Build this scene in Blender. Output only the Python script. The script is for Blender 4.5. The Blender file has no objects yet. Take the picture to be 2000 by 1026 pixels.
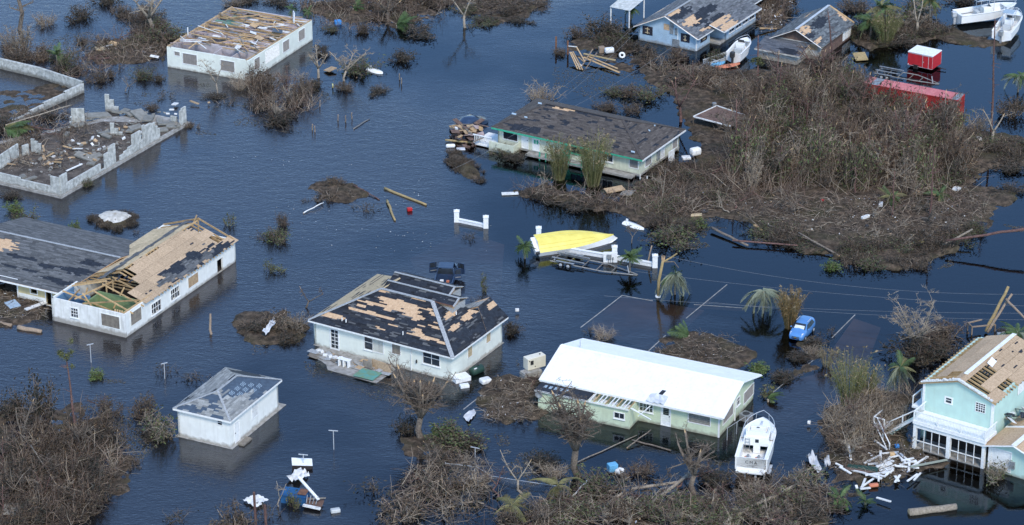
import bpy, math, random
import numpy as np
from mathutils import Vector, Matrix, noise as mnoise

# ---------------------------------------------------------------- camera, sky, sun, exposure
scene = bpy.context.scene
F_PX, CX, CY, PITCH, DIST = 6000.0, 1000.0, 513.0, math.radians(24.4), 330.0
CAM = Vector((0.0, -DIST*math.cos(PITCH), DIST*math.sin(PITCH)))
cd = bpy.data.cameras.new('camera'); cam = bpy.data.objects.new('camera', cd)
scene.collection.objects.link(cam); scene.camera = cam
cam.location = CAM; cam.rotation_euler = (math.pi/2-PITCH, 0, 0)
cd.sensor_width = 36.0; cd.lens = 36.0*F_PX/2000.0; cd.clip_start = 1.0; cd.clip_end = 9000.0

SUN_EL, SUN_AZ = math.radians(48), math.radians(163)     # azimuth clockwise from +Y (away from the camera)
world = bpy.data.worlds.new('World'); scene.world = world; world.use_nodes = True
wn = world.node_tree; wn.nodes.clear()
wo = wn.nodes.new('ShaderNodeOutputWorld'); wb = wn.nodes.new('ShaderNodeBackground'); ws = wn.nodes.new('ShaderNodeTexSky')
ws.sky_type = 'NISHITA'; ws.sun_disc = False; ws.sun_elevation = SUN_EL; ws.sun_rotation = SUN_AZ
ws.air_density = 1.25; ws.dust_density = 0.2; ws.ozone_density = 6.0
wb.inputs['Strength'].default_value = 0.15
wn.links.new(ws.outputs[0], wb.inputs['Color']); wn.links.new(wb.outputs[0], wo.inputs['Surface'])
sd = bpy.data.lights.new('sun', 'SUN'); sun = bpy.data.objects.new('sun', sd); scene.collection.objects.link(sun)
sd.energy = 1.75; sd.angle = math.radians(14); sd.color = (1.0, 0.91, 0.77)
sun_dir = Vector((math.sin(SUN_AZ)*math.cos(SUN_EL), math.cos(SUN_AZ)*math.cos(SUN_EL), math.sin(SUN_EL)))
sun.rotation_euler = sun_dir.to_track_quat('Z', 'Y').to_euler(); sun.location = sun_dir*200
vs = scene.view_settings; vs.view_transform = 'Standard'; vs.look = 'None'; vs.exposure = 0.84; vs.gamma = 1.0
vs.use_curve_mapping = False

# ---------------------------------------------------------------- photo pixel -> place on the ground
FW = Vector((0, math.cos(PITCH), -math.sin(PITCH))); UP = Vector((0, math.sin(PITCH), math.cos(PITCH)))
def ray(px, py): return Vector((1, 0, 0))*((px-CX)/F_PX) - UP*((py-CY)/F_PX) + FW
def P(px, py, z=0.0):
    d = ray(px, py); t = (z-CAM.z)/d.z; return CAM + d*t
def hgt(px, base, top, z=0.0):
    b = P(px, base, z); d = ray(px, top); t = (b.y-CAM.y)/d.y; return CAM.z + t*d.z
def scl(py): return F_PX/(P(1000, py)-CAM).dot(FW)   # photo pixels per metre there

# ---------------------------------------------------------------- object helpers
COL = scene.collection
def tag(o, label=None, cat=None, group=None, kind=None):
    if label: o['label'] = label
    if cat: o['category'] = cat
    if group: o['group'] = group
    if kind: o['kind'] = kind
    return o
def empty(name, loc=(0, 0, 0), rz=0.0, label=None, cat=None, group=None):
    o = bpy.data.objects.new(name, None); COL.objects.link(o); o.empty_display_size = 0.3
    o.location = loc; o.rotation_euler = (0, 0, rz); return tag(o, label, cat, group)
def link_mesh(name, me, parent=None, loc=None, rot=None):
    o = bpy.data.objects.new(name, me); COL.objects.link(o); o.parent = parent
    if loc is not None: o.location = loc
    if rot is not None: o.rotation_euler = rot
    return o
def copy_tree(o, parent=None):
    c = o.copy(); COL.objects.link(c); c.parent = parent
    for ch in list(o.children): copy_tree(ch, c)
    return c

class MB:
    def __init__(s): s.v = []; s.f = []; s.c = []; s.m = []
    def add(s, vs, fs, col=None, m=0):
        b = len(s.v); s.v += [tuple(p) for p in vs]
        for f in fs: s.f.append([i+b for i in f]); s.c.append(col); s.m.append(m)
        return s
    def obox(s, o, a, b, c, col=None, m=0):
        o, a, b, c = Vector(o), Vector(a), Vector(b), Vector(c)
        if a.cross(b).dot(c) < 0: a, b = b, a
        return s.add([o, o+a, o+a+b, o+b, o+c, o+a+c, o+a+b+c, o+b+c],
              [(0, 3, 2, 1), (4, 5, 6, 7), (0, 1, 5, 4), (1, 2, 6, 5), (2, 3, 7, 6), (3, 0, 4, 7)], col, m)
    def box(s, x0, x1, y0, y1, z0, z1, col=None, m=0):
        return s.obox((x0, y0, z0), (x1-x0, 0, 0), (0, y1-y0, 0), (0, 0, z1-z0), col, m)
    def beam(s, p, q, w=0.1, h=0.05, up=(0, 0, 1), col=None, m=0):
        p, q = Vector(p), Vector(q); d = q-p; u = Vector(up)
        sd_ = d.cross(u)
        if sd_.length < 1e-5: sd_ = d.cross(Vector((1, 0, 0.1)))
        sd_.normalize(); u2 = sd_.cross(d).normalized()
        return s.obox(p-sd_*w/2-u2*h/2, d, sd_*w, u2*h, col, m)
    def tube(s, pts, rad, n=6, col=None, m=0, cap=True):
        pts = [Vector(p) for p in pts]
        if not hasattr(rad, '__len__'): rad = [rad]*len(pts)
        b = len(s.v); x = None
        for i, p in enumerate(pts):
            d = (pts[min(i+1, len(pts)-1)]-pts[max(i-1, 0)])
            d = d.normalized() if d.length > 1e-9 else Vector((0, 0, 1))
            if x is None: x = d.orthogonal().normalized()
            x = (x-d*x.dot(d)); x = x.normalized() if x.length > 1e-6 else d.orthogonal().normalized()
            y = d.cross(x)
            for k in range(n):
                a = 2*math.pi*k/n; s.v.append(tuple(p+(x*math.cos(a)+y*math.sin(a))*rad[i]))
        for i in range(len(pts)-1):
            for k in range(n):
                k2 = (k+1) % n; s.f.append([b+i*n+k, b+i*n+k2, b+(i+1)*n+k2, b+(i+1)*n+k]); s.c.append(col); s.m.append(m)
        if cap:
            s.f.append([b+k for k in range(n)][::-1]); s.c.append(col); s.m.append(m)
            s.f.append([b+(len(pts)-1)*n+k for k in range(n)]); s.c.append(col); s.m.append(m)
        return s
    def prism(s, poly, ext, col=None, m=0):
        poly = [Vector(p) for p in poly]; e = Vector(ext); n = len(poly)
        nn = Vector((0, 0, 0))
        for i in range(n): nn += poly[i].cross(poly[(i+1) % n])
        if nn.dot(e) < 0: poly = poly[::-1]
        fs = [list(range(n))[::-1], [i+n for i in range(n)]]
        for i in range(n): j = (i+1) % n; fs.append([i, j, j+n, i+n])
        return s.add(poly+[p+e for p in poly], fs, col, m)
    def mesh(s, name, mats, smooth=False):
        me = bpy.data.meshes.new(name); me.from_pydata(s.v, [], s.f)
        for mt in (mats if isinstance(mats, (list, tuple)) else [mats]): me.materials.append(M[mt] if isinstance(mt, str) else mt)
        if any(s.m): me.polygons.foreach_set('material_index', s.m)
        if any(c is not None for c in s.c):
            at = me.color_attributes.new('Col', 'FLOAT_COLOR', 'CORNER'); buf = []
            for f, c in zip(s.f, s.c):
                c = c or (1, 1, 1); buf += [c[0], c[1], c[2], 1.0]*len(f)
            at.data.foreach_set('color', buf)
        if smooth: me.polygons.foreach_set('use_smooth', [True]*len(me.polygons))
        me.update(); return me
    def build(s, name, mats, parent=None, smooth=False, bevel=0, kind=None):
        o = link_mesh(name, s.mesh(name, mats, smooth), parent)
        if bevel:
            b = o.modifiers.new('bevel', 'BEVEL'); b.width = bevel; b.segments = 2; b.limit_method = 'ANGLE'
        if kind: o['kind'] = kind
        return o

# ---------------------------------------------------------------- procedural materials
M = {}
def mat(name, c1, c2=None, scale=3.0, rough=0.75, bump=0.0, metal=0.0, rnd=0.0, attr=False, spec=0.3, contrast=(0.35, 0.65),
        stretch=(1, 1, 1), detail=5.0, speck=None, grime=None, streak=None):
    m = bpy.data.materials.new(name); m.use_nodes = True; nt = m.node_tree; N = nt.nodes; L = nt.links; N.clear()
    out = N.new('ShaderNodeOutputMaterial'); b = N.new('ShaderNodeBsdfPrincipled'); L.new(b.outputs[0], out.inputs[0])
    b.inputs['Roughness'].default_value = rough; b.inputs['Metallic'].default_value = metal
    b.inputs['Specular IOR Level'].default_value = spec
    tc = N.new('ShaderNodeTexCoord'); mp = N.new('ShaderNodeMapping'); L.new(tc.outputs['Object'], mp.inputs[0])
    mp.inputs['Scale'].default_value = stretch
    no = N.new('ShaderNodeTexNoise'); no.inputs['Scale'].default_value = scale; no.inputs['Detail'].default_value = detail
    L.new(mp.outputs[0], no.inputs['Vector'])
    rp = N.new('ShaderNodeValToRGB'); rp.color_ramp.elements[0].position = contrast[0]; rp.color_ramp.elements[1].position = contrast[1]
    c2 = c2 or tuple(x*0.8 for x in c1)
    rp.color_ramp.elements[0].color = (*c2, 1); rp.color_ramp.elements[1].color = (*c1, 1)
    L.new(no.outputs[0], rp.inputs[0]); cur = rp.outputs[0]
    def mul(a, bb, fac=1.0, mode='MULTIPLY'):
        mx = N.new('ShaderNodeMix'); mx.data_type = 'RGBA'; mx.blend_type = mode
        if isinstance(fac, float): mx.inputs[0].default_value = fac
        else: L.new(fac, mx.inputs[0])
        L.new(a, mx.inputs[6])
        if isinstance(bb, tuple): mx.inputs[7].default_value = (*bb, 1)
        else: L.new(bb, mx.inputs[7])
        return mx.outputs[2]
    def ramp(src, p0, p1, a=0.0, bb=1.0):
        r = N.new('ShaderNodeMapRange'); r.inputs[1].default_value = p0; r.inputs[2].default_value = p1
        r.inputs[3].default_value = a; r.inputs[4].default_value = bb; L.new(src, r.inputs[0]); return r.outputs[0]
    if attr:
        a = N.new('ShaderNodeAttribute'); a.attribute_name = 'Col'; cur = mul(cur, a.outputs['Color'])
    if speck:   # (colour, scale, threshold)
        n2 = N.new('ShaderNodeTexNoise'); n2.inputs['Scale'].default_value = speck[1]; n2.inputs['Detail'].default_value = 2
        L.new(tc.outputs['Object'], n2.inputs['Vector']); cur = mul(cur, speck[0], ramp(n2.outputs[0], speck[2], speck[2]+0.04), 'MIX')
    if streak:  # runs of dirt down a wall (colour, amount)
        ms = N.new('ShaderNodeMapping'); ms.inputs['Scale'].default_value = (3.0, 3.0, 0.35); L.new(tc.outputs['Object'], ms.inputs[0])
        n3 = N.new('ShaderNodeTexNoise'); n3.inputs['Scale'].default_value = 1.2; n3.inputs['Detail'].default_value = 6; L.new(ms.outputs[0], n3.inputs['Vector'])
        cur = mul(cur, streak[0], ramp(n3.outputs[0], 0.5, 0.85, 0.0, streak[1]), 'MIX')
    if grime:   # tide mark left by the flood (colour, top height)
        sx = N.new('ShaderNodeSeparateXYZ'); L.new(tc.outputs['Object'], sx.inputs[0])
        n4 = N.new('ShaderNodeTexNoise'); n4.inputs['Scale'].default_value = 2.0; n4.inputs['Detail'].default_value = 6; L.new(tc.outputs['Object'], n4.inputs['Vector'])
        ad = N.new('ShaderNodeMath'); ad.operation = 'MULTIPLY_ADD'; L.new(n4.outputs[0], ad.inputs[0]); ad.inputs[1].default_value = -0.7; L.new(sx.outputs[2], ad.inputs[2])
        cur = mul(cur, grime[0], ramp(ad.outputs[0], grime[1]-0.70, grime[1]-0.36, 0.72, 0.0), 'MIX')
    if rnd:
        oi = N.new('ShaderNodeObjectInfo'); hs = N.new('ShaderNodeHueSaturation')
        L.new(ramp(oi.outputs['Random'], 0, 1, 1-rnd, 1+rnd), hs.inputs['Value']); L.new(cur, hs.inputs['Color']); cur = hs.outputs[0]
    L.new(cur, b.inputs['Base Color'])
    if bump:
        bm_ = N.new('ShaderNodeBump'); bm_.inputs['Strength'].default_value = bump; bm_.inputs['Distance'].default_value = 0.05
        L.new(no.outputs[0], bm_.inputs['Height']); L.new(bm_.outputs[0], b.inputs['Normal'])
    M[name] = m; return m

DIRT = (0.20, 0.17, 0.13)
mat('white_wall', (0.80, 0.81, 0.77), (0.73, 0.74, 0.70), 1.5, 0.7, grime=(DIRT, 0.42), streak=((0.45, 0.42, 0.36), 0.25))
mat('stained_wall', (0.80, 0.80, 0.77), (0.66, 0.66, 0.62), 1.5, 0.7, grime=(DIRT, 0.7), streak=((0.30, 0.28, 0.25), 0.6))
mat('mint_wall', (0.76, 0.79, 0.71), (0.68, 0.71, 0.64), 1.2, 0.7, grime=(DIRT, 0.35), streak=((0.45, 0.44, 0.36), 0.2))
mat('lime_wall', (0.61, 0.69, 0.50), (0.54, 0.61, 0.44), 1.2, 0.7, grime=(DIRT, 0.4), streak=((0.4, 0.4, 0.3), 0.3))
mat('cream_wall', (0.66, 0.68, 0.54), (0.55, 0.57, 0.45), 1.2, 0.7, grime=(DIRT, 0.6), streak=((0.35, 0.33, 0.25), 0.5))
mat('blue_wall', (0.40, 0.53, 0.64), (0.35, 0.47, 0.57), 1.2, 0.7, grime=(DIRT, 0.4), streak=((0.3, 0.3, 0.28), 0.25))
mat('teal_wall', (0.48, 0.66, 0.59), (0.43, 0.59, 0.53), 1.0, 0.75, grime=(DIRT, 0.4), streak=((0.35, 0.36, 0.3), 0.2))
mat('yellow_wall', (0.62, 0.51, 0.27), (0.54, 0.45, 0.25), 1.2, 0.75, grime=(DIRT, 0.5), streak=((0.3, 0.27, 0.2), 0.5))
mat('old_white_wall', (0.62, 0.62, 0.58), (0.38, 0.37, 0.34), 1.6, 0.8, grime=(DIRT, 0.7), streak=((0.22, 0.2, 0.17), 0.7))
mat('white_trim', (0.82, 0.83, 0.82), (0.70, 0.71, 0.70), 4, 0.6)
mat('inner_wall', (0.55, 0.50, 0.52), (0.42, 0.38, 0.38), 1.5, 0.85)
mat('green_room', (0.21, 0.29, 0.14), (0.16, 0.23, 0.11), 1.5, 0.85)
mat('blue_room', (0.14, 0.26, 0.40), (0.11, 0.21, 0.33), 1.5, 0.85)
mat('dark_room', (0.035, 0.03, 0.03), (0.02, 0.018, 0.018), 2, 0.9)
mat('green_trim', (0.06, 0.42, 0.27), (0.05, 0.34, 0.22), 3, 0.6)
mat('glass', (0.035, 0.045, 0.06), (0.02, 0.025, 0.03), 1.0, 0.06, spec=0.6)
mat('shutter', (0.30, 0.29, 0.28), (0.20, 0.19, 0.19), 5, 0.6, stretch=(4, 4, 0.4))
mat('black_shutter', (0.035, 0.035, 0.05), (0.02, 0.02, 0.03), 5, 0.6)
mat('board', (0.50, 0.36, 0.22), (0.36, 0.25, 0.15), 3, 0.85, rnd=0.15)
mat('grey_board', (0.24, 0.21, 0.17), (0.16, 0.14, 0.12), 3, 0.85, rnd=0.15)
mat('osb', (0.52, 0.38, 0.25), (0.38, 0.27, 0.17), 6, 0.85, rnd=0.10, speck=((0.28, 0.20, 0.13), 14, 0.62), bump=0.1)
mat('osb_orange', (0.60, 0.41, 0.25), (0.46, 0.30, 0.18), 4, 0.85, speck=((0.62, 0.46, 0.32), 10, 0.6))
mat('osb_pale', (0.60, 0.47, 0.30), (0.46, 0.36, 0.22), 3, 0.85, rnd=0.1, speck=((0.35, 0.27, 0.17), 9, 0.6))
mat('felt', (0.028, 0.033, 0.044), (0.015, 0.018, 0.025), 3, 0.7, bump=0.15, speck=((.30, .32, .35), 7, 0.71))
mat('felt_print', (0.07, 0.10, 0.14), (0.05, 0.07, 0.10), 3, 0.6)
mat('print', (0.36, 0.46, 0.54), (0.28, 0.37, 0.45), 6, 0.6)
mat('shingle', (1.0, 1.0, 1.0), (0.72, 0.72, 0.72), 14, 0.9, attr=True, bump=0.25, spec=0.2)
mat('flash', (0.42, 0.44, 0.45), (0.24, 0.25, 0.26), 9, 0.7)
mat('white_roof', (0.86, 0.87, 0.85), (0.80, 0.81, 0.79), 0.8, 0.55, streak=((0.5, 0.5, 0.47), 0.35))
mat('lumber', (0.50, 0.34, 0.18), (0.36, 0.24, 0.12), 3, 0.85, rnd=0.28)
mat('pink_panel', (0.42, 0.33, 0.31), (0.30, 0.23, 0.22), 2, 0.9, rnd=0.15)
mat('green_panel', (0.16, 0.30, 0.24), (0.12, 0.23, 0.18), 2, 0.9)
mat('white_plank', (0.80, 0.81, 0.80), (0.60, 0.60, 0.58), 4, 0.7, rnd=0.1)
mat('block', (0.58, 0.59, 0.56), (0.34, 0.35, 0.33), 2.2, 0.9, bump=0.4, grime=((0.12, 0.11, 0.09), 0.55), streak=((0.16, 0.16, 0.14), 0.55), rnd=0.08)
mat('block_joint', (0.16, 0.16, 0.15), (0.10, 0.10, 0.09), 5, 0.95)
mat('concrete', (0.36, 0.35, 0.33), (0.22, 0.21, 0.19), 2, 0.9, bump=0.2, rnd=0.1)
mat('slab_under', (0.55, 0.40, 0.32), (0.30, 0.21, 0.17), 0.25, 0.9)
mat('dirt_floor', (0.13, 0.108, 0.09), (0.05, 0.042, 0.036), 1.1, 0.95, bump=0.5, speck=((.28, .27, .25), 5, 0.66))
mat('sand', (0.62, 0.60, 0.55), (0.40, 0.38, 0.33), 2, 0.95, bump=0.3)
mat('bark', (0.20, 0.165, 0.13), (0.10, 0.08, 0.065), 7, 0.95, rnd=0.25, bump=0.4)
mat('red_bark', (0.17, 0.10, 0.085), (0.09, 0.05, 0.045), 5, 0.95, rnd=0.2)
mat('pale_bark', (0.34, 0.29, 0.23), (0.19, 0.16, 0.125), 6, 0.95, rnd=0.2, bump=0.3)
mat('raw_wood', (0.60, 0.42, 0.24), (0.48, 0.32, 0.17), 6, 0.85)
mat('twig', (1, 1, 1), (0.7, 0.7, 0.7), 5, 0.95, attr=True, rnd=0.18)
mat('leaf', (1, 1, 1), (0.6, 0.6, 0.6), 2, 0.8, attr=True, rnd=0.2)
mat('palm_leaf', (0.075, 0.12, 0.04), (0.045, 0.08, 0.028), 2, 0.6, rnd=0.2)
mat('palm_dry', (0.20, 0.19, 0.08), (0.13, 0.12, 0.06), 2, 0.8, rnd=0.2)
mat('palm_grey', (0.24, 0.27, 0.20), (0.17, 0.19, 0.13), 2, 0.8, rnd=0.2)
mat('red_paint', (0.50, 0.028, 0.035), (0.42, 0.022, 0.03), 2, 0.45)
mat('red_box', (0.62, 0.22, 0.22), (0.50, 0.15, 0.155), 1.2, 0.6, streak=((0.2, 0.07, 0.06), 0.4))
mat('red_side', (0.40, 0.035, 0.035), (0.28, 0.025, 0.025), 1.2, 0.6, streak=((0.14, 0.04, 0.04), 0.5))
mat('grey_metal', (0.36, 0.38, 0.39), (0.22, 0.23, 0.24), 3, 0.5, metal=0.4)
mat('galv', (0.62, 0.64, 0.66), (0.48, 0.50, 0.52), 3, 0.45, metal=0.3)
mat('dark_metal', (0.05, 0.05, 0.055), (0.03, 0.03, 0.03), 3, 0.5)
mat('gel_white', (0.84, 0.84, 0.82), (0.78, 0.78, 0.76), 1.5, 0.3, spec=0.5)
mat('gel_grey', (0.50, 0.52, 0.52), (0.40, 0.42, 0.42), 1.5, 0.5)
mat('hull_yellow', (0.78, 0.67, 0.17), (0.70, 0.59, 0.13), 1.2, 0.35, spec=0.5)
mat('antifoul_blue', (0.03, 0.13, 0.20), (0.02, 0.09, 0.15), 2, 0.6)
mat('car_blue', (0.10, 0.27, 0.58), (0.09, 0.24, 0.53), 1, 0.25, spec=0.5)
mat('truck_blue', (0.03, 0.055, 0.11), (0.025, 0.045, 0.09), 1, 0.22, spec=0.6)
mat('rubber', (0.02, 0.02, 0.02), (0.015, 0.015, 0.015), 5, 0.9)
mat('cream_metal', (0.74, 0.70, 0.58), (0.66, 0.62, 0.51), 2, 0.5)
mat('green_plastic', (0.03, 0.07, 0.05), (0.02, 0.05, 0.04), 2, 0.5)
mat('blue_metal', (0.02, 0.10, 0.24), (0.015, 0.07, 0.18), 2, 0.5)
mat('blue_plastic', (0.05, 0.25, 0.60), (0.04, 0.2, 0.5), 2, 0.5)
mat('orange_plastic', (0.60, 0.22, 0.12), (0.5, 0.17, 0.1), 2, 0.5)
mat('light_blue_plastic', (0.15, 0.42, 0.65), (0.12, 0.36, 0.58), 2, 0.5)
mat('lamp_glass', (0.75, 0.78, 0.8), (0.6, 0.63, 0.65), 2, 0.1, spec=0.6)
mat('gold', (0.60, 0.40, 0.08), (0.5, 0.33, 0.06), 2, 0.35, metal=0.5)
mat('tail_red', (0.45, 0.02, 0.02), (0.35, 0.015, 0.015), 2, 0.3)
mat('teal_tarp', (0.10, 0.30, 0.27), (0.16, 0.24, 0.14), 1.6, 0.8)
mat('plastic_sheet', (0.66, 0.68, 0.70), (0.50, 0.52, 0.55), 1.4, 0.35, rnd=0.1)
mat('pole_wood', (0.33, 0.25, 0.18), (0.20, 0.15, 0.11), 4, 0.9, stretch=(4, 4, 0.5), rnd=0.2)
mat('pole_gold', (0.40, 0.30, 0.15), (0.28, 0.21, 0.10), 4, 0.9, rnd=0.1)
mat('wire', (0.22, 0.23, 0.25), (0.18, 0.19, 0.2), 1, 0.6)
mat('litter', (1, 1, 1), (0.9, 0.9, 0.9), 3, 0.7, attr=True)
mat('rust', (0.20, 0.10, 0.06), (0.12, 0.06, 0.04), 3, 0.9)
mat('brown_deck', (0.17, 0.115, 0.09), (0.11, 0.07, 0.06), 2, 0.9, bump=0.2)
mat('brown_ridge', (0.085, 0.075, 0.07), (0.06, 0.053, 0.05), 6, 0.9)
mat('corrugated', (0.60, 0.62, 0.60), (0.42, 0.44, 0.42), 2, 0.6, streak=((0.25, 0.24, 0.2), 0.5))

# ground: wet mud, leaf litter, flattened grass
def ground_material():
    m = bpy.data.materials.new('mud'); m.use_nodes = True; nt = m.node_tree; N = nt.nodes; L = nt.links
    b = N['Principled BSDF']; b.inputs['Roughness'].default_value = 0.92; b.inputs['Specular IOR Level'].default_value = 0.15
    tc = N.new('ShaderNodeTexCoord')
    def nz(s, d=6): n = N.new('ShaderNodeTexNoise'); n.inputs['Scale'].default_value = s; n.inputs['Detail'].default_value = d; L.new(tc.outputs['Object'], n.inputs['Vector']); return n
    a, c, e = nz(0.25), nz(1.6, 8), nz(9, 3)
    r = N.new('ShaderNodeValToRGB'); el = r.color_ramp.elements
    el[0].position = 0.32; el[0].color = (0.0286, 0.0228, 0.0173, 1); el[1].position = 0.7; el[1].color = (0.137, 0.102, 0.0734, 1)
    x = el.new(0.5); x.color = (0.0657, 0.0496, 0.0357, 1); L.new(c.outputs[0], r.inputs[0])
    r2 = N.new('ShaderNodeValToRGB'); r2.color_ramp.elements[0].position = 0.5; r2.color_ramp.elements[1].position = 0.72
    L.new(a.outputs[0], r2.inputs[0])
    mx = N.new('ShaderNodeMix'); mx.data_type = 'RGBA'; L.new(r2.outputs[0], mx.inputs[0]); L.new(r.outputs[0], mx.inputs[6]); mx.inputs[7].default_value = (0.0517, 0.0468, 0.0246, 1)
    r3 = N.new('ShaderNodeValToRGB'); r3.color_ramp.elements[0].position = 0.62; r3.color_ramp.elements[1].position = 0.72; L.new(e.outputs[0], r3.inputs[0])
    mx2 = N.new('ShaderNodeMix'); mx2.data_type = 'RGBA'; L.new(r3.outputs[0], mx2.inputs[0]); L.new(mx.outputs[2], mx2.inputs[6]); mx2.inputs[7].default_value = (0.2147, 0.165, 0.1148, 1)
    sx = N.new('ShaderNodeSeparateXYZ'); L.new(tc.outputs['Object'], sx.inputs[0]); rz = N.new('ShaderNodeMapRange'); L.new(sx.outputs[2], rz.inputs[0])
    for i_, v_ in ((1, -0.35), (2, -0.08), (3, 1.0), (4, 0.0)): rz.inputs[i_].default_value = v_
    mx3 = N.new('ShaderNodeMix'); mx3.data_type = 'RGBA'; L.new(rz.outputs[0], mx3.inputs[0]); L.new(mx2.outputs[2], mx3.inputs[6]); mx3.inputs[7].default_value = (0.028, 0.026, 0.022, 1)   # near-black towards the flooded bed
    L.new(mx3.outputs[2], b.inputs['Base Color'])
    bp = N.new('ShaderNodeBump'); bp.inputs['Strength'].default_value = 0.9; bp.inputs['Distance'].default_value = 0.15; L.new(c.outputs[0], bp.inputs['Height']); L.new(bp.outputs[0], b.inputs['Normal'])
    M['mud'] = m
ground_material()

# flood water: clear-brown body seen through a rippled, reflecting surface
def water_material():
    m = bpy.data.materials.new('flood_water'); m.use_nodes = True; nt = m.node_tree; N = nt.nodes; L = nt.links; N.clear()
    out = N.new('ShaderNodeOutputMaterial'); mix = N.new('ShaderNodeMixShader'); fr = N.new('ShaderNodeFresnel'); fr.inputs[0].default_value = 1.62
    tr = N.new('ShaderNodeBsdfTransparent'); tr.inputs[0].default_value = (0.36, 0.33, 0.30, 1)
    gl = N.new('ShaderNodeBsdfGlossy'); gl.inputs['Color'].default_value = (0.72, 0.88, 1.0, 1)
    tc = N.new('ShaderNodeTexCoord')
    def nz(sx, sy, s, d=2.0, rot=0.0, rough=0.5):
        mp = N.new('ShaderNodeMapping'); mp.inputs['Scale'].default_value = (sx, sy, 1); mp.inputs['Rotation'].default_value = (0, 0, rot)
        L.new(tc.outputs['Object'], mp.inputs[0]); n = N.new('ShaderNodeTexNoise'); n.inputs['Scale'].default_value = s; n.inputs['Detail'].default_value = d
        n.inputs['Roughness'].default_value = rough; L.new(mp.outputs[0], n.inputs['Vector']); return n.outputs[0]
    def mr(src, a, b, c, d):
        r = N.new('ShaderNodeMapRange'); r.interpolation_type = 'SMOOTHSTEP'
        for i, v in enumerate((a, b, c, d)): r.inputs[i+1].default_value = v
        L.new(src, r.inputs[0]); return r.outputs[0]
    def math_(op, a, b):
        n = N.new('ShaderNodeMath'); n.operation = op
        for i, v in enumerate((a, b)):
            if isinstance(v, (int, float)): n.inputs[i].default_value = v
            else: L.new(v, n.inputs[i])
        return n.outputs[0]
    sx = N.new('ShaderNodeSeparateXYZ'); L.new(tc.outputs['Object'], sx.inputs[0])
    side_sheen = math_('ADD', math_('MULTIPLY', sx.outputs[0], -0.0042), math_('MULTIPLY', sx.outputs[1], -0.0008))     # ripples and painted sheen both grow towards the left
    # ripples and a painted pale sheen band up the flooded road
    pa, pb = P(560, 400), P(980, 110); dn = Vector((-(pb-pa).y, (pb-pa).x, 0)).normalized(); off = math_('ADD', math_('ADD', math_('MULTIPLY', sx.outputs[0], dn.x), math_('MULTIPLY', sx.outputs[1], dn.y)), -pa.dot(dn))
    street_sheen = mr(math_('ABSOLUTE', off, 0.0), 3.0, 16.0, 0.11, 0.0)
    ruffle_sheen = mr(math_('ADD', math_('ADD', side_sheen, street_sheen), nz(1, 1, 0.03, 4, 0.5)), 0.38, 0.66, 0.10, 1.0)         # calm lanes and ruffled patches; also drives the painted sheen
    rip = math_('ADD', nz(1.0, 1.9, 2.0, 3, 0.5), math_('MULTIPLY', nz(1.0, 2.4, 0.45, 2, 0.9), 0.9))
    h = math_('MULTIPLY', rip, ruffle_sheen)
    bp = N.new('ShaderNodeBump'); bp.inputs['Strength'].default_value = 1.0; bp.inputs['Distance'].default_value = 0.034; L.new(h, bp.inputs['Height'])
    L.new(bp.outputs[0], gl.inputs['Normal']); L.new(bp.outputs[0], fr.inputs['Normal'])
    L.new(mr(ruffle_sheen, 0, 1, 0.01, 0.045), gl.inputs['Roughness']); L.new(mr(ruffle_sheen, 0, 1, 1.45, 1.74), fr.inputs[0])  # higher index on ruffled water brightens the sheen
    tn = N.new('ShaderNodeMix'); tn.data_type = 'RGBA'; L.new(ruffle_sheen, tn.inputs[0]); tn.inputs[6].default_value = (0.72, 0.86, 1.0, 1); tn.inputs[7].default_value = (1.0, 0.95, 0.98, 1); L.new(tn.outputs[2], gl.inputs['Color'])  # greyer, brighter gloss colour paints sky sheen into ruffled water
    sheen_tint = N.new('ShaderNodeBsdfDiffuse'); sheen_tint.inputs[0].default_value = (0.125, 0.135, 0.155, 1)   # pale grey mixed in to paint sky sheen, strongest on the left
    sheen_fac = mr(math_('ADD', math_('MULTIPLY', side_sheen, 5.0), math_('MULTIPLY', nz(1, 1, 0.05, 4, 0.3), 1.6)), 0.62, 1.6, 0.0, 0.07)
    body = N.new('ShaderNodeMixShader'); L.new(sheen_fac, body.inputs[0]); L.new(tr.outputs[0], body.inputs[1]); L.new(sheen_tint.outputs[0], body.inputs[2])
    L.new(fr.outputs[0], mix.inputs[0]); L.new(body.outputs[0], mix.inputs[1]); L.new(gl.outputs[0], mix.inputs[2]); L.new(mix.outputs[0], out.inputs[0])
    M['water'] = m
water_material()
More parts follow.
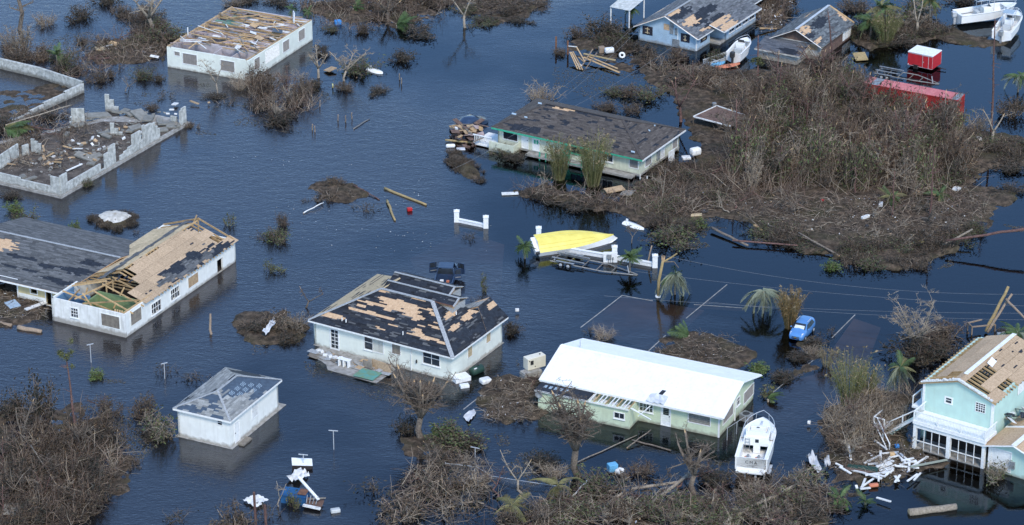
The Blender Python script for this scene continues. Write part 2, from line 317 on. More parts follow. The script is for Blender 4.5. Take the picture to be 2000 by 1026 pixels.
# ---------------------------------------------------------------- ground sheet with mud banks, flood water
rng = np.random.default_rng(7)
def fbm(x, y, sc, seed=0, octv=4):
    """vectorised value noise, about -1..1"""
    out = np.zeros_like(x); amp = 1.0; tot = 0
    for o in range(octv):
        r = np.random.default_rng(seed*31+o); T = r.random((256, 256))*2-1
        u = x*sc*(2**o)+o*17.3; w = y*sc*(2**o)+o*9.1
        i = np.floor(u).astype(int); j = np.floor(w).astype(int); fu = u-i; fw = w-j
        fu = fu*fu*(3-2*fu); fw = fw*fw*(3-2*fw)
        g = lambda a, b: T[a % 256, b % 256]
        out += amp*((g(i, j)*(1-fu)+g(i+1, j)*fu)*(1-fw)+(g(i, j+1)*(1-fu)+g(i+1, j+1)*fu)*fw); tot += amp; amp *= 0.5
    return out/tot
def wpoly(pts): return np.array([P(*p)[:2] for p in pts])
def sdist(X, Y, poly):
    """signed distance to a polygon in metres, positive inside"""
    d = np.full(X.shape, 1e9); ins = np.zeros(X.shape, bool); n = len(poly)
    for i in range(n):
        ax, ay = poly[i]; bx, by = poly[(i+1) % n]; ex, ey = bx-ax, by-ay
        t = np.clip(((X-ax)*ex+(Y-ay)*ey)/(ex*ex+ey*ey+1e-9), 0, 1)
        d = np.minimum(d, np.hypot(X-ax-t*ex, Y-ay-t*ey))
        c = ((ay > Y) != (by > Y)) & (X < (bx-ax)*(Y-ay)/(by-ay+1e-12)+ax); ins ^= c
    return np.where(ins, d, -d)
BANKS = [  # (outline in photo pixels, height)
 ([(1000,372),(1080,352),(1200,392),(1245,360),(1340,330),(1360,260),(1290,180),(1250,135),(1400,140),(1500,130),(1640,120),(1690,150),(1700,180),(1700,225),(1860,250),(2010,275),(2010,330),(1935,325),(1905,362),(1990,376),(1945,430),(1890,480),(1800,530),(1700,525),(1640,520),(1600,500),(1500,480),(1430,430),(1330,440),(1250,440),(1200,412),(1110,402),(1010,384)], .25),
 ([(165,112),(190,85),(240,75),(330,70),(330,112),(260,130),(180,125)], .2), ([(-20,560),(98,560),(100,626),(60,640),(-20,642)], .2),
 ([(598,368),(640,352),(690,355),(715,378),(680,395),(640,402)], .15), ([(465,640),(480,615),(560,600),(608,640),(590,672),(500,675)], .2),
 ([(965,742),(1060,740),(1070,820),(1000,835),(930,830),(925,800)], .25), ([(1270,682),(1340,652),(1430,650),(1470,690),(1440,715),(1300,722)], .15),
 ([(-20,800),(60,790),(110,775),(210,815),(258,900),(240,960),(180,1000),(150,1040),(-20,1040)], .03),
 ([(980,990),(1150,950),(1280,935),(1420,965),(1520,945),(1620,915),(1660,900),(1780,905),(1770,950),(1640,980),(1600,1040),(960,1040)], -.03),
 ([(1590,810),(1700,765),(1790,770),(1770,860),(1830,905),(1760,948),(1640,940),(1600,890)], .15),
 ([(590,22),(700,-20),(900,-20),(880,20),(780,55),(700,48)], .1), ([(880,-20),(1095,-20),(1030,42),(960,54),(890,42)], .1),
 ([(1650,60),(1780,30),(1890,70),(1990,80),(1950,98),(1840,82),(1790,85),(1700,100)], .2),
 ([(790,855),(900,850),(930,872),(860,900),(800,892)], .05), ([(1140,55),(1240,75),(1262,120),(1350,130),(1300,160),(1100,112)], .05),
 ([(1740,690),(1830,640),(1870,670),(1800,740)], .1), ([(1480,-20),(1560,-20),(1520,60),(1480,60)], .1), ([(1540,655),(1610,650),(1600,720),(1530,760),(1520,735)], .02),
 ([(-20,190),(70,170),(140,160),(150,190),(90,225),(-20,240)], .05)]
def make_ground():
    x = np.arange(-74, 74.1, 0.45); y = np.arange(-78, 92.1, 0.45)
    X, Y = np.meshgrid(x, y); nz = fbm(X, Y, 0.22, 3, 5); fine = fbm(X, Y, 1.1, 5, 3)
    Z = -0.62+0.12*nz
    for pts, h in BANKS:
        s = sdist(X, Y, wpoly(pts))+nz*2.2+fine*0.6
        t = np.clip((s+1.0)/1.8, 0, 1); t = t*t*(3-2*t)
        Z = np.maximum(Z, -0.62+(0.62+h+0.26*fine+0.14*nz)*t)
    nx, ny = len(x), len(y); vs_ = np.stack([X.ravel(), Y.ravel(), Z.ravel()], 1)
    idx = np.arange(nx*ny).reshape(ny, nx); q = np.stack([idx[:-1, :-1], idx[:-1, 1:], idx[1:, 1:], idx[1:, :-1]], -1).reshape(-1, 4)
    # the sheet goes on to the horizon
    V = vs_.tolist(); b = len(V); B = 4500.0
    V += [(-B, -B, -.7), (B, -B, -.7), (B, B, -.7), (-B, B, -.7)]
    c = [int(idx[0, 0]), int(idx[0, -1]), int(idx[-1, -1]), int(idx[-1, 0])]
    ring = [[int(i) for i in idx[0, :]], [int(i) for i in idx[:, -1]], [int(i) for i in idx[-1, ::-1]], [int(i) for i in idx[::-1, 0]]]
    Fs = q.tolist()
    for k in range(4):
        Fs.append([b+k, b+(k+1) % 4]+ring[k][::-1])
    me = bpy.data.meshes.new('ground'); me.from_pydata(V, [], Fs); me.materials.append(M['mud'])
    sm = [True]*len(q)+[False]*4; me.polygons.foreach_set('use_smooth', sm); me.update()
    o = link_mesh('ground', me); o['kind'] = 'structure'
make_ground()
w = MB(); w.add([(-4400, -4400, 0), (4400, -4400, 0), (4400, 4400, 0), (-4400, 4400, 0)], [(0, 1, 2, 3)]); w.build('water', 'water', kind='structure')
# paved slabs just under the water and the low kerbs along them
def slab(name, pts, z, mt, th=0.2):
    m = MB(); m.prism([P(a, b, z) for a, b in pts], (0, 0, -th)); return m.build(name, mt, kind='structure')
slab('driveway', [(800,505),(905,452),(985,478),(975,600),(880,650),(830,560)], -0.20, 'slab_under')
slab('patio', [(1138,642),(1216,578),(1375,606),(1290,690)], -0.22, 'slab_under')
slab('driveway', [(1480,800),(1620,690),(1668,622),(1720,640),(1690,720),(1600,800),(1530,850)], -0.22, 'slab_under')
def kerb(p, q, w_=0.11, z=0.006):
    m = MB(); a, b = P(*p), P(*q); m.beam(Vector((a.x, a.y, z-0.2)), Vector((b.x, b.y, z-0.2)), w_, 0.4); return m.build('kerb', 'concrete', kind='structure')
for p, q in [((1134,640),(1214,578)), ((1214,577),(1275,588)), ((1340,622),(1420,556)), ((1355,595),(1455,602)), ((1508,768),(1545,738)), ((1556,729),(1600,695)), ((1625,660),(1670,615)), ((1262,690),(1300,655)), ((905,800),(968,750))]: kerb(p, q)

# ---------------------------------------------------------------- houses: frame, walls, openings, roofs
class House:
    def __init__(s, name, L, N, R, label, cat='house', z=0.0):
        n, l, r = P(*N, z), P(*L, z), P(*R, z); u, v = r-n, l-n
        au = math.atan2(u.y, u.x); av = math.atan2(v.y, v.x)-math.pi/2
        while av-au > math.pi: av -= 2*math.pi
        while au-av > math.pi: av += 2*math.pi
        rz = (au*u.length+av*v.length)/(u.length+v.length)
        s.o = empty(name, n, rz, label, cat); s.lx, s.ly = u.length, v.length
        s.mx = Matrix.Translation(n) @ Matrix.Rotation(rz, 4, 'Z'); s.inv = s.mx.inverted(); s.z = z
        s.rng = random.Random(sum(map(ord, label)))
    def cast(s, px, py, pt, nrm):
        """photo pixel -> local point on a plane of the house"""
        o = s.inv @ CAM; d = s.inv.to_3x3() @ ray(px, py); pt, nrm = Vector(pt), Vector(nrm)
        return o+d*((pt-o).dot(nrm)/d.dot(nrm))
    def on(s, face, px, py, off=0.0):
        if face == 'L': q = s.cast(px, py, (off, 0, 0), (1, 0, 0)); return q.y, q.z
        q = s.cast(px, py, (0, off, 0), (0, 1, 0)); return q.x, q.z
    def pt(s, face, a, z, out=0.0, off=0.0):
        return Vector((off-out, a, z)) if face == 'L' else Vector((a, off-out, z))
    def wall(s, face, a0, a1, z0, z1, mt, openings=(), off=0.0, th=0.2, name='wall', top=None, inward=1, bottom=-0.9):
        """wall sheet with real openings; top(a) gives an uneven or gabled top edge"""
        m = MB(); cx = sorted({a0, a1, *[c for o in openings for c in o[:2]]}); cz = sorted({min(z0, bottom), z1, *[c for o in openings for c in o[2:4]]})
        cx = [c for c in cx if a0-1e-6 <= c <= a1+1e-6]
        def hole(i, k):
            if not (0 <= i < len(cx)-1 and 0 <= k < len(cz)-1): return True
            a, z = (cx[i]+cx[i+1])/2, (cz[k]+cz[k+1])/2
            return any(o[0] < a < o[1] and o[2] < z < o[3] for o in openings)
        pt = lambda a, z, o_: s.pt(face, a, z, -o_*inward, off)
        for i in range(len(cx)-1):
            for k in range(len(cz)-1):
                if hole(i, k): continue
                A, B, Z0, Z1 = cx[i], cx[i+1], cz[k], cz[k+1]
                q = [pt(A, Z0, 0), pt(B, Z0, 0), pt(B, Z1, 0), pt(A, Z1, 0), pt(A, Z0, th), pt(B, Z0, th), pt(B, Z1, th), pt(A, Z1, th)]
                f = [(0, 1, 2, 3), (4, 7, 6, 5)]
                if hole(i-1, k): f.append((0, 3, 7, 4))
                if hole(i+1, k): f.append((1, 5, 6, 2))
                if hole(i, k-1): f.append((0, 4, 5, 1))
                if hole(i, k+1): f.append((3, 2, 6, 7))
                m.add(q, f)
        if top:
            st = [a0+(a1-a0)*j/max(1, int((a1-a0)/0.35)) for j in range(int((a1-a0)/0.35)+1)] if not isinstance(top, list) else None
            prof = top if isinstance(top, list) else [(a, top(a)) for a in st]
            poly = [pt(a0, z1, 0)]+[pt(a, z, 0) for a, z in prof]+[pt(a1, z1, 0)]
            m.prism(poly, pt(0, 0, th)-pt(0, 0, 0))
        return m.build(name, mt, s.o)
    # --- fittings: centre pixel on the photograph, size in metres
    def rect(s, face, px, py, w, h, off=0.0):
        a, z = s.on(face, px, py, off); return (a-w/2, a+w/2, z-h/2, z+h/2)
    def slab_on(s, m, face, r, o0, o1, off, col=None):
        a0, a1, z0, z1 = r; m.obox(s.pt(face, a0, z0, o0, off), s.pt(face, a1, z0, o0, off)-s.pt(face, a0, z0, o0, off), (0, 0, z1-z0), s.pt(face, a0, z0, o1, off)-s.pt(face, a0, z0, o0, off), col)
    def trim(s, face, r, off, w=0.09, mt='white_trim', parent=None, name='frame', o0=-0.05, o1=0.045):
        a0, a1, z0, z1 = r; m = MB()
        for q in ((a0-w, a1+w, z0-w, z0), (a0-w, a1+w, z1, z1+w), (a0-w, a0, z0, z1), (a1, a1+w, z0, z1)): s.slab_on(m, face, q, o0, o1, off)
        return m.build(name, mt, parent or s.o)
    def window(s, face, r, off=0.0, nx=2, nz=2, mt='white_trim', sill=True, w=0.09, broken=0.0):
        a0, a1, z0, z1 = r; fr = s.trim(face, r, off, w, mt, name='window')
        dx, dz = (a1-a0)/nx, (z1-z0)/nz
        m = MB()
        for i in range(1, nx): s.slab_on(m, face, (a0+dx*i-.025, a0+dx*i+.025, z0, z1), -0.07, -0.02, off)
        for k in range(1, nz): s.slab_on(m, face, (a0, a1, z0+dz*k-.025, z0+dz*k+.025), -0.068, -0.022, off)
        if nx > 1 or nz > 1: m.build('muntin', mt, fr)
        for i in range(nx):
            for k in range(nz):
                if s.rng.random() < broken: continue
                g = MB(); s.slab_on(g, face, (a0+dx*i+.004, a0+dx*(i+1)-.004, z0+dz*k+.004, z0+dz*(k+1)-.004), -0.06-s.rng.random()*.01, -0.045, off); g.build('pane', 'glass', fr)
        b = MB(); s.slab_on(b, face, (a0-.02, a1+.02, z0-.02, z1+.02), -0.42, -0.40, off); b.build('dark_panel', 'dark_room', fr)  # near-black panel paints the unlit room behind the panes
        if sill: g = MB(); s.slab_on(g, face, (a0-w-.05, a1+w+.05, z0-w-.06, z0-w), -0.02, 0.10, off); g.build('sill', mt, fr)
        return fr
    def shutter(s, face, r, off=0.0, mt='shutter', trim='white_trim'):
        """folding storm shutter: upright slats in a frame"""
        a0, a1, z0, z1 = r; fr = s.trim(face, r, off, 0.08, trim, name='window') if trim else empty_part('window', s.o)
        m = MB(); n = max(4, int((a1-a0)/0.13)); d = (a1-a0)/n
        for i in range(n):
            j = s.rng.uniform(-.01, .01); x = a0+d*i
            p = [s.pt(face, x, z0, -.05+j, off), s.pt(face, x+d*.5, z0, .03+j, off), s.pt(face, x+d, z0, -.05+j, off)]
            m.add([p[0], p[1], p[2], p[0]+Vector((0, 0, z1-z0)), p[1]+Vector((0, 0, z1-z0)), p[2]+Vector((0, 0, z1-z0))], [(0, 1, 4, 3), (1, 2, 5, 4)])
        m.build('storm_shutter', mt, fr); return fr
    def boarded(s, face, r, off=0.0, mt='board', trim='white_trim'):
        fr = s.trim(face, r, off, 0.07, trim, name='window') if trim else None
        m = MB(); s.slab_on(m, face, r, -0.03, 0.025, off); m.build('window_board', mt, fr or s.o); return fr
    def door(s, face, r, off=0.0, mt='white_trim', glass=True, trim='white_trim'):
        a0, a1, z0, z1 = r; m = MB(); s.slab_on(m, face, r, -0.05, -0.01, off); d = m.build('door', mt, s.o)
        s.trim(face, (a0, a1, z0, z1), off, 0.08, trim, d, 'door_frame')
        if glass:
            g = MB(); s.slab_on(g, face, (a0+.16, a1-.16, z0+(z1-z0)*.55, z1-.15), -0.012, 0.002, off); g.build('pane', 'glass', d)
        h = MB(); s.slab_on(h, face, (a0+.06, a0+.12, z0+.95, z0+1.05), -0.01, 0.05, off); h.build('handle', 'dark_metal', d); return d
    def box(s, name, mt, x0, x1, y0, y1, z0, z1, parent=None, bevel=0):
        return MB().box(x0, x1, y0, y1, z0, z1).build(name, mt, parent or s.o, bevel=bevel)
def empty_part(name, parent):
    o = bpy.data.objects.new(name, None); COL.objects.link(o); o.parent = parent; return o

def clip(poly, cl):
    """clip a 2-D polygon to a convex counter-clockwise 2-D polygon"""
    out = poly
    for i in range(len(cl)):
        ax, ay = cl[i]; bx, by = cl[(i+1) % len(cl)]; inp, out = out, []
        side = lambda p: (bx-ax)*(p[1]-ay)-(by-ay)*(p[0]-ax)
        for j in range(len(inp)):
            p, q = inp[j], inp[(j+1) % len(inp)]; sp, sq = side(p), side(q)
            if sp >= 0: out.append(p)
            if (sp >= 0) != (sq >= 0):
                t = sp/(sp-sq); out.append((p[0]+(q[0]-p[0])*t, p[1]+(q[1]-p[1])*t))
        if len(out) < 3: return []
    return out
def roof_plane(H, poly, state=None, palette=((.1, .1, .11),), deck='osb_orange', th=0.10, row=0.20, cell=(0.3, 0.9), name='roof_deck',
               felt='felt', parent=None, holes=(), feltholes=(), seed=1, jag=0.7, nscale=1.1, drop=True):
    """one slope of a roof: deck slab, black felt over it, torn courses of shingles on top. First two points are the eave."""
    poly = [Vector(p) for p in poly]; e = (poly[1]-poly[0]).normalized()
    n = Vector((0, 0, 0))
    for i in range(len(poly)): n += poly[i].cross(poly[(i+1) % len(poly)])
    n.normalize()
    if n.z < 0: n = -n
    s = n.cross(e); o = poly[0]
    to2 = lambda p: ((p-o).dot(e), (p-o).dot(s))
    p2 = [to2(p) for p in poly]
    ar = sum(p2[i][0]*p2[(i+1) % len(p2)][1]-p2[(i+1) % len(p2)][0]*p2[i][1] for i in range(len(p2)))
    if ar < 0: p2 = p2[::-1]
    to3 = lambda q, h: o+e*q[0]+s*q[1]+n*h
    dk = MB().prism([p-n*th for p in poly], n*th).build(name, deck, parent or H.o)
    HH = [(*to2(H.cast(h[0], h[1], o, n)), h[2], h[3]) for h in holes]; FH = [(*to2(H.cast(h[0], h[1], o, n)), h[2], h[3]) for h in feltholes]
    def inside(lst, x, y):
        for ex, sy, a, b in lst:
            j = mnoise.noise(Vector((x*nscale*.9, y*nscale*3.2, seed*5.1)))*jag*1.5+mnoise.noise(Vector((x*2.4, y*9, seed*3.1)))*jag*0.9
            if ((x-ex)/a)**2+((y-sy)/b)**2+j < 1: return True
        return False
    R = random.Random(seed); fm, sm = MB(), MB()
    xs = [q[0] for q in p2]; ys = [q[1] for q in p2]; y = min(ys); k = 0
    while y < max(ys):
        x = min(xs)-R.random()
        while x < max(xs):
            wd = R.uniform(*cell); cxm, cym = x+wd/2, y+row/2
            st = state(cxm, cym) if state else 2
            if st == 2 and inside(FH, cxm, cym): st = 1
            if inside(HH, cxm, cym): st = 0
            if st:
                q = clip([(x, y), (x+wd, y), (x+wd, y+row), (x, y+row)], p2)
                if len(q) >= 3:
                    fm.add([to3(a, 0.008) for a in q], [list(range(len(q)))])
                    if st == 2:
                        g = R.choice(palette); v = R.uniform(0.82, 1.15); col = tuple(c*v for c in g); lift = R.uniform(0.022, 0.034)
                        top = [to3(a, lift-0.012*(a[1]-y)/row) for a in q]; bot = [to3(a, 0.008) for a in q]; nn = len(q)
                        sm.add(top+bot, [list(range(nn))]+[[nn+i, nn+(i+1) % nn, (i+1) % nn, i] for i in range(nn)], col)
            x += wd
        y += row; k += 1
    if fm.f: fm.build('roofing_felt', felt, dk, kind='stuff')
    if sm.f: sm.build('shingles', 'shingle', dk, kind='stuff')
    return dk, (o, e, s, n, p2)
def torn(seed, t_shingle, t_felt, sc=0.35, st=1.8):
    def f(x, y):
        v = mnoise.noise(Vector((x*sc, y*sc*st, seed*7.3)))+0.5*mnoise.noise(Vector((x*sc*2.7, y*sc*st*2.7, seed*3.7)))
        return 2 if v > t_shingle else (1 if v > t_felt else 0)
    return f
def strip(H, pts, w=0.3, h=0.05, mt='flash', name='ridge_cap', parent=None, lift=0.05):
    m = MB()
    for a, b in zip(pts, pts[1:]): m.beam(Vector(a)+Vector((0, 0, lift)), Vector(b)+Vector((0, 0, lift)), w, h)
    return m.build(name, mt, parent or H.o)
def fascia(H, a, b, h=0.18, mt='white_trim', th=0.04, name='fascia'):
    return MB().beam(Vector(a)-Vector((0, 0, h*.5)), Vector(b)-Vector((0, 0, h*.5)), th, h).build(name, mt, H.o)
# ---------------------------------------------------------------- the houses
def apex_on_x(H, px, py, x): q = H.cast(px, py, (x, 0, 0), (1, 0, 0)); return q
GREY = ((.13, .135, .14), (.16, .165, .17), (.10, .105, .11)); DARK = ((.028, .031, .04), (.04, .043, .05), (.022, .025, .032), (.12, .125, .13))
BROWN = ((.115, .10, .092), (.10, .088, .08), (.13, .115, .105), (.085, .075, .07)); PALE = ((.30, .31, .30), (.36, .37, .36), (.24, .25, .25))
SLATE = ((.15, .17, .18), (.19, .21, .22), (.12, .135, .145), (.09, .10, .11))
def planks(H, specs, mt, name, w=.12, h=.06, parent=None):
    for a, b in specs: MB().beam(a, b, w, h).build(name, mt, parent or H.o)

# --- small white outbuilding with a hipped roof
H = House('outbuilding', (348,852), (450,875), (545.5,797.6), 'small white square-sided outbuilding with worn grey hipped roof standing in water', 'outbuilding')
lx, ly = H.lx, H.ly; ze = hgt(450, 875, 820)
wn_ = H.rect('L', 429.5, 826, .5, .42); dr = H.rect('R', 463, 840, .85, 2.0); dr = (dr[0], dr[1], .08, min(ze-.25, 2.1)); bo = H.rect('R', 497.6, 800.5, 1.05, 1.5)
H.wall('L', 0, ly, 0, ze, 'white_wall', [wn_]); H.wall('R', .2, lx, 0, ze, 'white_wall', [dr, bo])
H.wall('L', 0, ly, 0, ze, 'white_wall', off=lx, inward=-1); H.wall('R', 0, lx, 0, ze, 'white_wall', off=ly, inward=-1)
H.window('L', wn_, nx=1, nz=2, sill=False, w=.06); H.boarded('R', bo, mt='white_plank'); H.door('R', dr, glass=False)
ov = .3; x0, x1, y0, y1 = -ov, lx+ov, -ov, ly+ov; ym = ly/2; rise = (y1-y0)/2*.36; zr = ze+rise; hw = (y1-y0)/2*.98
A, B = Vector((x0+hw, ym, zr)), Vector((x1-hw, ym, zr))
roof_plane(H, [(x0, y1, ze), (x0, y0, ze), A], torn(3, -.05, -2, .5, 2.2), PALE, 'osb_orange', felt='felt_print', seed=3)
_, fr1 = roof_plane(H, [(x0, y0, ze), (x1, y0, ze), B, A], None, PALE, 'osb_orange', felt='felt_print', seed=4, feltholes=[(479, 740, 3.6, 1.55), (515, 742, 2.2, 1.5), (505, 768, 1.6, .4)], jag=.35)
roof_plane(H, [(x1, y0, ze), (x1, y1, ze), B], torn(5, -.2, -2), PALE, seed=5); roof_plane(H, [(x1, y1, ze), (x0, y1, ze), A, B], torn(6, -.3, -2), PALE, seed=6)
o_, e_, s_, n_, p2_ = fr1; R_ = random.Random(2)   # maker's print on the bare underlay: little bars in square clusters
for i in range(7):
    for k in range(3):
        ex, sy = 2.9+i*1.05+(k % 2)*.5, 1.0+k*.62
        if not all((p2_[(q+1) % 4][0]-p2_[q][0])*(yy-p2_[q][1])-(p2_[(q+1) % 4][1]-p2_[q][1])*(xx-p2_[q][0]) > .05 for q in range(len(p2_)) for xx in (ex-.4, ex+.45) for yy in (sy-.25, sy+.35)): continue
        m = MB()
        for c in range(4):
            for r in range(3):
                m.obox(o_+e_*(ex-.34+c*.18)+s_*(sy-.2+r*.15+(c % 2)*.05)+n_*.012, e_*.13, s_*.07, n_*.002)
        if k < 2 or i > 0: m.build('underlay_print', 'print', H.o)
for a, b in [((x0, y0, ze), A), ((x0, y1, ze), A), (A, B), ((x1, y0, ze), B)]: strip(H, [a, b], .22, .035, 'flash', 'hip_cap', lift=.035)
for a, b in [((x0-.02, y0, ze), (x0-.02, y1, ze)), ((x0, y0-.02, ze), (x1, y0-.02, ze)), ((x1, y1+.02, ze), (x0, y1+.02, ze))]: fascia(H, a, b)
H.box('slab', 'concrete', -.25, lx+.9, -.35, ly+.2, -.6, .06)
H.box('step', 'grey_board', dr[0]-.1, dr[1]+.6, -1.0, -.4, -.4, .2)

# --- big white house with stripped decking (left)
H = House('house', (100,628), (246,660), (465,512), 'long white house with stripped tan roof decking and green room laid open', 'house')
lx, ly = H.lx, H.ly; ze = hgt(246, 660, 615); LEFT_WHITE = H
w1 = H.rect('L', 145.5, 611, .85, 1.0); w2 = H.rect('L', 216, 627.5, 2.2, 1.35)
r1 = H.rect('R', 265.5, 618, 1.9, 1.4); r2 = H.rect('R', 305, 600, 1.7, 1.15); r3 = H.rect('R', 342, 572.5, 1.6, 1.15); r4 = H.rect('R', 377, 547.5, 1.9, 1.15); r5 = H.rect('R', 430, 522, 1.1, 1.9); r5 = (r5[0], r5[1], .05, min(r5[3], ze-.3))
cl = lambda r: (r[0], r[1], max(r[2], .3), min(r[3], ze-.18))
r1, r2, r3, r4 = map(cl, (r1, r2, r3, r4))
H.wall('L', 0, ly, 0, ze, 'stained_wall', [w1, w2]); H.wall('R', .2, lx, 0, ze, 'white_wall', [r1, r2, r3, r4, r5])
H.wall('R', 0, lx, 0, ze, 'white_wall', off=ly, inward=-1)
ym = ly/2; ap = H.cast(388, 428, (lx, 0, 0), (1, 0, 0)); rise = max(1.2, min(1.9, ap.z-ze)); zr = ze+rise
H.wall('L', 0, ly, 0, ze, 'white_wall', off=lx, inward=-1)
H.window('L', w1, nx=3, nz=3, broken=.4); H.boarded('L', w2, mt='grey_board', trim='white_wall')
H.boarded('R', r1, mt='grey_board', trim='white_wall'); H.window('R', r2, nx=4, nz=2, broken=.3); H.window('R', r3, nx=4, nz=2, broken=.3); H.boarded('R', r4)
m = MB(); H.slab_on(m, 'R', r5, -.9, -.88, 0); m.build('doorway_dark', 'dark_room', H.o)  # near-black sheet stands in for the unlit room inside the doorway
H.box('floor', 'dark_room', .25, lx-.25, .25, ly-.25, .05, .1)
xo = 5.6                                                  # where the decking starts; the rooms before it are open to the sky
for y_, mt in ((ly*.985-.25, 'blue_room'),): H.box('room_wall', mt, .22, 3.4, y_-.1, y_, .1, ze-.05)
H.box('room_wall', 'green_room', 3.3, 3.45, .3, ly*.62, .1, ze+.1); H.box('room_wall', 'green_room', .22, 3.3, ly*.60, ly*.62, .1, ze-.2); H.box('room_wall', 'blue_room', 2.2, 2.34, ly*.64, ly-.4, .1, ze-.1)
H.box('room_floor', 'brown_deck', .3, 3.2, .3, ly*.59, .5, .6)
slope = rise/(ly/2); ovy = .35
def rz_(y): return ze+rise-abs(y-ym)*slope
R = random.Random(11)
for i in range(int((lx-.4)/.62)):                           # rafters, one object each
    x = .4+i*.62
    for sgn in (-1, 1):
        if x < xo-.2 and R.random() < (.75 if x < 3.2 else .35): continue
        ye = -ovy if sgn < 0 else ly+ovy
        j = R.uniform(-.15, .15) if x < xo else 0
        MB().beam((x+j, ym, rz_(ym)-.12), (x-j, ye, rz_(ye)-.12), .06, .16).build('rafter', 'lumber', H.o)
    if x > xo-2 and R.random() < .5: MB().beam((x+.05, .1, ze-.1), (x+.05, ly-.1, ze-.1), .06, .14).build('ceiling_joist', 'lumber', H.o)
for a, b in [((.1, 5.2, ze+.1), (3.2, .3, ze+.25)), ((.3, 6.3, ze+.3), (5.5, 4.3, ze+.9)), ((1.2, ly-.6, ze+.4), (3.0, 3.2, .9)), ((.8, 5.6, ze+.9), (1.6, 4.4, .8)), ((3.2, 3.6, 1.2), (3.9, 2.6, ze+.9)),
             ((3.6, 4.6, ze), (3.6, 4.6, ze+1.2)), ((4.2, 4.2, ze), (4.2, 4.2, ze+1.3)), ((2.4, 6.9, 1.0), (3.2, 6.7, ze+.3)), ((.4, 7.2, ze-.2), (2.6, 7.3, ze+.2)), ((.1, .2, ze+.12), (5.4, .25, ze+.05))]:
    MB().beam(a, b, .1, .14).build('loose_rafter', 'lumber', H.o)
for i in range(4): MB().beam((.35, .8+i*.28, 1.1+i*.02), (.9, .9+i*.28, ze-.1), .16, .03).build('loose_board', 'raw_wood', H.o)
def sheets(H, plane, xa, xb, sa, sb, keep, mt, nm='sheathing_panel', pw=2.4, ph=1.2, th=.025, lift=0):
    """sheathing panels laid in staggered courses, each one an object"""
    s0 = sa; k = 0
    while s0 < sb-.05:
        x0 = xa-(pw/2 if k % 2 else 0); s1 = min(s0+ph, sb)
        while x0 < xb-.05:
            a, b = max(x0, xa), min(x0+pw, xb)
            if b-a > .15 and keep((a+b)/2, (s0+s1)/2):
                R = H.rng; g = .012; mtx = mt(((a+b)/2), (s0+s1)/2) if callable(mt) else mt
                p = [plane(a+g, s0+g), plane(b-g, s0+g), plane(b-g, s1-g), plane(a+g, s1-g)]
                n = (p[1]-p[0]).cross(p[3]-p[0]).normalized(); n = n if n.z > 0 else -n
                p = [q+n*(lift+R.uniform(0, .012)) for q in p]; MB().prism(p, n*th).build(nm, mtx, H.o)
            x0 += pw
        s0 += ph; k += 1
sl = math.hypot(ym+ovy, rise+ovy*slope); cs, sn = (ym+ovy)/sl, (rise+ovy*slope)/sl
near = lambda x, s: Vector((x, -ovy+s*cs, ze-ovy*slope+s*sn)); far = lambda x, s: Vector((x, ly+ovy-s*cs, ze-ovy*slope+s*sn))
def keepn(x, s):
    if s > sl-.75: return x > 7.5 and not (9.5 < x < 14) and x < lx-2.6
    if x < xo+1.2+(sl-s)*-.25: return s < 2.2 and x > 3.6
    if x > lx-2.0 and s > 1.2: return False
    if 5.2 < x < 7.2 and .9 < s < 2.0: return False
    return True
sheets(H, near, 3.4, lx+.2, 0, sl, keepn, 'osb'); sheets(H, far, 6.5, lx-1.5, 0, sl, lambda x, s: s > 1.0 or H.rng.random() < .6, 'osb_pale')
np_ = [near(4.2, 0), near(lx+.2, 0), near(lx+.2, sl), near(4.2, sl)]
def nstate(x, s):
    v = mnoise.noise(Vector((x*.45, s*1.1, 4)))+.5*mnoise.noise(Vector((x*1.4, s*3, 9)))
    d = ((x-8.2)/5.0)**2+((s-1.1-(x-8)*.0)/1.25)**2
    if d+v*1.1 < .9: return 2 if mnoise.noise(Vector((x*.5, s*.8, 2))) > .02 else 1
    if ((x-14.2)/2.0)**2+((s-.5)/.6)**2+v < .9: return 1
    return 1 if v > .56 else 0
def overlay(H, poly, state, palette, seed, row=.18, lift=.05, felt='felt'):
    poly = [Vector(p) for p in poly]; e = (poly[1]-poly[0]).normalized(); n = (poly[1]-poly[0]).cross(poly[-1]-poly[0]).normalized()
    n = n if n.z > 0 else -n
    s = n.cross(e); o = poly[0]; p2 = [((p-o).dot(e), (p-o).dot(s)) for p in poly]; fm, sm = MB(), MB(); R = random.Random(seed); y = 0
    while y < max(q[1] for q in p2):
        x = -R.random()
        while x < max(q[0] for q in p2):
            wd = R.uniform(.3, .8); st = state(x+wd/2, y+row/2)
            if st:
                q = clip([(x, y), (x+wd, y), (x+wd, y+row), (x, y+row)], p2)
                if len(q) >= 3:
                    fm.add([o+e*a[0]+s*a[1]+n*lift for a in q], [list(range(len(q)))])
                    if st == 2:
                        c = R.choice(palette); v = R.uniform(.85, 1.15); l2 = lift+R.uniform(.015, .03); nn = len(q)
                        sm.add([o+e*a[0]+s*a[1]+n*(l2-.008*(a[1]-y)/row) for a in q]+[o+e*a[0]+s*a[1]+n*lift for a in q], [list(range(nn))]+[[nn+i, nn+(i+1) % nn, (i+1) % nn, i] for i in range(nn)], tuple(k*v for k in c))
            x += wd
        y += row
    if fm.f: fm.build('roofing_felt', felt, H.o, kind='stuff')
    if sm.f: sm.build('shingles', 'shingle', H.o, kind='stuff')
overlay(H, np_, nstate, GREY, 21)
overlay(H, [far(lx, 0), far(4.2, 0), far(4.2, sl), far(lx, sl)], lambda x, s: 2 if sl-1.7+.3*mnoise.noise(Vector((x, s, 1))) < s < sl-.9+.4*mnoise.noise(Vector((x*.8, s, 5))) and s < sl else 0, GREY, 22)
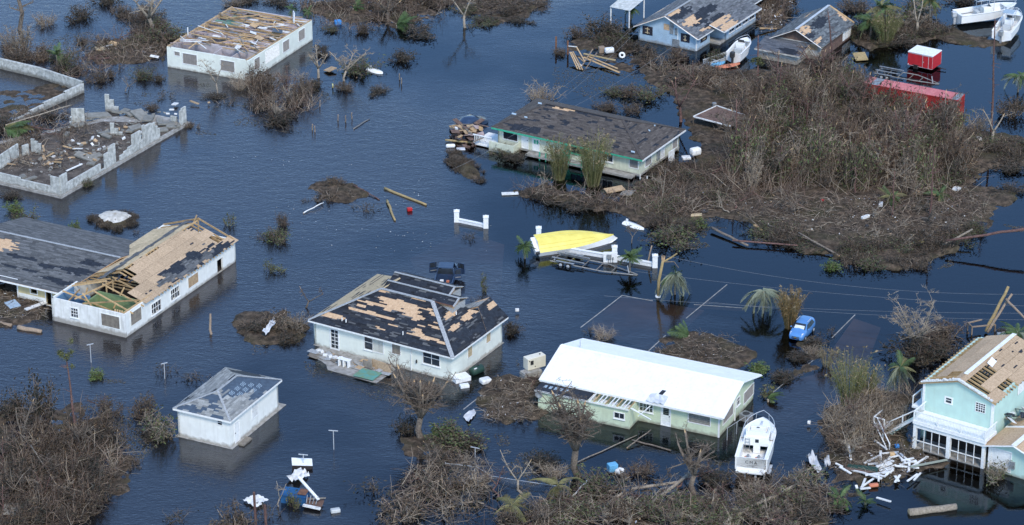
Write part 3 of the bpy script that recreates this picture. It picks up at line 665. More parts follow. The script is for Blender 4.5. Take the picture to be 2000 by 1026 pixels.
strip(H, [(xo+1.5, ym, zr+.02), (lx-.3, ym, zr+.02)], .09, .16, 'lumber', 'ridge_board', lift=-.1)
for i in range(8): MB().beam((lx-2.2+i*.25, .1, ze-.05), (lx-2.2+i*.25, ym*.95, ze+.05), .06, .14).build('ceiling_joist', 'lumber', H.o)
for a, b in [((lx-.15, 0, ze+.02), (lx-.15, ym, zr+.15)), ((lx-.15, ly, ze), (lx-.15, ym, zr+.1)), ((lx-2.4, ym-.1, ze+.4), (lx-.2, ym+.1, zr+.5)), ((lx-.15, ym, ze), (lx-.15, ym, zr))]: MB().beam(a, b, .08, .18).build('gable_rafter', 'lumber', H.o)
# --- yellow house with grey roof adjoining at far left
H = House('house', (-60,566), (122,603), (225,540), 'yellow-walled house with patchy grey shingle roof joined to the long white house', 'house')
lx, ly = H.lx, H.ly; ze = hgt(122, 603, 566)
ym_ = 1.9
o1 = H.rect('L', 66, 566, .8, .8); o1 = (o1[0], o1[1], 1.0, 1.9); o2 = H.rect('L', 95, 575, .7, 1.5); o2 = (o2[0], o2[1], .05, 2.0); o3 = H.rect('L', 15, 560, 2.4, 1.5); o3 = (o3[0], o3[1], .05, 2.1)
H.wall('L', 0, ly, 0, ze, 'yellow_wall', [o1, o2, o3]); H.wall('R', .2, lx, 0, ze, 'yellow_wall'); H.wall('L', 0, ly, 0, ze, 'yellow_wall', off=lx, inward=-1)
H.trim('L', o1, 0); H.trim('L', o2, 0); H.trim('L', o3, 0, .15)
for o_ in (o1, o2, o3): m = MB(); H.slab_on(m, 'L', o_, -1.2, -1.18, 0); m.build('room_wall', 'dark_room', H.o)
m = MB(); H.slab_on(m, 'L', (o2[1]+.1, o3[0]-.2, .05, .75), -.02, .015, 0); m.build('wainscot', 'white_wall', H.o)
zr = ze+1.5; rq = H.inv @ P(213, 499, zr); xm = max(3.0, rq.x); lx = 2*xm; y0 = -.4; pass
roof_plane(H, [(-.6, ly+3, ze-.1), (-.6, y0, ze-.1), (xm, y0-2.6, zr), (xm, ly+3, zr)], None, GREY, seed=31, feltholes=[(30,500,.8,.35),(55,505,1.0,.3),(90,520,1.1,.3),(60,530,.9,.25),(130,525,1.3,.3),(100,545,1.6,.3),(150,530,2.2,.6),(20,520,.8,.3),(180,515,1.6,.5),(125,552,1.8,.4)], holes=[(8,478,1.6,1.0)], deck='osb_orange')
roof_plane(H, [(lx+.6, y0-2.6, ze-.1), (lx+.6, ly+3, ze-.1), (xm, ly+3, zr), (xm, y0-2.6, zr)], None, GREY, seed=32)
strip(H, [(xm, y0-2.6, zr), (xm, ly+3, zr)], .3, .03, 'flash'); fascia(H, (-.62, y0, ze-.12), (-.62, ly+3, ze-.12), mt='white_trim')

# --- roofless white house (top left)
H = House('house', (329,130), (488,159), (608,78), 'white house with roof torn off, bare joists and timber heaped inside', 'house')
lx, ly = H.lx, H.ly; ze = hgt(488, 159, 119)
a1 = H.rect('L', 371, 116, 2.0, 1.35); a2 = H.rect('L', 444.5, 129.5, 1.95, 1.35); a3 = H.rect('L', 346, 105, .75, .5)
b1 = H.rect('R', 502, 124, 1.3, 1.4); b2 = H.rect('R', 558.5, 89.5, 1.6, 1.35); b3 = H.rect('R', 589, 68, 1.6, 1.35); bL = H.rect('R', 532, 104, 3.6, 1.7)
cl = lambda r: (r[0], r[1], max(r[2], .35), min(r[3], ze-.15))
a1, a2, a3, b1, b2, b3, bL = map(cl, (a1, a2, a3, b1, b2, b3, bL))
H.wall('L', 0, ly, 0, ze, 'mint_wall', [a1, a2, a3]); H.wall('R', .2, lx, 0, ze, 'mint_wall', [b1, b2, b3, bL])
bw = (ly*.28, ly*.58, .9, ze-.25)
H.wall('L', .2, ly, 0, ze, 'inner_wall', [bw], off=lx, inward=-1); H.wall('R', .2, lx, 0, ze, 'inner_wall', off=ly, inward=-1)
H.window('L', bw, off=lx-.15, nx=4, nz=2, sill=False)
for r, f in ((a1, 'L'), (a2, 'L'), (b1, 'R'), (b2, 'R'), (b3, 'R')): H.shutter(f, r)
H.shutter('L', a3); H.shutter('R', bL, mt='white_plank', trim=None)
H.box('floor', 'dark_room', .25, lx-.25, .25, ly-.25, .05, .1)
for x in (3.2, 6.6, 9.8, 13.0):
    if x < lx-1: H.box('room_wall', 'inner_wall', x, x+.12, .3, ly-.3, .1, ze-.08)
for y_ in (3.0, 5.6): H.box('room_wall', 'inner_wall', .3, lx-.3, y_, y_+.12, .1, ze-.3)
R = random.Random(5)
for i in range(int(lx/.72)):
    x = .3+i*.72
    if R.random() < (.85 if x > 3.4 else .3):
        a = R.uniform(0, .6) if x > 3 else R.uniform(0, 2); b = ly-(R.uniform(0, .5) if x > 4 else R.uniform(0, 2))
        MB().beam((x+R.uniform(-.1, .1), a, ze+R.uniform(-.1, .1)), (x+R.uniform(-.3, .3), b, ze+R.uniform(-.15, .15)), .07, .16).build('ceiling_joist', 'lumber', H.o)
    for yy in np.arange(.2, ly-1, 1.25):                     # ceiling lining left between the joists
        if x > 3.0 and R.random() < .58:
            MB().box(x+.06, x+.66, yy, yy+1.2, ze-.22, ze-.19).build('ceiling_panel', 'green_panel' if (x > lx*.55 and yy > ly*.55 and R.random() < .6) else R.choice(['pink_panel', 'pink_panel', 'white_plank', 'inner_wall']), H.o)
for i in range(95):                                         # timber thrown across the top
    x, y = R.uniform(1.5, lx-.5), R.uniform(.3, ly-.3); an = R.gauss(math.pi/2, .5) if R.random() < .7 else R.uniform(0, 3.1); ln = R.uniform(1.0, 4.2)
    d = Vector((math.cos(an), math.sin(an), R.uniform(-.1, .1)))*ln/2; c = Vector((x, y, ze+R.uniform(.05, .45)))
    p, q = c-d, c+d
    for t in (p, q): t.x = min(max(t.x, .1), lx-.1); t.y = min(max(t.y, .1), ly-.1)
    MB().beam(p, q, R.uniform(.06, .16), .07).build('fallen_rafter', R.choice(['lumber', 'lumber', 'raw_wood', 'grey_board', 'white_plank', 'pink_panel']), H.o)
for (x, y, a, w_, h_, mt) in [(lx*.62, 1.6, .5, 1.5, 1.3, 'felt_print'), (lx*.66, ly*.45, .2, 1.7, .8, 'raw_wood'), (lx*.42, 2.4, .1, 1.2, .9, 'board'), (lx*.18, 3.2, .3, 2.2, .5, 'white_plank'), (lx*.3, 2.1, .8, 1, .7, 'white_plank'), (lx*.5, 4.0, .5, 1.0, .8, 'white_plank')]:
    m = MB(); m.obox((-w_/2, -h_/2, 0), (w_, 0, 0), (0, h_, .25), (0, 0, .03)); o = m.build('loose_panel', mt, H.o); o.location = (x, y, ze+.22); o.rotation_euler = (.1, .1, a)
m = MB()                                                    # white door frame on the far corner
c = Vector((lx-2.2, 1.4, ze+.1))
for p, q in [((0, 0, 0), (.2, 0, 1.2)), ((.9, .6, 0), (1.0, .6, 1.2)), ((.2, 0, 1.2), (1.0, .6, 1.2)), ((0, 0, .05), (.9, .6, .05)), ((.1, 0, .6), (.95, .6, .6))]: m.beam(c+Vector(p), c+Vector(q), .09, .09)
m.build('upturned_door_frame', 'white_trim', H.o)
MB().beam((lx*.28, ly-.4, ze), (lx*.28, ly-.4, ze+1.1), .1, .1).build('vent_pipe', 'white_trim', H.o)
m = MB()
for i in range(40): m.beam((lx-.1-i*lx/40, ly+.05, ze+R.uniform(0, .12)), (lx-.1-i*lx/40-R.uniform(.2, .5), ly-R.uniform(.2, .9), ze+.1), .06, .05)
m.build('splintered_eave', 'lumber', H.o, kind='stuff')
m = MB(); m.beam((.0, .4, ze+.02), (lx, .12, ze+.03), .24, .07); m.build('wall_plate', 'board', H.o); m = MB(); m.beam((.1, ly-.1, ze+.03), (lx, ly-.1, ze+.04), .24, .07); m.build('wall_plate', 'board', H.o)

# --- centre house, dark hipped roof with orange gaps
H = House('house', (613,675), (881.6,744), (984,671), 'pale mint house with dark hipped roof gapped by orange decking', 'house'); CENTRE = H
lx, ly = H.lx, H.ly; ze = hgt(881.6, 744, 694)
d1 = H.rect('L', 653.7, 662, .85, 2.0); d1 = (d1[0], d1[1], .2, 2.25); q1 = H.rect('L', 720, 669, .95, 1.55); q2 = H.rect('L', 740, 673, 1.05, 1.6); q3 = H.rect('L', 774, 680.5, .95, 1.25); q4 = H.rect('L', 842.5, 699.5, 1.9, 1.45)
s1 = H.rect('R', 917.6, 684, .8, 1.45); s2 = H.rect('R', 953.5, 657, .8, 1.3); s3 = H.rect('R', 938.5, 660.5, .55, .55)
cl = lambda r: (r[0], r[1], max(r[2], .45), min(r[3], ze-.22))
q1, q2, q3, q4, s1, s2, s3 = map(cl, (q1, q2, q3, q4, s1, s2, s3)); q1 = (q1[0], q1[1], q1[2], q1[3]); q2 = (min(q2[0], q1[0]-1.1), q1[0]-.06, q2[2]-.1, q2[3])
H.wall('L', 0, ly, 0, ze, 'mint_wall', [d1, q1, q3, q4]); H.wall('R', .2, lx, 0, ze, 'mint_wall', [s1, s2, s3]); H.wall('L', 0, ly, 0, ze, 'mint_wall', off=lx, inward=-1); H.wall('R', 0, lx, 0, ze, 'mint_wall', off=ly, inward=-1)
H.box('side_wing', 'mint_wall', 1.2, 4.5, ly+.01, ly+.9, -.8, 1.9); H.box('side_wing_roof', 'white_trim', 1.0, 4.6, ly-.05, ly+1.05, 1.9, 2.0)
H.window('L', q1, nx=1, nz=2, broken=0); H.shutter('L', q2); H.boarded('L', q3, mt='grey_board'); H.window('L', q4, nx=2, nz=2)
dd = H.window('L', d1, nx=2, nz=5, sill=False, w=.16); 
for r in (s1, s2): H.boarded('R', r, mt='osb_pale')
H.boarded('R', s3, mt='white_plank')
ov = .45; x0, x1, y0, y1 = -ov, lx+ov, -ov, ly+ov; xm = lx/2; ap = H.cast(844, 579, (xm, 0, 0), (1, 0, 0)); zr = ze+max(1.3, min(2.6, ap.z-ze)); ya = max(3.0, min(ap.y, 5.2)); yb = y1-(x1-x0)/2*1.0
A, B = Vector((xm, ya, zr)), Vector((xm, yb, zr))
nst = lambda sd_, t: (lambda x, y: 2 if mnoise.noise(Vector((x*.5, y*1.6, sd_)))+.5*mnoise.noise(Vector((x*1.7, y*5, sd_+3))) > t else 1)
holes = [(773,592,2.4,.55),(765,598,1.2,.8),(800,605,1.2,1.0),(812,620,.8,.6),(793,600,1.0,.5),(722,592,1.2,.3),(766,567,1.1,.35),(750,569,.6,.3),(650,617,1.8,.38),(700,607,2.4,.2),(735,614,1.5,.25),(750,620,1.2,.2),(824,586,.9,.3),(826,577,.6,.15),(820,655,1.6,.3),(840,662,1.6,.25),(810,645,.8,.25),(741,641,.7,.18),(765,635,.5,.15),(850,640,.9,.2),(848,615,.7,.3),(863,669,.7,.2),(704,597,.7,.16),(828,637,.5,.12),(840,605,.6,.15),(853,630,.5,.12)]
roof_plane(H, [(x0, y1, ze), (x0, y0, ze), A, B], nst(1, .04), DARK, 'osb_orange', holes=[(a, b, c*.82, d*.85) for a, b, c, d in holes], seed=41, row=.16, cell=(.3, 1.1), jag=.6)
holes = [(878,612,.9,.5),(885,603,.6,.35),(913,618,1.0,.45),(920,610,.8,.4),(886,640,.7,.4),(961,596,1.0,.35),(873,619,.5,.3)]
roof_plane(H, [(x0, y0, ze), (x1, y0, ze), A], nst(2, .1), DARK, 'osb_orange', holes=holes, seed=42, row=.16, jag=.6)
roof_plane(H, [(x1, y0, ze), (x1, y1, ze), B, A], nst(3, .1), DARK, 'osb_orange', seed=43, row=.25)
roof_plane(H, [(x1+2.2, y1, ze), (x0, y1, ze), B, B+Vector((2.6, -.6, .35))], lambda x, y: 0 if mnoise.noise(Vector((x*.35, y*2.6, 3))) > -.28 else 1, DARK, 'osb_pale', seed=44, row=.2)
for k, (dx, y2, dz, y3) in enumerate([(1.5, 3.0, .28, B.y+.2), (3.3, 4.6, .42, B.y+.5)]):   # two stepped roof ridges rising behind the main one
    X = xm+dx; z2 = zr+dz
    roof_plane(H, [(X-1.15, y3, z2-.5), (X-1.15, y2, z2-.5), (X, y2, z2), (X, y3, z2)], nst(5+k, .2), DARK, 'osb_orange', seed=45+k, row=.22, th=.3)
    roof_plane(H, [(X+1.6, y2, z2-.6), (X+1.6, y3, z2-.6), (X, y3, z2), (X, y2, z2)], nst(7+k, .2), DARK, 'osb_orange', seed=47+k, row=.25)
    H.box('roof_step', 'flash', X-1.1, X+1.4, y2+.1, y3-.2, z2-1.5, z2-.7)
    strip(H, [(X-1.15, y2, z2-.48), (X-1.15, y3, z2-.48)], .16, .05, 'rust', 'step_flashing'); strip(H, [(X, y2, z2), (X, y3, z2)], .25, .05)
    strip(H, [(X-1.15, y2-.05, z2-.5), (X, y2-.05, z2), (X+1.6, y2-.05, z2-.6)], .2, .05)
# rear cross wing at the right end: its slope runs on from the hip end
hn = (A-Vector((x0, y0, ze))).cross(Vector((1, 0, 0))); A2 = H.cast(957, 581, (x0, y0, ze), hn)+Vector((0, 0, .04)); V2 = H.cast(934, 600, (x0, y0, ze), hn)+Vector((0, 0, .04)); up4 = Vector((0, 0, .04))
roof_plane(H, [Vector((lx*.62, y0, ze))+up4, Vector((x1+.03, y0, ze))+up4, A2, V2], nst(9, .15), DARK, 'osb_orange', seed=49, row=.22, holes=[(961,596,1.0,.4)], jag=.5)
roof_plane(H, [(x1, y0+2*(A2.y-y0), ze), (V2.x, y0+2*(A2.y-y0), ze), V2, A2], None, PALE, seed=50)
strip(H, [(x0, y0, ze), A], .42, .05, 'flash', 'hip_cap'); strip(H, [(x0, y1, ze), B], .3, .05, 'flash', 'hip_cap'); strip(H, [A, B], .35, .05)
for a, b in [((x0-.02, y0, ze), (x0-.02, y1, ze)), ((x0, y0-.02, ze), (x1, y0-.02, ze))]: fascia(H, a, b, .16)
for (px, py) in [(668,627),(676,630),(787,654),(891,615)]:
    q = H.cast(px, py, (x0, 0, ze), (A-Vector((x0, y0, ze))).cross(Vector((0, 1, 0)))) if px < 850 else H.cast(px, py, (0, y0, ze), (A-Vector((x0, y0, ze))).cross(Vector((1, 0, 0))))
    MB().tube([q-Vector((0, 0, .1)), q+Vector((0, 0, .35))], .06, 6).build('vent_pipe', 'white_trim', H.o)
H.box('downpipe', 'white_trim', -.1, -.02, 4.6, 4.66, 0, ze-.1); H.box('wall_lamp', 'dark_metal', -.16, -.02, 3.95, 4.05, 1.0, 1.35)
H.box('slab', 'concrete', -.15, lx+.15, -.15, ly+.1, -.6, .04)
# litter-strewn terrace in front of it: paving slabs heaved by the flood
T = empty('terrace', P(640, 690), math.atan2((P(760,745)-P(615,695)).y, (P(760,745)-P(615,695)).x), 'broken paved terrace strewn with slabs in front of the mint house', 'terrace')
ti = Matrix.Translation(P(640, 690)) @ Matrix.Rotation(T.rotation_euler.z, 4, 'Z'); ti = ti.inverted()
def paving(px, py, w_, h_, rz, z, mt, nm='paving_slab', tilt=(0, 0), th=.1):
    p = ti @ P(px, py, z); m = MB().box(-w_/2, w_/2, -h_/2, h_/2, -th, 0); o = m.build(nm, mt, T, bevel=.02); o.location = p; o.rotation_euler = (tilt[0], tilt[1], rz)
R = random.Random(4)
m = MB(); m.prism([ti @ P(a, b, .06) for a, b in [(604,690),(628,676),(765,712),(772,722),(735,748),(640,722),(637,712)]], (0, 0, -.35)); m.build('terrace_base', 'concrete', T)
for i in range(46):
    t = R.random(); px = 610+t*150; py = 683+t*34+R.uniform(-3, 16); 
    if px < 640 and py > 700: continue
    paving(px, py, R.uniform(.5, 1.3), R.uniform(.4, .8), R.uniform(-.5, .5), .12+R.uniform(0, .12), R.choice(['concrete', 'concrete', 'grey_board', 'board', 'flash']), tilt=(R.uniform(-.08, .08), R.uniform(-.08, .08)), th=.06)
paving(718, 731, 2.3, 1.9, .15, .24, 'teal_tarp', 'green_sheet', th=.03)
paving(745, 707, 2.4, .1, .0, 1.0, 'osb', 'leaning_sheet', tilt=(-.1, 0), th=1.0); paving(718, 706, 1.2, .1, .0, .85, 'grey_board', 'leaning_sheet', tilt=(-.1, 0), th=.7)
paving(672, 701, 1.5, .6, .1, .85, 'white_trim', 'table_top', th=.05)
for dx in (-.5, 0, .5): paving(672+dx*18, 704+dx*4, .1, .4, 0, .78, 'white_trim', 'table_leg', th=.7)
for i in range(7): paving(620+i*9+R.uniform(-3, 3), 684+i*3+R.uniform(-2, 2), .45, .35, R.uniform(0, 3), .35, 'white_plank', 'white_bag', th=.25)
# --- lime green house under a clean white metal roof
H = House('house', (1066,786), (1404,855), (1477,780), 'lime green bungalow with plain bright white gable roof', 'house'); LIME = H
lx, ly = H.lx, H.ly; ze = hgt(1404, 855, 820)
xm = lx/2; ap = H.cast(1454, 747.6, (xm, 0, 0), (1, 0, 0)); zee = H.cast(1413, 818, (-.55, 0, 0), (1, 0, 0)).z; zr = max(zee+1.0, min(zee+2.8, ap.z)); slp = (zr-zee)/(xm+.55); ze = zee+.55*slp; print('LIME', lx, ly, ze, zr, zee, ap)
ya0 = H.on('L', 1246, 824)[0]; an = H.inv @ P(1229, 839); xa = min(-.9, an.x)          # annex corner
g1 = H.rect('L', 1366, 819, 2.2, .95); g2 = H.rect('L', 1300.5, 817, .9, 2.0); g2 = (g2[0], g2[1], .12, min(2.12, ze-.12)); g3 = H.rect('L', 1262, 796.5, 1.35, .8)
h1 = H.rect('R', 1422, 808, 2.6, 1.2); h2 = H.rect('R', 1441.5, 783.5, .8, .75); h3 = H.rect('R', 1462, 769, 2.6, 1.2)
cl = lambda r: (r[0], r[1], max(r[2], .6), min(r[3], ze-.15))
g2 = (g2[0], g2[1], .12, min(2.12, 9)); g1, g3, h1, h2, h3 = map(cl, (g1, g3, h1, h2, h3))
H.wall('L', 0, ly, 0, ze, 'lime_wall', [g1, g2, g3]); H.wall('R', .2, lx, 0, ze, 'lime_wall', [h1, h2, h3], top=[(.2, ze+.2*slp), (xm, zr-.08), (lx, ze)])
H.wall('L', 0, ly, 0, ze, 'lime_wall', off=lx, inward=-1); H.wall('R', 0, lx, 0, ze, 'lime_wall', off=ly, inward=-1, top=[(0, ze), (xm, zr-.08), (lx, ze)])
m = MB(); n_ = int(ze/.2)
for i in range(3, n_): H.slab_on(m, 'L', (.02, ya0-.02, i*.2, i*.2+.016), 0, .012, 0)
m.build('siding_joint', 'lime_wall', H.o)
H.shutter('L', g1); H.door('L', g2); H.window('L', g3, nx=4, nz=2); H.shutter('R', h1); H.window('R', h2, nx=2, nz=2); H.shutter('R', h3)
for a in (0.0,): H.box('corner_board', 'white_trim', -.03, .12, -.03, .12, 0, ze)
H.box('downpipe', 'white_trim', H.on('R', 1434, 800)[0], H.on('R', 1434, 800)[0]+.1, -.12, -.02, 0, ze+.6)
ovx, ovy = .55, .55
def metal_slope(x_e, z_e, nm='roof_sheet'):
    n = 13; y0, y1 = -ovy, ly+ovy; w_ = (y1-y0)/n
    for i in range(n):
        a, b = y0+i*w_+.004, y0+(i+1)*w_-.004
        p = [Vector((x_e, a, z_e)), Vector((x_e, b, z_e)), Vector((xm, b, zr)), Vector((xm, a, zr))]
        nn = (p[1]-p[0]).cross(p[3]-p[0]).normalized(); nn = nn if nn.z > 0 else -nn
        MB().prism(p, nn*.05).build(nm, 'white_roof', H.o)
metal_slope(-ovx, ze-ovx*slp); metal_slope(lx+ovx, ze-ovx*slp)
MB().prism([(xm-.3, -ovy-.02, zr+.0), (xm, -ovy-.02, zr+.1), (xm+.3, -ovy-.02, zr)], (0, ly+2*ovy+.04, 0)).build('ridge_cap', 'white_roof', H.o)
for xe in (-ovx-.03, lx+ovx+.03): fascia(H, (xe, -ovy, ze-ovx*slp+.06), (xe, ly+ovy, ze-ovx*slp+.06), .2)
for yy in (-ovy-.03, ly+ovy+.03):
    m = MB(); m.beam((-ovx, yy, ze-ovx*slp-.02), (xm, yy, zr-.02), .04, .2, (0, 1, 0)); m.beam((lx+ovx, yy, ze-ovx*slp-.02), (xm, yy, zr-.02), .04, .2, (0, 1, 0)); m.build('barge_board', 'white_trim', H.o)
# torn sheet and dark gap in the roof
sn_ = Vector((-slp, 0, 1)).normalized(); up_ = Vector((1, 0, slp)).normalized()
c = H.cast(1292, 772, (0, 0, ze), sn_); m = MB(); m.obox(c+sn_*.062-up_*.5, up_*1.15+Vector((0, -.25, 0)), (0, .42, 0), sn_*.01); m.build('roof_gap', 'felt', H.o)
c = H.cast(1283, 784, (0, 0, ze), sn_); m = MB(); R = random.Random(8)
g = [[c+up_*(i*.3-.45)+Vector((0, j*.3-.9, 0))+sn_*(.1+R.uniform(0, .22)) for j in range(7)] for i in range(5)]
for i in range(4):
    for j in range(6): m.add([g[i][j], g[i+1][j], g[i+1][j+1], g[i][j+1]], [(0, 1, 2, 3)])
m.build('crumpled_sheet', 'plastic_sheet', H.o)
MB().tube([(xm+.6, ly-1.2, zr-.4), (xm+.6, ly-1.2, zr+.65)], .05, 6).build('vent_pipe', 'galv', H.o)
# annex with its roof partly gone
yl = ly+.0; za = ze-.3; zw = hgt(1229, 839, 800)
zw = max(1.5, min(za, zw)); k1 = H.rect('L', 1209.5, 812, 1.0, .55, off=xa); k1 = (k1[0], k1[1], max(k1[2], .8), min(k1[3], zw-.1))
H.wall('L', ya0, yl, 0, zw, 'lime_wall', [k1], off=xa, name='annex_wall'); H.window('L', k1, off=xa, nx=2, nz=1)
H.wall('R', xa+.2, 0, 0, zw, 'lime_wall', off=ya0, name='annex_wall'); H.wall('R', xa+.2, 0, 0, zw, 'lime_wall', off=yl, inward=-1, name='annex_wall')
H.box('annex_floor', 'inner_wall', xa+.2, -.02, ya0+.2, yl-.2, .3, .4)
yt = ya0+(yl-ya0)*.46
m = MB(); m.prism([(xa-.25, yt, zw+.02), (xa-.25, yl+.3, zw+.02), (-.02, yl+.3, za), (-.02, yt, za)], (0, 0, .06)); d_ = m.build('annex_roof', 'felt', H.o)
for i in range(5):
    for k in range(2): yy = yl-.6-i*.55; m = MB().obox((xa+.5+k*.9, yy, zw+.095+(.5+k*.9)*(za-zw)/abs(xa)), (.5, 0, .5*(za-zw)/abs(xa)), (0, .3, 0), (0, 0, .004)); m.build('underlay_print', 'print', d_)
for i in range(11):
    yy = ya0+.1+i*(yt-ya0)/11; MB().beam((xa-.2, yy, zw+.05), (-.03, yy, za+.02), .06, .12).build('rafter', 'white_trim' if i % 3 else 'lumber', H.o)
for (a, b) in [(.3, 1.2), (1.9, 2.6), (3.0, 3.6)]: MB().box(xa+.3, -.5, ya0+a, ya0+b, zw-.5, zw-.42).build('ceiling_panel', 'white_plank', H.o)
H.box('annex_partition', 'white_plank', xa+.2, -.05, yt-.1, yt, .4, zw); MB().beam((xa-.22, ya0, zw+.02), (xa-.22, yl+.3, zw+.02), .05, .14).build('fascia', 'white_trim', H.o)
m = MB(); m.beam((xa+.1, ya0-.05, zw+.1), (xa-.2, ya0-2.3, zw-.5), .1, .06); m.beam((xa+.5, ya0-.05, zw-.1), (xa, ya0-2.0, zw-.6), .1, .06); m.beam((-.1, ya0-1.6, zw+.1), (xa, ya0-.9, zw-.55), .07, .05); m.build('hanging_gutter', 'white_trim', H.o)
m = MB(); 
for i in range(12): a = i*math.pi/6; m.add([(xa-.4, yl-.3, zw-.2), (xa-.5, yl-.3+.4*math.cos(a), zw-.2+.4*math.sin(a)), (xa-.5, yl-.3+.4*math.cos(a+.5236), zw-.2+.4*math.sin(a+.5236))], [(0, 1, 2)])
m.build('dish_antenna', 'grey_metal', H.o)
# --- cream house with green trim and brown hipped roof
H = House('house', (972,287), (1250,348), (1327,294), 'cream house with emerald green trim under a brown hipped roof', 'house'); CREAM = H
lx, ly = H.lx, H.ly; ze = hgt(1250, 348, 308); zf = .45
v1 = H.rect('L', 997, 264.5, 1.9, 1.15); v2 = H.rect('L', 1025.5, 279, .8, 1.9); v3 = H.rect('L', 1047, 284, .8, 1.9); v4 = H.rect('L', 1130, 293, 1.9, 1.0); v5 = H.rect('L', 1187, 305.5, 1.3, 1.2); v6 = H.rect('L', 1238, 317.5, 1.1, 1.3); vg = H.rect('L', 1106, 295, .9, 1.8)
j1 = H.rect('R', 1266, 313.5, 1.5, 1.2); j2 = H.rect('R', 1284.5, 301, .7, 1.2); j3 = H.rect('R', 1294, 297, .85, 1.4); j4 = H.rect('R', 1318, 280, 1.2, 1.2)
cl = lambda r: (r[0], r[1], max(r[2], zf+.15), min(r[3], ze-.16))
v1, v2, v3, v4, v5, v6, vg, j1, j2, j3, j4 = map(cl, (v1, v2, v3, v4, v5, v6, vg, j1, j2, j3, j4))
H.wall('L', 0, ly, zf, ze, 'cream_wall', [v1, v2, v3, v4, v5, v6, vg], bottom=zf); H.wall('R', .2, lx, zf, ze, 'cream_wall', [j1, j4], bottom=zf)
H.wall('L', 0, ly, 0, ze, 'cream_wall', off=lx, inward=-1); H.wall('R', 0, lx, 0, ze, 'cream_wall', off=ly, inward=-1)
H.box('floor', 'concrete', -.05, lx, -.05, ly, zf-.2, zf)
for i in range(9): H.box('pier', 'concrete', .15, .55, .15+i*(ly-.7)/8, .55+i*(ly-.7)/8, -.8, zf-.2)
for i in range(1, 4): H.box('pier', 'concrete', i*lx/4, i*lx/4+.4, .15, .55, -.8, zf-.2)
H.shutter('L', v1, mt='black_shutter', trim='white_trim'); H.door('L', v2, glass=False); d_ = H.door('L', v3, glass=False)
for k in (-1, 1): m = MB(); c_ = (v3[0]+v3[1])/2+k*.17; H.slab_on(m, 'L', (c_-.12, c_+.12, v3[3]-.8, v3[3]-.3), -.012, .004, 0); m.build('door_panel', 'green_trim', d_)
H.boarded('L', vg, mt='green_trim', trim='green_trim'); H.window('L', v4, nx=3, nz=1, mt='green_trim'); H.window('L', v5, nx=2, nz=1, mt='white_trim'); H.shutter('L', v6); H.shutter('R', j1); H.shutter('R', j4)
H.boarded('R', j3, mt='white_plank'); m = MB(); H.slab_on(m, 'R', j2, 0, .18, 0); m.build('meter_box', 'grey_metal', H.o)
ov = .55; x0, x1, y0, y1 = -ov, lx+ov, -ov, ly+ov; xm = lx/2; ap = H.cast(1220, 235, (xm, 0, 0), (1, 0, 0)); zr = ze+max(1.2, min(2.6, ap.z-ze)); hw = (x1-x0)/2
A, B = Vector((xm, y0+hw*1.02, zr)), Vector((xm, y1-hw*.8, zr))
dull = lambda sd_, t: (lambda x, y: 2 if mnoise.noise(Vector((x*.8, y*2.2, sd_)))+.4*mnoise.noise(Vector((x*2.6, y*5, sd_))) > t else 1)
roof_plane(H, [(x0, y1, ze), (x0, y0, ze), A, B], dull(1, -.42), BROWN, 'osb_orange', seed=61, holes=[(1099,213,1.0,.28)], feltholes=[(1026,252,2.2,.6),(1120,215,4.5,.35)])
roof_plane(H, [(x0, y0, ze), (x1, y0, ze), A], dull(2, -.4), BROWN, seed=62); roof_plane(H, [(x1, y0, ze), (x1, y1, ze), B, A], None, BROWN, seed=63); roof_plane(H, [(x1, y1, ze), (x0, y1, ze), B], None, BROWN, seed=64)
for a, b in [((x0, y0, ze), A), ((x0, y1, ze), B), (A, B), ((x1, y0, ze), A)]: strip(H, [a, b], .3, .03, 'brown_ridge', 'hip_cap', lift=.04)
fascia(H, (x0-.03, y0, ze), (x0-.03, y1, ze), .2, 'green_trim'); fascia(H, (x0, y0-.03, ze), (x1, y0-.03, ze), .2)
MB().prism([(x0, y0, ze-.1), (x1, y0, ze-.1), (x1, y1, ze-.1), (x0, y1, ze-.1)], (0, 0, -.03)).build('soffit', 'white_trim', H.o)
# front veranda: deck, low wall, posts and railing
ya = H.on('L', 1050, 300)[0]; H.box('veranda_deck', 'concrete', -1.2, -.22, .5, ya+1.0, zf-.25, zf-.06)
yb_ = H.on('L', 1012, 290)[0]; H.box('porch_wall', 'cream_wall', -1.6, -1.45, yb_-.3, ly+.3, -.6, zf+.75); H.box('porch_wall', 'cream_wall', -1.44, -.02, yb_-.3, yb_-.15, -.6, zf+.75)
for i in range(11): H.box('baluster', 'white_trim', -1.0+i*.0, -.94, ly+.35+i*.22, ly+.42+i*.22, zf-.1, zf+.85)
H.box('handrail', 'white_trim', -1.05, -.9, ly+.3, ly+2.8, zf+.85, zf+.95); H.box('side_deck', 'white_trim', -1.1, 2.6, ly+.25, ly+2.8, zf-.3, zf-.1)
for yy in (H.on('L', 1064, 300)[0], H.on('L', 1076, 300)[0], H.on('L', 1120, 300)[0], H.on('L', 1146, 300)[0]): H.box('veranda_post', 'green_trim', -1.15, -1.03, yy, yy+.12, -.6, 1.0)
H.box('veranda_rail', 'green_trim', -1.13, -1.05, H.on('L', 1150, 300)[0], H.on('L', 1100, 300)[0], .3, .42)
for k in (0, 1): H.box('stilt', 'white_trim', -.3-k*.0, -.2, -.2-k*.9, -.1-k*.9, -.6, zf+.1)
m = MB()
for i in range(9): m.box(lx*.52+i*.16, lx*.52+i*.16+.08, -1.1, -1.0, .1, 1.6)
m.build('hanging_slat_panel', 'white_trim', H.o).rotation_euler = (0, 0, 0)
m = MB()
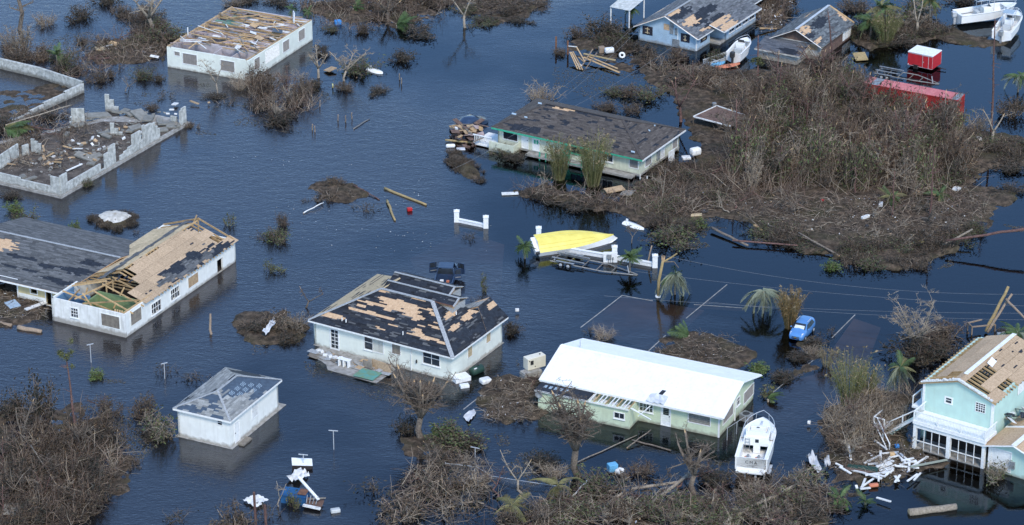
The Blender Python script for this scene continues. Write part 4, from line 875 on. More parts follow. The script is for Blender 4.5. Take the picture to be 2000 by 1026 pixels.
for (px, py, s_) in [(1058,205,.5),(1008,226,.6),(1030,232,.4),(1270,258,.5),(1280,248,.5),(1240,300,.5)]:
    nrm = (A-Vector((x0, y0, ze))).cross(Vector((0, 1, 0))); q = H.cast(px, py, (x0, 0, ze), nrm) if px < 1200 else H.cast(px, py, (0, y0, ze), (A-Vector((x0, y0, ze))).cross(Vector((1, 0, 0))))
    m.obox(q+Vector((0, 0, .06)), (s_*.4, .1, .1), (0, s_, 0), (0, 0, .01))
m.build('torn_underlay', 'print', H.o)

# --- light blue weatherboard house
H = House('house', (1247,78), (1360,101), (1487,20), 'light blue weatherboard house with front gable and torn grey roof', 'house'); BLUE = H
lx, ly = H.lx, H.ly; ze = hgt(1360, 101, 70)
b1 = H.rect('L', 1265, 57, 1.35, 1.45); b2 = H.rect('L', 1338.5, 71.5, 1.15, 1.4); b3 = H.rect('R', 1374.5, 70.5, 1.6, 1.3)
cl = lambda r: (r[0], r[1], max(r[2], .6), min(r[3], ze-.1))
b1, b2, b3 = map(cl, (b1, b2, b3)); ym = ly/2; ap = H.cast(1299, 29, (-.5, 0, 0), (1, 0, 0)); ym = min(max(ap.y, ly*.35), ly*.65); zr = ze+max(1.0, min(2.0, ap.z-ze)); L2 = 22.0
xp0, xp1 = (H.inv @ P(1390, 85)).x, (H.inv @ P(1427, 86)).x; xp1 = max(xp1, xp0+1.6)
H.wall('L', 0, ly, 0, ze, 'blue_wall', [b1, b2], top=[(0, ze), (ym, zr-.06), (ly, ze)]); H.wall('R', .2, xp0, 0, ze, 'blue_wall', [b3]); H.wall('R', xp0, L2, 0, ze, 'blue_wall', off=1.6); H.wall('R', 0, L2, 0, ze, 'blue_wall', off=ly, inward=-1)
m = MB()
for i in range(2, int(ze/.22)): H.slab_on(m, 'L', (0, ly, i*.22, i*.22+.02), 0, .015, 0); H.slab_on(m, 'R', (0, xp0, i*.22, i*.22+.02), 0, .015, 0)
m.build('weatherboard_edge', 'blue_wall', H.o)
for f, r in (('L', b1), ('L', b2), ('R', b3)):
    a0, a1, z0, z1 = r; w = H.trim(f, r, 0, .05, 'black_shutter', name='window')
    for k in (0, 1): m = MB(); H.slab_on(m, f, (a0+(a1-a0)*.52*k, a0+(a1-a0)*(.48+.52*k), z0, z1), -.02, .04, 0); m.build('shutter', 'black_shutter', w)
    m = MB(); H.slab_on(m, f, ((a0+a1)/2-.06, (a0+a1)/2+.06, z0+.1, z1-.1), .041, .07, 0); 
    for zz in (z0+.2, z1-.35): H.slab_on(m, f, (a0+.35, a1-.35, zz, zz+.1), .071, .09, 0)
    m.build('brace_board', 'osb_pale', w)
m = MB(); a, z = H.on('L', 1302, 53); H.slab_on(m, 'L', (a-.4, a+.4, z-.4, z+.4), 0, .03, 0); m.build('patch_board', 'osb_orange', H.o)
for (px, py, w_, h_) in [(1312,55,.5,1.6),(1321,62,.35,.9),(1320,88,1.0,1.5)]: m = MB(); a, z = H.on('L', px, py); H.slab_on(m, 'L', (a-w_/2, a+w_/2, max(.1, z-h_/2), z+h_/2), 0, .08, 0); m.build('meter_box', 'grey_metal', H.o)
a_, _z = H.on('L', 1324, 60); H.box('corner_board', 'white_trim', -.04, -.001, a_-.05, a_+.05, .1, zr-.5); H.box('corner_board', 'white_trim', -.04, .1, -.04, .1, .1, ze)
ov = .5; slp = (zr-ze)/ym; slf = (zr-ze)/(ly-ym)
GR = ((.14, .15, .165), (.17, .18, .195), (.20, .215, .23), (.11, .12, .13))
roof_plane(H, [(-ov, -ov, ze-ov*slp), (L2, -ov, ze-ov*slp), (L2, ym, zr), (-ov, ym, zr)], None, GR, 'osb_orange', seed=71, holes=[(1349,42,1.7,.8),(1308,27,1.0,.5),(1320,22,1.2,.35),(1372,58,.7,.3),(1392,50,1.4,.3)], feltholes=[(1330,25,2.5,.8),(1365,38,2.5,.9),(1380,20,2.5,.6),(1400,35,1.8,.5),(1385,52,1.2,.5)])
roof_plane(H, [(L2, ly+ov, ze-ov*slf), (-ov, ly+ov, ze-ov*slf), (-ov, ym, zr), (L2, ym, zr)], None, GR, 'osb_orange', seed=72, holes=[(1285,22,2.4,.7),(1262,32,1.6,.4)])
for y_, z_ in ((-ov, ze-ov*slp), (ly+ov, ze-ov*slf)): MB().beam((-ov-.03, y_, z_-.08), (-ov-.03, ym, zr-.08), .05, .22, (1, 0, 0)).build('barge_board', 'white_trim', H.o); fascia(H, (-ov, y_, z_), (L2, y_, z_), .16)
strip(H, [(-ov, ym, zr), (L2, ym, zr)], .3, .03)
# porch and side wing
zp = ze-.15
H.box('porch_floor', 'concrete', xp0, xp1+.1, -1.4, 1.55, -.6, .2); q = H.rect('R', 1402, 68, 1.0, 1.9, off=1.6); dd = (q[0], q[1], .25, 2.15); H.door('R', dd, off=1.6); 
m = MB(); H.slab_on(m, 'R', (dd[0]-.1, dd[1]+.1, 1.9, ze-.1), .1, .14, 1.6); m.build('dark_panel', 'rust', H.o)  # rust-coloured blind over the porch door
wx1 = xp1+8.5; wv = [(xp1+1.0+i*1.9, xp1+2.4+i*1.9, .8, zp-.3) for i in range(4)]
H.wall('R', xp1, wx1, 0, zp, 'blue_wall', wv, off=-1.4, name='wing_wall'); H.wall('L', -1.4, 1.6, 0, zp, 'blue_wall', off=xp1, name='wing_wall')
for i, r in enumerate(wv): H.window('R', r, off=-1.4, nx=2, nz=1)
roof_plane(H, [(xp1-1.6, -2.0, zp-.1), (wx1+.4, -2.0, zp-.1), (wx1+.4, .1, ze+.34), (xp1-1.6, .1, ze+.34)], None, GR, 'osb_orange', seed=73, holes=[(1405,42,2.6,.7),(1422,50,2.4,.6)])
fascia(H, (xp1-1.6, -2.03, zp-.1), (wx1+.4, -2.03, zp-.1), .2); MB().beam((xp1-1.63, -2.0, zp-.16), (xp1-1.63, .1, ze+.3), .05, .2, (1, 0, 0)).build('barge_board', 'white_trim', H.o)

# --- small grey-roofed house right of it, white annex in front
H = House('house', (1530,104), (1602,118), (1648,82), 'small weathered house with grey gable roof and low white annex in front', 'house'); GREYH = H
lx, ly = H.lx, H.ly; ze = hgt(1602, 118, 88); ym = ly/2; ap = H.cast(1555, 57.5, (-.4, 0, 0), (1, 0, 0)); ym = min(max(ap.y, ly*.4), ly*1.1); ly2 = 2*ym; zr = ze+max(.9, min(2.0, ap.z-ze)); slp = (zr-ze)/ym
lx2 = max(lx, 9.5)
n1 = H.rect('L', 1589.5, 91, 1.0, .8); n1 = (n1[0], n1[1], 1.2, min(n1[3], ze-.1))
H.wall('L', 0, ly2, 0, ze, 'old_white_wall', [n1]); H.wall('R', .2, lx2, 0, ze, 'brown_deck'); H.wall('L', 0, ly2, 0, ze, 'old_white_wall', off=lx2, inward=-1); H.wall('R', 0, lx2, 0, ze, 'old_white_wall', off=ly2, inward=-1)
H.boarded('L', n1, mt='board', trim=None); MB().prism([(.05, 0, ze), (.05, ym, zr), (.05, ly2, ze)], (.1, 0, 0)).build('gable', 'brown_deck', H.o)
for k in (0, 1, 2): H.box('wall_panel', 'white_plank', lx2-2.6+k*.9, lx2-1.8+k*.9, -.05, -.01, .3, ze-.1)
roof_plane(H, [(-.5, -.4, ze-.4*slp), (lx2+.3, -.4, ze-.4*slp), (lx2+.3, ym, zr), (-.5, ym, zr)], None, SLATE, 'osb_orange', seed=81, holes=[(1573,60,1.2,.7),(1600,78,1.2,.3),(1645,32,.5,.8)], feltholes=[(1600,45,2.2,.8),(1580,70,1.2,.6)])
roof_plane(H, [(lx2+.3, ly2+.4, ze-.4*slp), (-.5, ly2+.4, ze-.4*slp), (-.5, ym, zr), (lx2+.3, ym, zr)], None, SLATE, 'osb_orange', seed=82, holes=[(1545,36,3.0,.35),(1578,30,1.2,.3)])
strip(H, [(-.5, ym, zr), (lx2+.3, ym, zr)], .35, .04, 'galv'); 
for y_ in (-.4, ly2+.4): MB().beam((-.53, y_, ze-.4*slp-.06), (-.53, ym, zr-.06), .05, .16, (1, 0, 0)).build('barge_board', 'white_trim', H.o)
MB().beam((lx2+.32, -.3, ze-.1), (lx2+.32, ym, zr), .1, .3, (1, 0, 0)).build('split_barge_board', 'lumber', H.o)
# annex
y_a, y_b = 1.9, ly2+.6; xa = -3.0; zq = ze-.35
H.wall('L', y_a, y_b, 0, zq-.35, 'old_white_wall', off=xa, name='annex_wall'); H.wall('R', xa+.2, 0, 0, zq-.35, 'old_white_wall', [(xa+.9, xa+1.7, .1, zq-.5)], off=y_a, name='annex_wall'); m = MB(); H.slab_on(m, 'R', (xa+.9, xa+1.7, .1, zq-.5), -.1, -.06, y_a); m.build('door', 'shutter', H.o)
roof_plane(H, [(xa-.4, y_b+.4, zq-.35), (xa-.4, y_a-.5, zq-.35), (-.05, y_a-.5, zq+.25), (-.05, y_b+.4, zq+.25)], torn(8, -.2, -2), ((.14, .15, .17), (.11, .12, .14)), seed=83); fascia(H, (xa-.43, y_a-.5, zq-.36), (xa-.43, y_b+.4, zq-.36), .16, 'old_white_wall')
for a in (.8, 2.6): m = MB(); H.slab_on(m, 'L', (y_a+a, y_a+a+.6, .9, 1.35), -.01, .03, xa); m.build('vent_louvre', 'grey_metal', H.o)

# --- teal two-storey house (right edge)
H = House('house', (1779,880), (1919,915.5), (2010,847), 'teal two-storey house with white balcony and half-stripped roof', 'house'); TEAL = H
lx, ly = 14.0, H.ly; zd = hgt(1910, 913, 863); zk = zd+.32; xb = 2.3; zt = H.cast(1935, 781, (xb, 0, 0), (1, 0, 0)).z; zt = max(zk+2.1, min(zk+3.1, zt))
yl0, yl1 = H.on('L', 1938, 830, xb)[0], H.on('L', 1801, 800, xb)[0]; yl0 = min(yl0, .6)
def y_at(px, py, off=xb): return H.on('L', px, py, off)[0]
wA = H.rect('L', 1853, 782.5, .6, .5, off=xb); wB = H.rect('L', 1915, 796.5, .95, .9, off=xb)
ap = H.cast(1872, 743, (xb-.3, 0, 0), (1, 0, 0)); ym = min(max(ap.y, yl0+2.6), yl1-2.6); zr = zt+max(1.0, min(2.2, ap.z-zt)); 
H.wall('L', yl0, yl1, 0, zt, 'teal_wall', [wA, wB], off=xb, top=[(yl0, zt), (ym, zr-.1), (yl1, zt)]); H.wall('R', xb+.2, lx, 0, zt, 'teal_wall', off=yl0); H.wall('R', xb, lx, 0, zt, 'teal_wall', off=yl1, inward=-1); H.wall('L', yl0, yl1, 0, zt, 'teal_wall', off=lx, inward=-1)
H.window('L', wA, off=xb, nx=1, nz=2, w=.14, sill=False); H.window('L', wB, off=xb, nx=4, nz=4, w=.05, sill=False)
for yy in (yl0-.03, yl1-.2): H.box('corner_board', 'white_trim', xb-.06, xb+.16, yy, yy+.23, zk, zt)
H.box('balcony_deck', 'white_trim', -.15, xb-.01, -.15, ly+.15, zd, zk)
m = MB()
for i in range(18): m.box(-.175, -.151, -.15, ly+.15, zd+.0+i*0, zd+.004) if i < 1 else None
m.build('deck_edge', 'white_trim', H.o)
for i in range(int((ly+.2)/.15)): H.box('baluster', 'white_trim', -.08, -.05, -.1+i*.15, -.07+i*.15, zk, zk+.9)
for i in range(int(xb/.15)): H.box('baluster', 'white_trim', -.05+i*.15, -.02+i*.15, -.1, -.07, zk, zk+.9); H.box('baluster', 'white_trim', -.05+i*.15, -.02+i*.15, ly+.07, ly+.1, zk, zk+.9)
H.box('handrail', 'white_trim', -.12, -.02, -.12, ly+.12, zk+.9, zk+.98); H.box('handrail', 'white_trim', -.02, xb, -.13, -.04, zk+.9, zk+.98); H.box('handrail', 'white_trim', -.02, xb, ly+.04, ly+.13, zk+.9, zk+.98)
for yy in (-.12, ly*.33, ly*.66, ly+.02): H.box('railing_post', 'white_trim', -.13, -.03, yy, yy+.1, zk, zk+1.0)
for yy, w_ in ((-.1, .3), (ly*.5-.15, .38), (ly-.2, .3)): H.box('column', 'white_trim', -.05, .3, yy, yy+w_, -.8, zd)
H.box('beam', 'white_trim', -.02, .25, .21, ly*.5-.16, zd-.45, zd-.002); H.box('beam', 'white_trim', -.02, .25, ly*.5+.24, ly-.21, zd-.45, zd-.002)
H.box('porch_floor', 'concrete', 0, xb, 0, ly, -.5, .1)
for a, b in ((.22, ly*.5-.17), (ly*.5+.25, ly-.22)):       # screened bays: white glazing bars, glass
    for i in range(1, 4): H.box('mullion', 'white_trim', .06, .13, a+(b-a)*i/4-.03, a+(b-a)*i/4+.03, 0, zd-.46)
    H.box('transom', 'white_trim', .062, .128, a, b, .85, .93); H.box('transom', 'white_trim', .062, .128, a, b, .02, .1)
H.box('porch_dark', 'dark_room', xb-.12, xb-.02, .2, ly-.2, .1, zd-.01)  # near-black sheet paints the shade at the back of the porch
# roof: rafters, panels, flashing
ov = .35; slp = (zr-zt)/(ym-yl0)
for i in range(int((lx-xb+.4)/.6)):
    x = xb-.25+i*.6
    for sgn in (-1, 1):
        ye = yl0-ov if sgn < 0 else yl1+ov; MB().beam((x, ym, zr-.1), (x, ye, zt-ov*slp-.1), .07, .18).build('rafter', 'lumber', H.o)
sl = math.hypot(ym-yl0+ov, zr-zt+ov*slp); cs, sn = (ym-yl0+ov)/sl, (zr-zt+ov*slp)/sl; wd2 = yl1-ym+ov; sl2 = math.hypot(wd2, zr-zt+ov*slp)
nr = lambda x, s: Vector((x, yl0-ov+s*cs, zt-ov*slp+s*sn)); fr_ = lambda x, s: Vector((x, yl1+ov-s*wd2/sl2, zt-ov*slp+s*(zr-zt+ov*slp)/sl2))
sheets(H, nr, xb-.3, lx, 0, sl, lambda x, s: not ((x < xb+2.0 and 1.2 < s < 3.4) or (s < 1.2 and xb+.9 < x < xb+4.6) or (x < xb+.9 and s < 3.4) or (xb+3 < x < xb+4.4 and 2.4 < s < 3.5)), 'osb')
sheets(H, fr_, xb-.3, lx, 0, sl2, lambda x, s: s > 1.2+(.9 if x < xb+2 else 0) and not (x < xb+1.2 and s < sl2-1), 'osb')
overlay(H, [nr(xb+3.0, 0), nr(lx, 0), nr(lx, sl), nr(xb+3.0, sl)], lambda x, s: 1 if mnoise.noise(Vector((x*2.2, s*2.5, 3))) > .42 else 0, DARK, 91, row=.15)
strip(H, [(xb+1.2, ym, zr), (lx, ym, zr)], .42, .05, 'white_trim', 'ridge_flashing', lift=.06)
c = nr(xb+4.6, sl*.72); m = MB(); m.obox(c+Vector((0, 0, .05)), (1.2, .1, .1), (0, .55, .3), (0, 0, .01)); m.build('torn_sheet', 'white_trim', H.o)
R = random.Random(3); m = MB()
for i in range(60):
    t = i/59; yy = yl0+(yl1-yl0)*t; z_ = zt+(zr-zt)*(1-abs(yy-ym)/(ym-yl0 if yy < ym else yl1-ym)); m.obox((xb-.35, yy, z_-.02), (.25, 0, 0), (0, R.uniform(.1, .22), 0), (0, 0, R.uniform(.05, .2)), None)
m.build('broken_verge', 'white_plank', H.o, kind='stuff')
# outside stair on the left, with railings
for i in range(11): H.box('stair_tread', 'teal_wall', .9+i*.0, 1.9, ly+.3+i*.27, ly+.55+i*.27, zk-.25-i*.28, zk-.2-i*.28)
for xx in (.85, 1.92): MB().beam((xx, ly+.2, zk-.2), (xx, ly+3.3, .25), .06, .2).build('stair_stringer', 'white_trim', H.o)
H.box('landing', 'white_trim', .4, 2.1, ly+3.3, ly+4.6, .75, .9)
for p, q in [((.4, ly+4.5, .9), (.4, ly+4.5, 1.9)), ((.4, ly+3.4, .9), (.4, ly+3.4, 1.9)), ((.4, ly+4.5, 1.88), (.4, ly+3.4, 1.88)), ((.4, ly+4.5, 1.4), (-1.8, ly+1.9, .2)), ((.4, ly+4.2, 1.9), (-1.8, ly+1.6, .75)), ((-1.8, ly+1.6, -.3), (-1.8, ly+1.6, .8)), ((-.7, ly+2.9, .2), (-.7, ly+2.9, 1.4)), ((2.1, ly+4.5, .9), (2.1, ly+4.5, 1.9)), ((.4, ly+4.5, 1.86), (2.1, ly+4.5, 1.86)),
             ((.85, ly+.2, zk+.7), (.85, ly+3.3, 1.4)), ((.85, ly+.2, zk-.2), (.85, ly+.2, zk+.75)), ((.85, ly+1.7, 1.9), (.85, ly+1.7, 2.7))]: MB().beam(p, q, .09, .09).build('stair_rail', 'white_trim', H.o)
H.box('rear_landing', 'white_trim', xb+.2, xb+2.2, yl1+.05, yl1+1.2, zk-.2, zk)
for p, q in [((xb+.3, yl1+1.15, zk), (xb+.3, yl1+1.15, zk+1)), ((xb+2.1, yl1+1.15, zk), (xb+2.1, yl1+1.15, zk+1)), ((xb+.3, yl1+1.15, zk+1), (xb+2.1, yl1+1.15, zk+1))]: MB().beam(p, q, .09, .09).build('stair_rail', 'white_trim', H.o)
H.box('wall_panel', 'white_plank', xb+5.2, xb+7.2, yl0-.06, yl0-.02, zt-1.6, zt-.2)
# --- garage wing in front of it, cut by the right edge
G = House('garage', (1925,921), (2013,941), (2100,880), 'teal garage wing with white door, stripped decking over it, beside the two-storey house', 'garage')
lxg, lyg = 9.0, G.ly; zg = hgt(1925, 921, 873); zg = max(1.9, min(2.7, zg)); gd = G.rect('L', 1953, 895, 2.2, 1.7); gd = (gd[0], gd[1], .35, min(gd[3], zg-.2)); mb = G.rect('L', 1978, 908.5, .5, .75)
ap = G.cast(1981, 869, (-.3, 0, 0), (1, 0, 0)); yg = min(max(ap.y, 1.2), lyg-1.5); zgr = zg+.75
G.wall('L', 0, lyg, 0, zg, 'teal_wall', [gd], top=[(0, zg-.2), (yg, zgr-.05), (lyg, zg)]); G.wall('R', 0, lxg, 0, zg, 'teal_wall', off=lyg, inward=-1)
m = MB(); G.slab_on(m, 'L', gd, -.1, -.04, 0); dd = m.build('garage_door', 'white_trim', G.o); G.trim('L', gd, 0, .1, parent=dd, name='door_frame')
m = MB(); G.slab_on(m, 'L', mb, 0, .14, 0); m.build('meter_box', 'grey_metal', G.o); G.box('corner_board', 'white_trim', -.05, .2, lyg-.2, lyg+.03, 0, zg)
sg = (zgr-zg)/(lyg-yg); slg = math.hypot(lyg-yg+.5, (lyg-yg+.5)*sg)
gf = lambda x, s: Vector((x, lyg+.5-s*(lyg-yg+.5)/slg, zgr-(lyg-yg+.5)*sg+s*((lyg-yg+.5)*sg)/slg)); gn = lambda x, s: Vector((x, -2.0+s*(yg+2.0)/(yg+2.05), zgr-(yg+2.0)*.35+s*.35))
sheets(G, gf, -.4, lxg, 0, slg, lambda x, s: True, 'osb'); sheets(G, gn, -.4, lxg, 0, yg+2.05, lambda x, s: True, 'osb')
strip(G, [(-.4, yg, zgr), (lxg, yg, zgr)], .5, .05, 'white_trim', 'ridge_flashing'); MB().beam((-.45, lyg+.5, zgr-(lyg-yg+.5)*sg), (-.45, yg, zgr), .06, .2, (1, 0, 0)).build('barge_board', 'white_trim', G.o); MB().beam((-.45, -2, zgr-(yg+2.)*.35), (-.45, yg, zgr), .06, .2, (1, 0, 0)).build('barge_board', 'white_trim', G.o)
strip(G, [(4.2, yg, zgr+.0), (4.2, lyg+.5, zgr-(lyg-yg+.5)*sg)], .35, .05, 'white_trim', 'valley_flashing'); R = random.Random(6)
for i in range(14):
    m = MB(); w_ = R.uniform(.3, 1.3); m.obox((0, 0, 0), (w_, 0, R.uniform(-.2, .2)), (0, R.uniform(.2, .8), .1), (0, 0, .06)); o = m.build('roof_debris', R.choice(['felt', 'shutter', 'white_plank', 'felt', 'grey_board']), G.o); o.location = (R.uniform(4, 7.5), lyg+R.uniform(-.8, .6), zg+R.uniform(.25, .8)); o.rotation_euler = (R.uniform(-.3, .3), R.uniform(-.3, .3), R.uniform(0, 3))
# --- white corrugated porch roof on posts (top)
A_ = empty('carport', P(1222, 42), .9, 'small open shelter with white corrugated roof on posts', 'shelter')
ai = (Matrix.Translation(P(1222, 42)) @ Matrix.Rotation(.9, 4, 'Z')).inverted(); z_ = 2.4
cs_ = [ai @ P(*p, z_) for p in ((1190,14),(1230,22),(1262,0),(1222,-9))]
n = 26; m = MB()
for i in range(n):
    a = cs_[0].lerp(cs_[1], i/n); b = cs_[0].lerp(cs_[1], (i+1)/n); c = cs_[3].lerp(cs_[2], (i+1)/n); d = cs_[3].lerp(cs_[2], i/n); u = Vector((0, 0, .05*(i % 2))); v = Vector((0, 0, .05*((i+1) % 2)))
    m.add([a+u, b+v, c+v+Vector((0, 0, .3)), d+u+Vector((0, 0, .3))], [(0, 1, 2, 3)])
m.build('roof_sheet', 'corrugated', A_)
for p in cs_: MB().tube([(p.x*.9, p.y*.9, -.8), (p.x*.9, p.y*.9, z_)], .09, 6).build('post', 'white_trim', A_)
# --- broken brown roof lying in the thicket
a_ = [(1354,228),(1428,247),(1458,226),(1400,207)]; T = empty('collapsed_roof', P(1405, 240), .6, 'flat brown collapsed roof section lying beside the thicket', 'roof'); ti2 = (Matrix.Translation(P(1405, 240)) @ Matrix.Rotation(.6, 4, 'Z')).inverted()
MB().prism([ti2 @ P(x, y, 1.2+.35*(i in (2, 3))) for i, (x, y) in enumerate(a_)], (0, 0, -.14)).build('roof_deck', 'brown_deck', T); pp = [ti2 @ P(x, y, 1.22+.35*(i in (2, 3))) for i, (x, y) in enumerate(a_)]
for i in range(4): MB().beam(pp[i], pp[(i+1) % 4], .1, .14).build('edge_board', 'white_plank' if i != 1 else 'brown_deck', T)
MB().tube([pp[1]-Vector((0, 0, 2)), pp[1]], .08, 5).build('post', 'bark', T); MB().tube([pp[0]-Vector((0, 0, 2)), pp[0]], .08, 5).build('post', 'bark', T); MB().tube([pp[2]-Vector((0, 0, 2)), pp[2]-Vector((0, 0, .1))], .08, 5).build('post', 'bark', T)
# ---------------------------------------------------------------- vegetation
def sticks(p0, p1, p2, r0, r1, col):
    n = len(p0); d = p2-p0; d /= np.linalg.norm(d, axis=1)[:, None]+1e-9
    a = np.cross(d, np.random.default_rng(n).normal(size=(n, 3))); a /= np.linalg.norm(a, axis=1)[:, None]+1e-9; b = np.cross(d, a)
    V = []
    for p, r in ((p0, r0), (p1, (r0+r1)/2), (p2, r1)):
        for k in range(3):
            t = 2*math.pi*k/3; V.append(p+(a*math.cos(t)+b*math.sin(t))*np.reshape(r, (-1, 1)))
    V = np.stack(V, 1).reshape(-1, 3); base = (np.arange(n)*9)[:, None, None]; q = []
    for s in range(2):
        for k in range(3): q.append([s*3+k, s*3+(k+1) % 3, (s+1)*3+(k+1) % 3, (s+1)*3+k])
    return V, (base+np.array(q)[None]).reshape(-1, 4), np.repeat(col, 9, 0)
def blades(c, size, col, R, flat=0.5):
    n = len(c); u = R.normal(size=(n, 3)); u[:, 2] *= flat; u /= np.linalg.norm(u, axis=1)[:, None]+1e-9
    w_ = np.cross(u, R.normal(size=(n, 3))); w_ /= np.linalg.norm(w_, axis=1)[:, None]+1e-9; s = np.reshape(size, (-1, 1))
    V = np.stack([c-u*s, c-w_*s*.45, c+u*s, c+w_*s*.45], 1).reshape(-1, 3)
    return V, np.arange(n*4).reshape(-1, 4), np.repeat(col, 4, 0)
def cat(parts):
    V, Q, C, b = [], [], [], 0
    for v, q, c in parts: V.append(v); Q.append(q+b); C.append(c); b += len(v)
    return np.concatenate(V), np.concatenate(Q), np.concatenate(C)
def nmesh(name, geo, mt):
    V, Q, C = geo; me = bpy.data.meshes.new(name)
    me.vertices.add(len(V)); me.vertices.foreach_set('co', V.astype(np.float32).ravel())
    me.loops.add(Q.size); me.loops.foreach_set('vertex_index', Q.astype(np.int32).ravel())
    me.polygons.add(len(Q)); me.polygons.foreach_set('loop_start', np.arange(0, Q.size, 4, dtype=np.int32)); me.polygons.foreach_set('loop_total', np.full(len(Q), 4, dtype=np.int32))
    at = me.color_attributes.new('Col', 'FLOAT_COLOR', 'POINT'); at.data.foreach_set('color', np.concatenate([C, np.ones((len(C), 1))], 1).astype(np.float32).ravel())
    me.materials.append(M[mt]); me.update(); me.validate(); return me
def colr(R, n, cols, var=.3):
    c = np.array(cols)[R.integers(0, len(cols), n)]; return c*R.uniform(1-var, 1+var, (n, 1))
TWIG_BROWN = [(0.159, 0.122, 0.098), (0.122, 0.092, 0.073), (0.208, 0.166, 0.128)]; TWIG_GREY = [(0.331, 0.264, 0.203), (0.248, 0.198, 0.148), (0.414, 0.343, 0.258)]; TWIG_RED = [(.15, .105, .08), (.20, .14, .10), (.10, .072, .056), (.13, .095, .075), (.36, .28, .20)]
LEAF_BROWN = [(0.101, 0.073, 0.05), (0.071, 0.053, 0.038), (0.131, 0.095, 0.059), (0.059, 0.053, 0.034)]; LEAF_GREEN = [(0.095, 0.124, 0.046), (0.069, 0.095, 0.038), (0.13, 0.147, 0.061), (0.121, 0.104, 0.061)]; LEAF_DARK = [(0.042, 0.04, 0.027), (0.058, 0.047, 0.033), (0.032, 0.033, 0.023)]
LEAF_BRIGHT = [(0.112, 0.168, 0.042), (0.084, 0.133, 0.035), (0.14, 0.168, 0.063)]; LEAF_YEL = [(.22, .21, .07), (.17, .17, .06)]
def bush_geo(seed, r=1.5, h=1.6, stems=26, twigs=160, leaves=700, tw=TWIG_BROWN, lf=LEAF_BROWN, thick=.03, leaf=.13, lean=(0, 0), spread=1.0, low=.15):
    R = np.random.default_rng(seed); an = R.uniform(0, 2*math.pi, stems); rr = r*np.sqrt(R.uniform(.02, 1, stems)); lob = 1+.35*np.sin(an*2+seed)+.25*np.sin(an*3+seed*1.7); rr = rr*lob; hh = h*R.uniform(.3, 1.15, stems)*(1.1-.35*np.minimum(1, rr/r)**2)
    p0 = np.stack([np.cos(an)*rr*.35*spread, np.sin(an)*rr*.35*spread, np.full(stems, -.4)], 1)+R.normal(0, .08*r, (stems, 3))*[1, 1, 0]
    p2 = np.stack([np.cos(an)*rr+lean[0]*hh, np.sin(an)*rr+lean[1]*hh, hh], 1); p1 = (p0+p2)/2+R.normal(0, .13*r, (stems, 3)); p1[:, 2] += .1*h
    A = sticks(p0, p1, p2, R.uniform(thick*.8, thick*1.6, stems), np.full(stems, thick*.5), colr(R, stems, tw))
    i = R.integers(0, stems, twigs); t = R.uniform(.25, 1, twigs)[:, None]
    q0 = (1-t)**2*p0[i]+2*t*(1-t)*p1[i]+t*t*p2[i]; d = R.normal(size=(twigs, 3))*[1, 1, .6]+[lean[0], lean[1], .35]; d /= np.linalg.norm(d, axis=1)[:, None]
    L_ = R.uniform(.2, .6, (twigs, 1))*(h*.5+r*.3); q2 = q0+d*L_; q2[:, 2] = np.maximum(q2[:, 2], -.1+R.uniform(0, .2, twigs)); q1 = (q0+q2)/2+R.normal(0, .12, (twigs, 3))*L_
    B = sticks(q0, q1, q2, np.full(twigs, thick*.55), np.full(twigs, thick*.25), colr(R, twigs, tw))
    br = cat([A, B]); fo = None
    if leaves:
        j = R.integers(0, twigs, leaves); t = R.uniform(.2, 1.1, leaves)[:, None]; c = q0[j]*(1-t)+q2[j]*t+R.normal(0, .12*r, (leaves, 3)); c[:, 2] = np.maximum(c[:, 2], -.02+R.uniform(0, low, leaves))
        fo = blades(c, R.uniform(.6, 1.4, leaves)*leaf, colr(R, leaves, lf, .35), R)
    return br, fo
VAR = {}
def variant(key, n, **kw):
    VAR[key] = []
    for i in range(n):
        br, fo = bush_geo(abs(hash_(key))+i*13, **kw); VAR[key].append((nmesh('branches', br, 'twig'), nmesh('foliage', fo, 'leaf') if fo is not None else None, br, fo))
def hash_(s): return sum((i+1)*ord(c) for i, c in enumerate(s)) % 9973
variant('brown', 4, stems=34, twigs=300, leaves=520, leaf=.10); variant('green', 4, lf=LEAF_GREEN+LEAF_BROWN[:1], stems=30, twigs=240, leaves=900, leaf=.10)
variant('dark', 4, lf=LEAF_DARK, stems=30, twigs=260, leaves=800, leaf=.10); variant('bare', 4, leaves=0, tw=TWIG_GREY, stems=40, twigs=360, thick=.028)
variant('red', 3, leaves=160, tw=TWIG_RED, stems=46, twigs=380, thick=.026, h=1.9); variant('heap', 4, h=.75, stems=45, twigs=420, leaves=420, leaf=.09, tw=TWIG_BROWN+TWIG_GREY[:1], lf=LEAF_BROWN+LEAF_DARK, spread=2.2)
variant('bright', 2, lf=LEAF_BRIGHT, twigs=120, leaves=900, leaf=.15); variant('sparse', 3, stems=9, twigs=50, leaves=60, lf=LEAF_DARK, thick=.02); variant('yellow', 2, stems=10, twigs=50, leaves=260, lf=LEAF_YEL+LEAF_GREEN, leaf=.14)
variant('lit', 3, leaves=300, tw=TWIG_GREY+[(.34, .30, .24)], lf=LEAF_GREEN, stems=36, twigs=260, thick=.032)
RB = random.Random(77)
def bush(kind, px, py, r, h, label, nm='bush', z=0.0, cat_='bush', group=None):
    v = VAR[kind][RB.randrange(len(VAR[kind]))]; p = P(px, py, 0)
    o = empty(nm, (p.x, p.y, z), RB.uniform(0, 6.28), label, cat_, group); bh = {'heap': .75, 'red': 1.9}.get(kind, 1.6)
    for me, n_ in ((v[0], 'branches'), (v[1], 'foliage')):
        if me: c = link_mesh(n_, me, o); c.scale = (r/1.5, r/1.5, h/bh); c['kind'] = 'stuff'
    return o
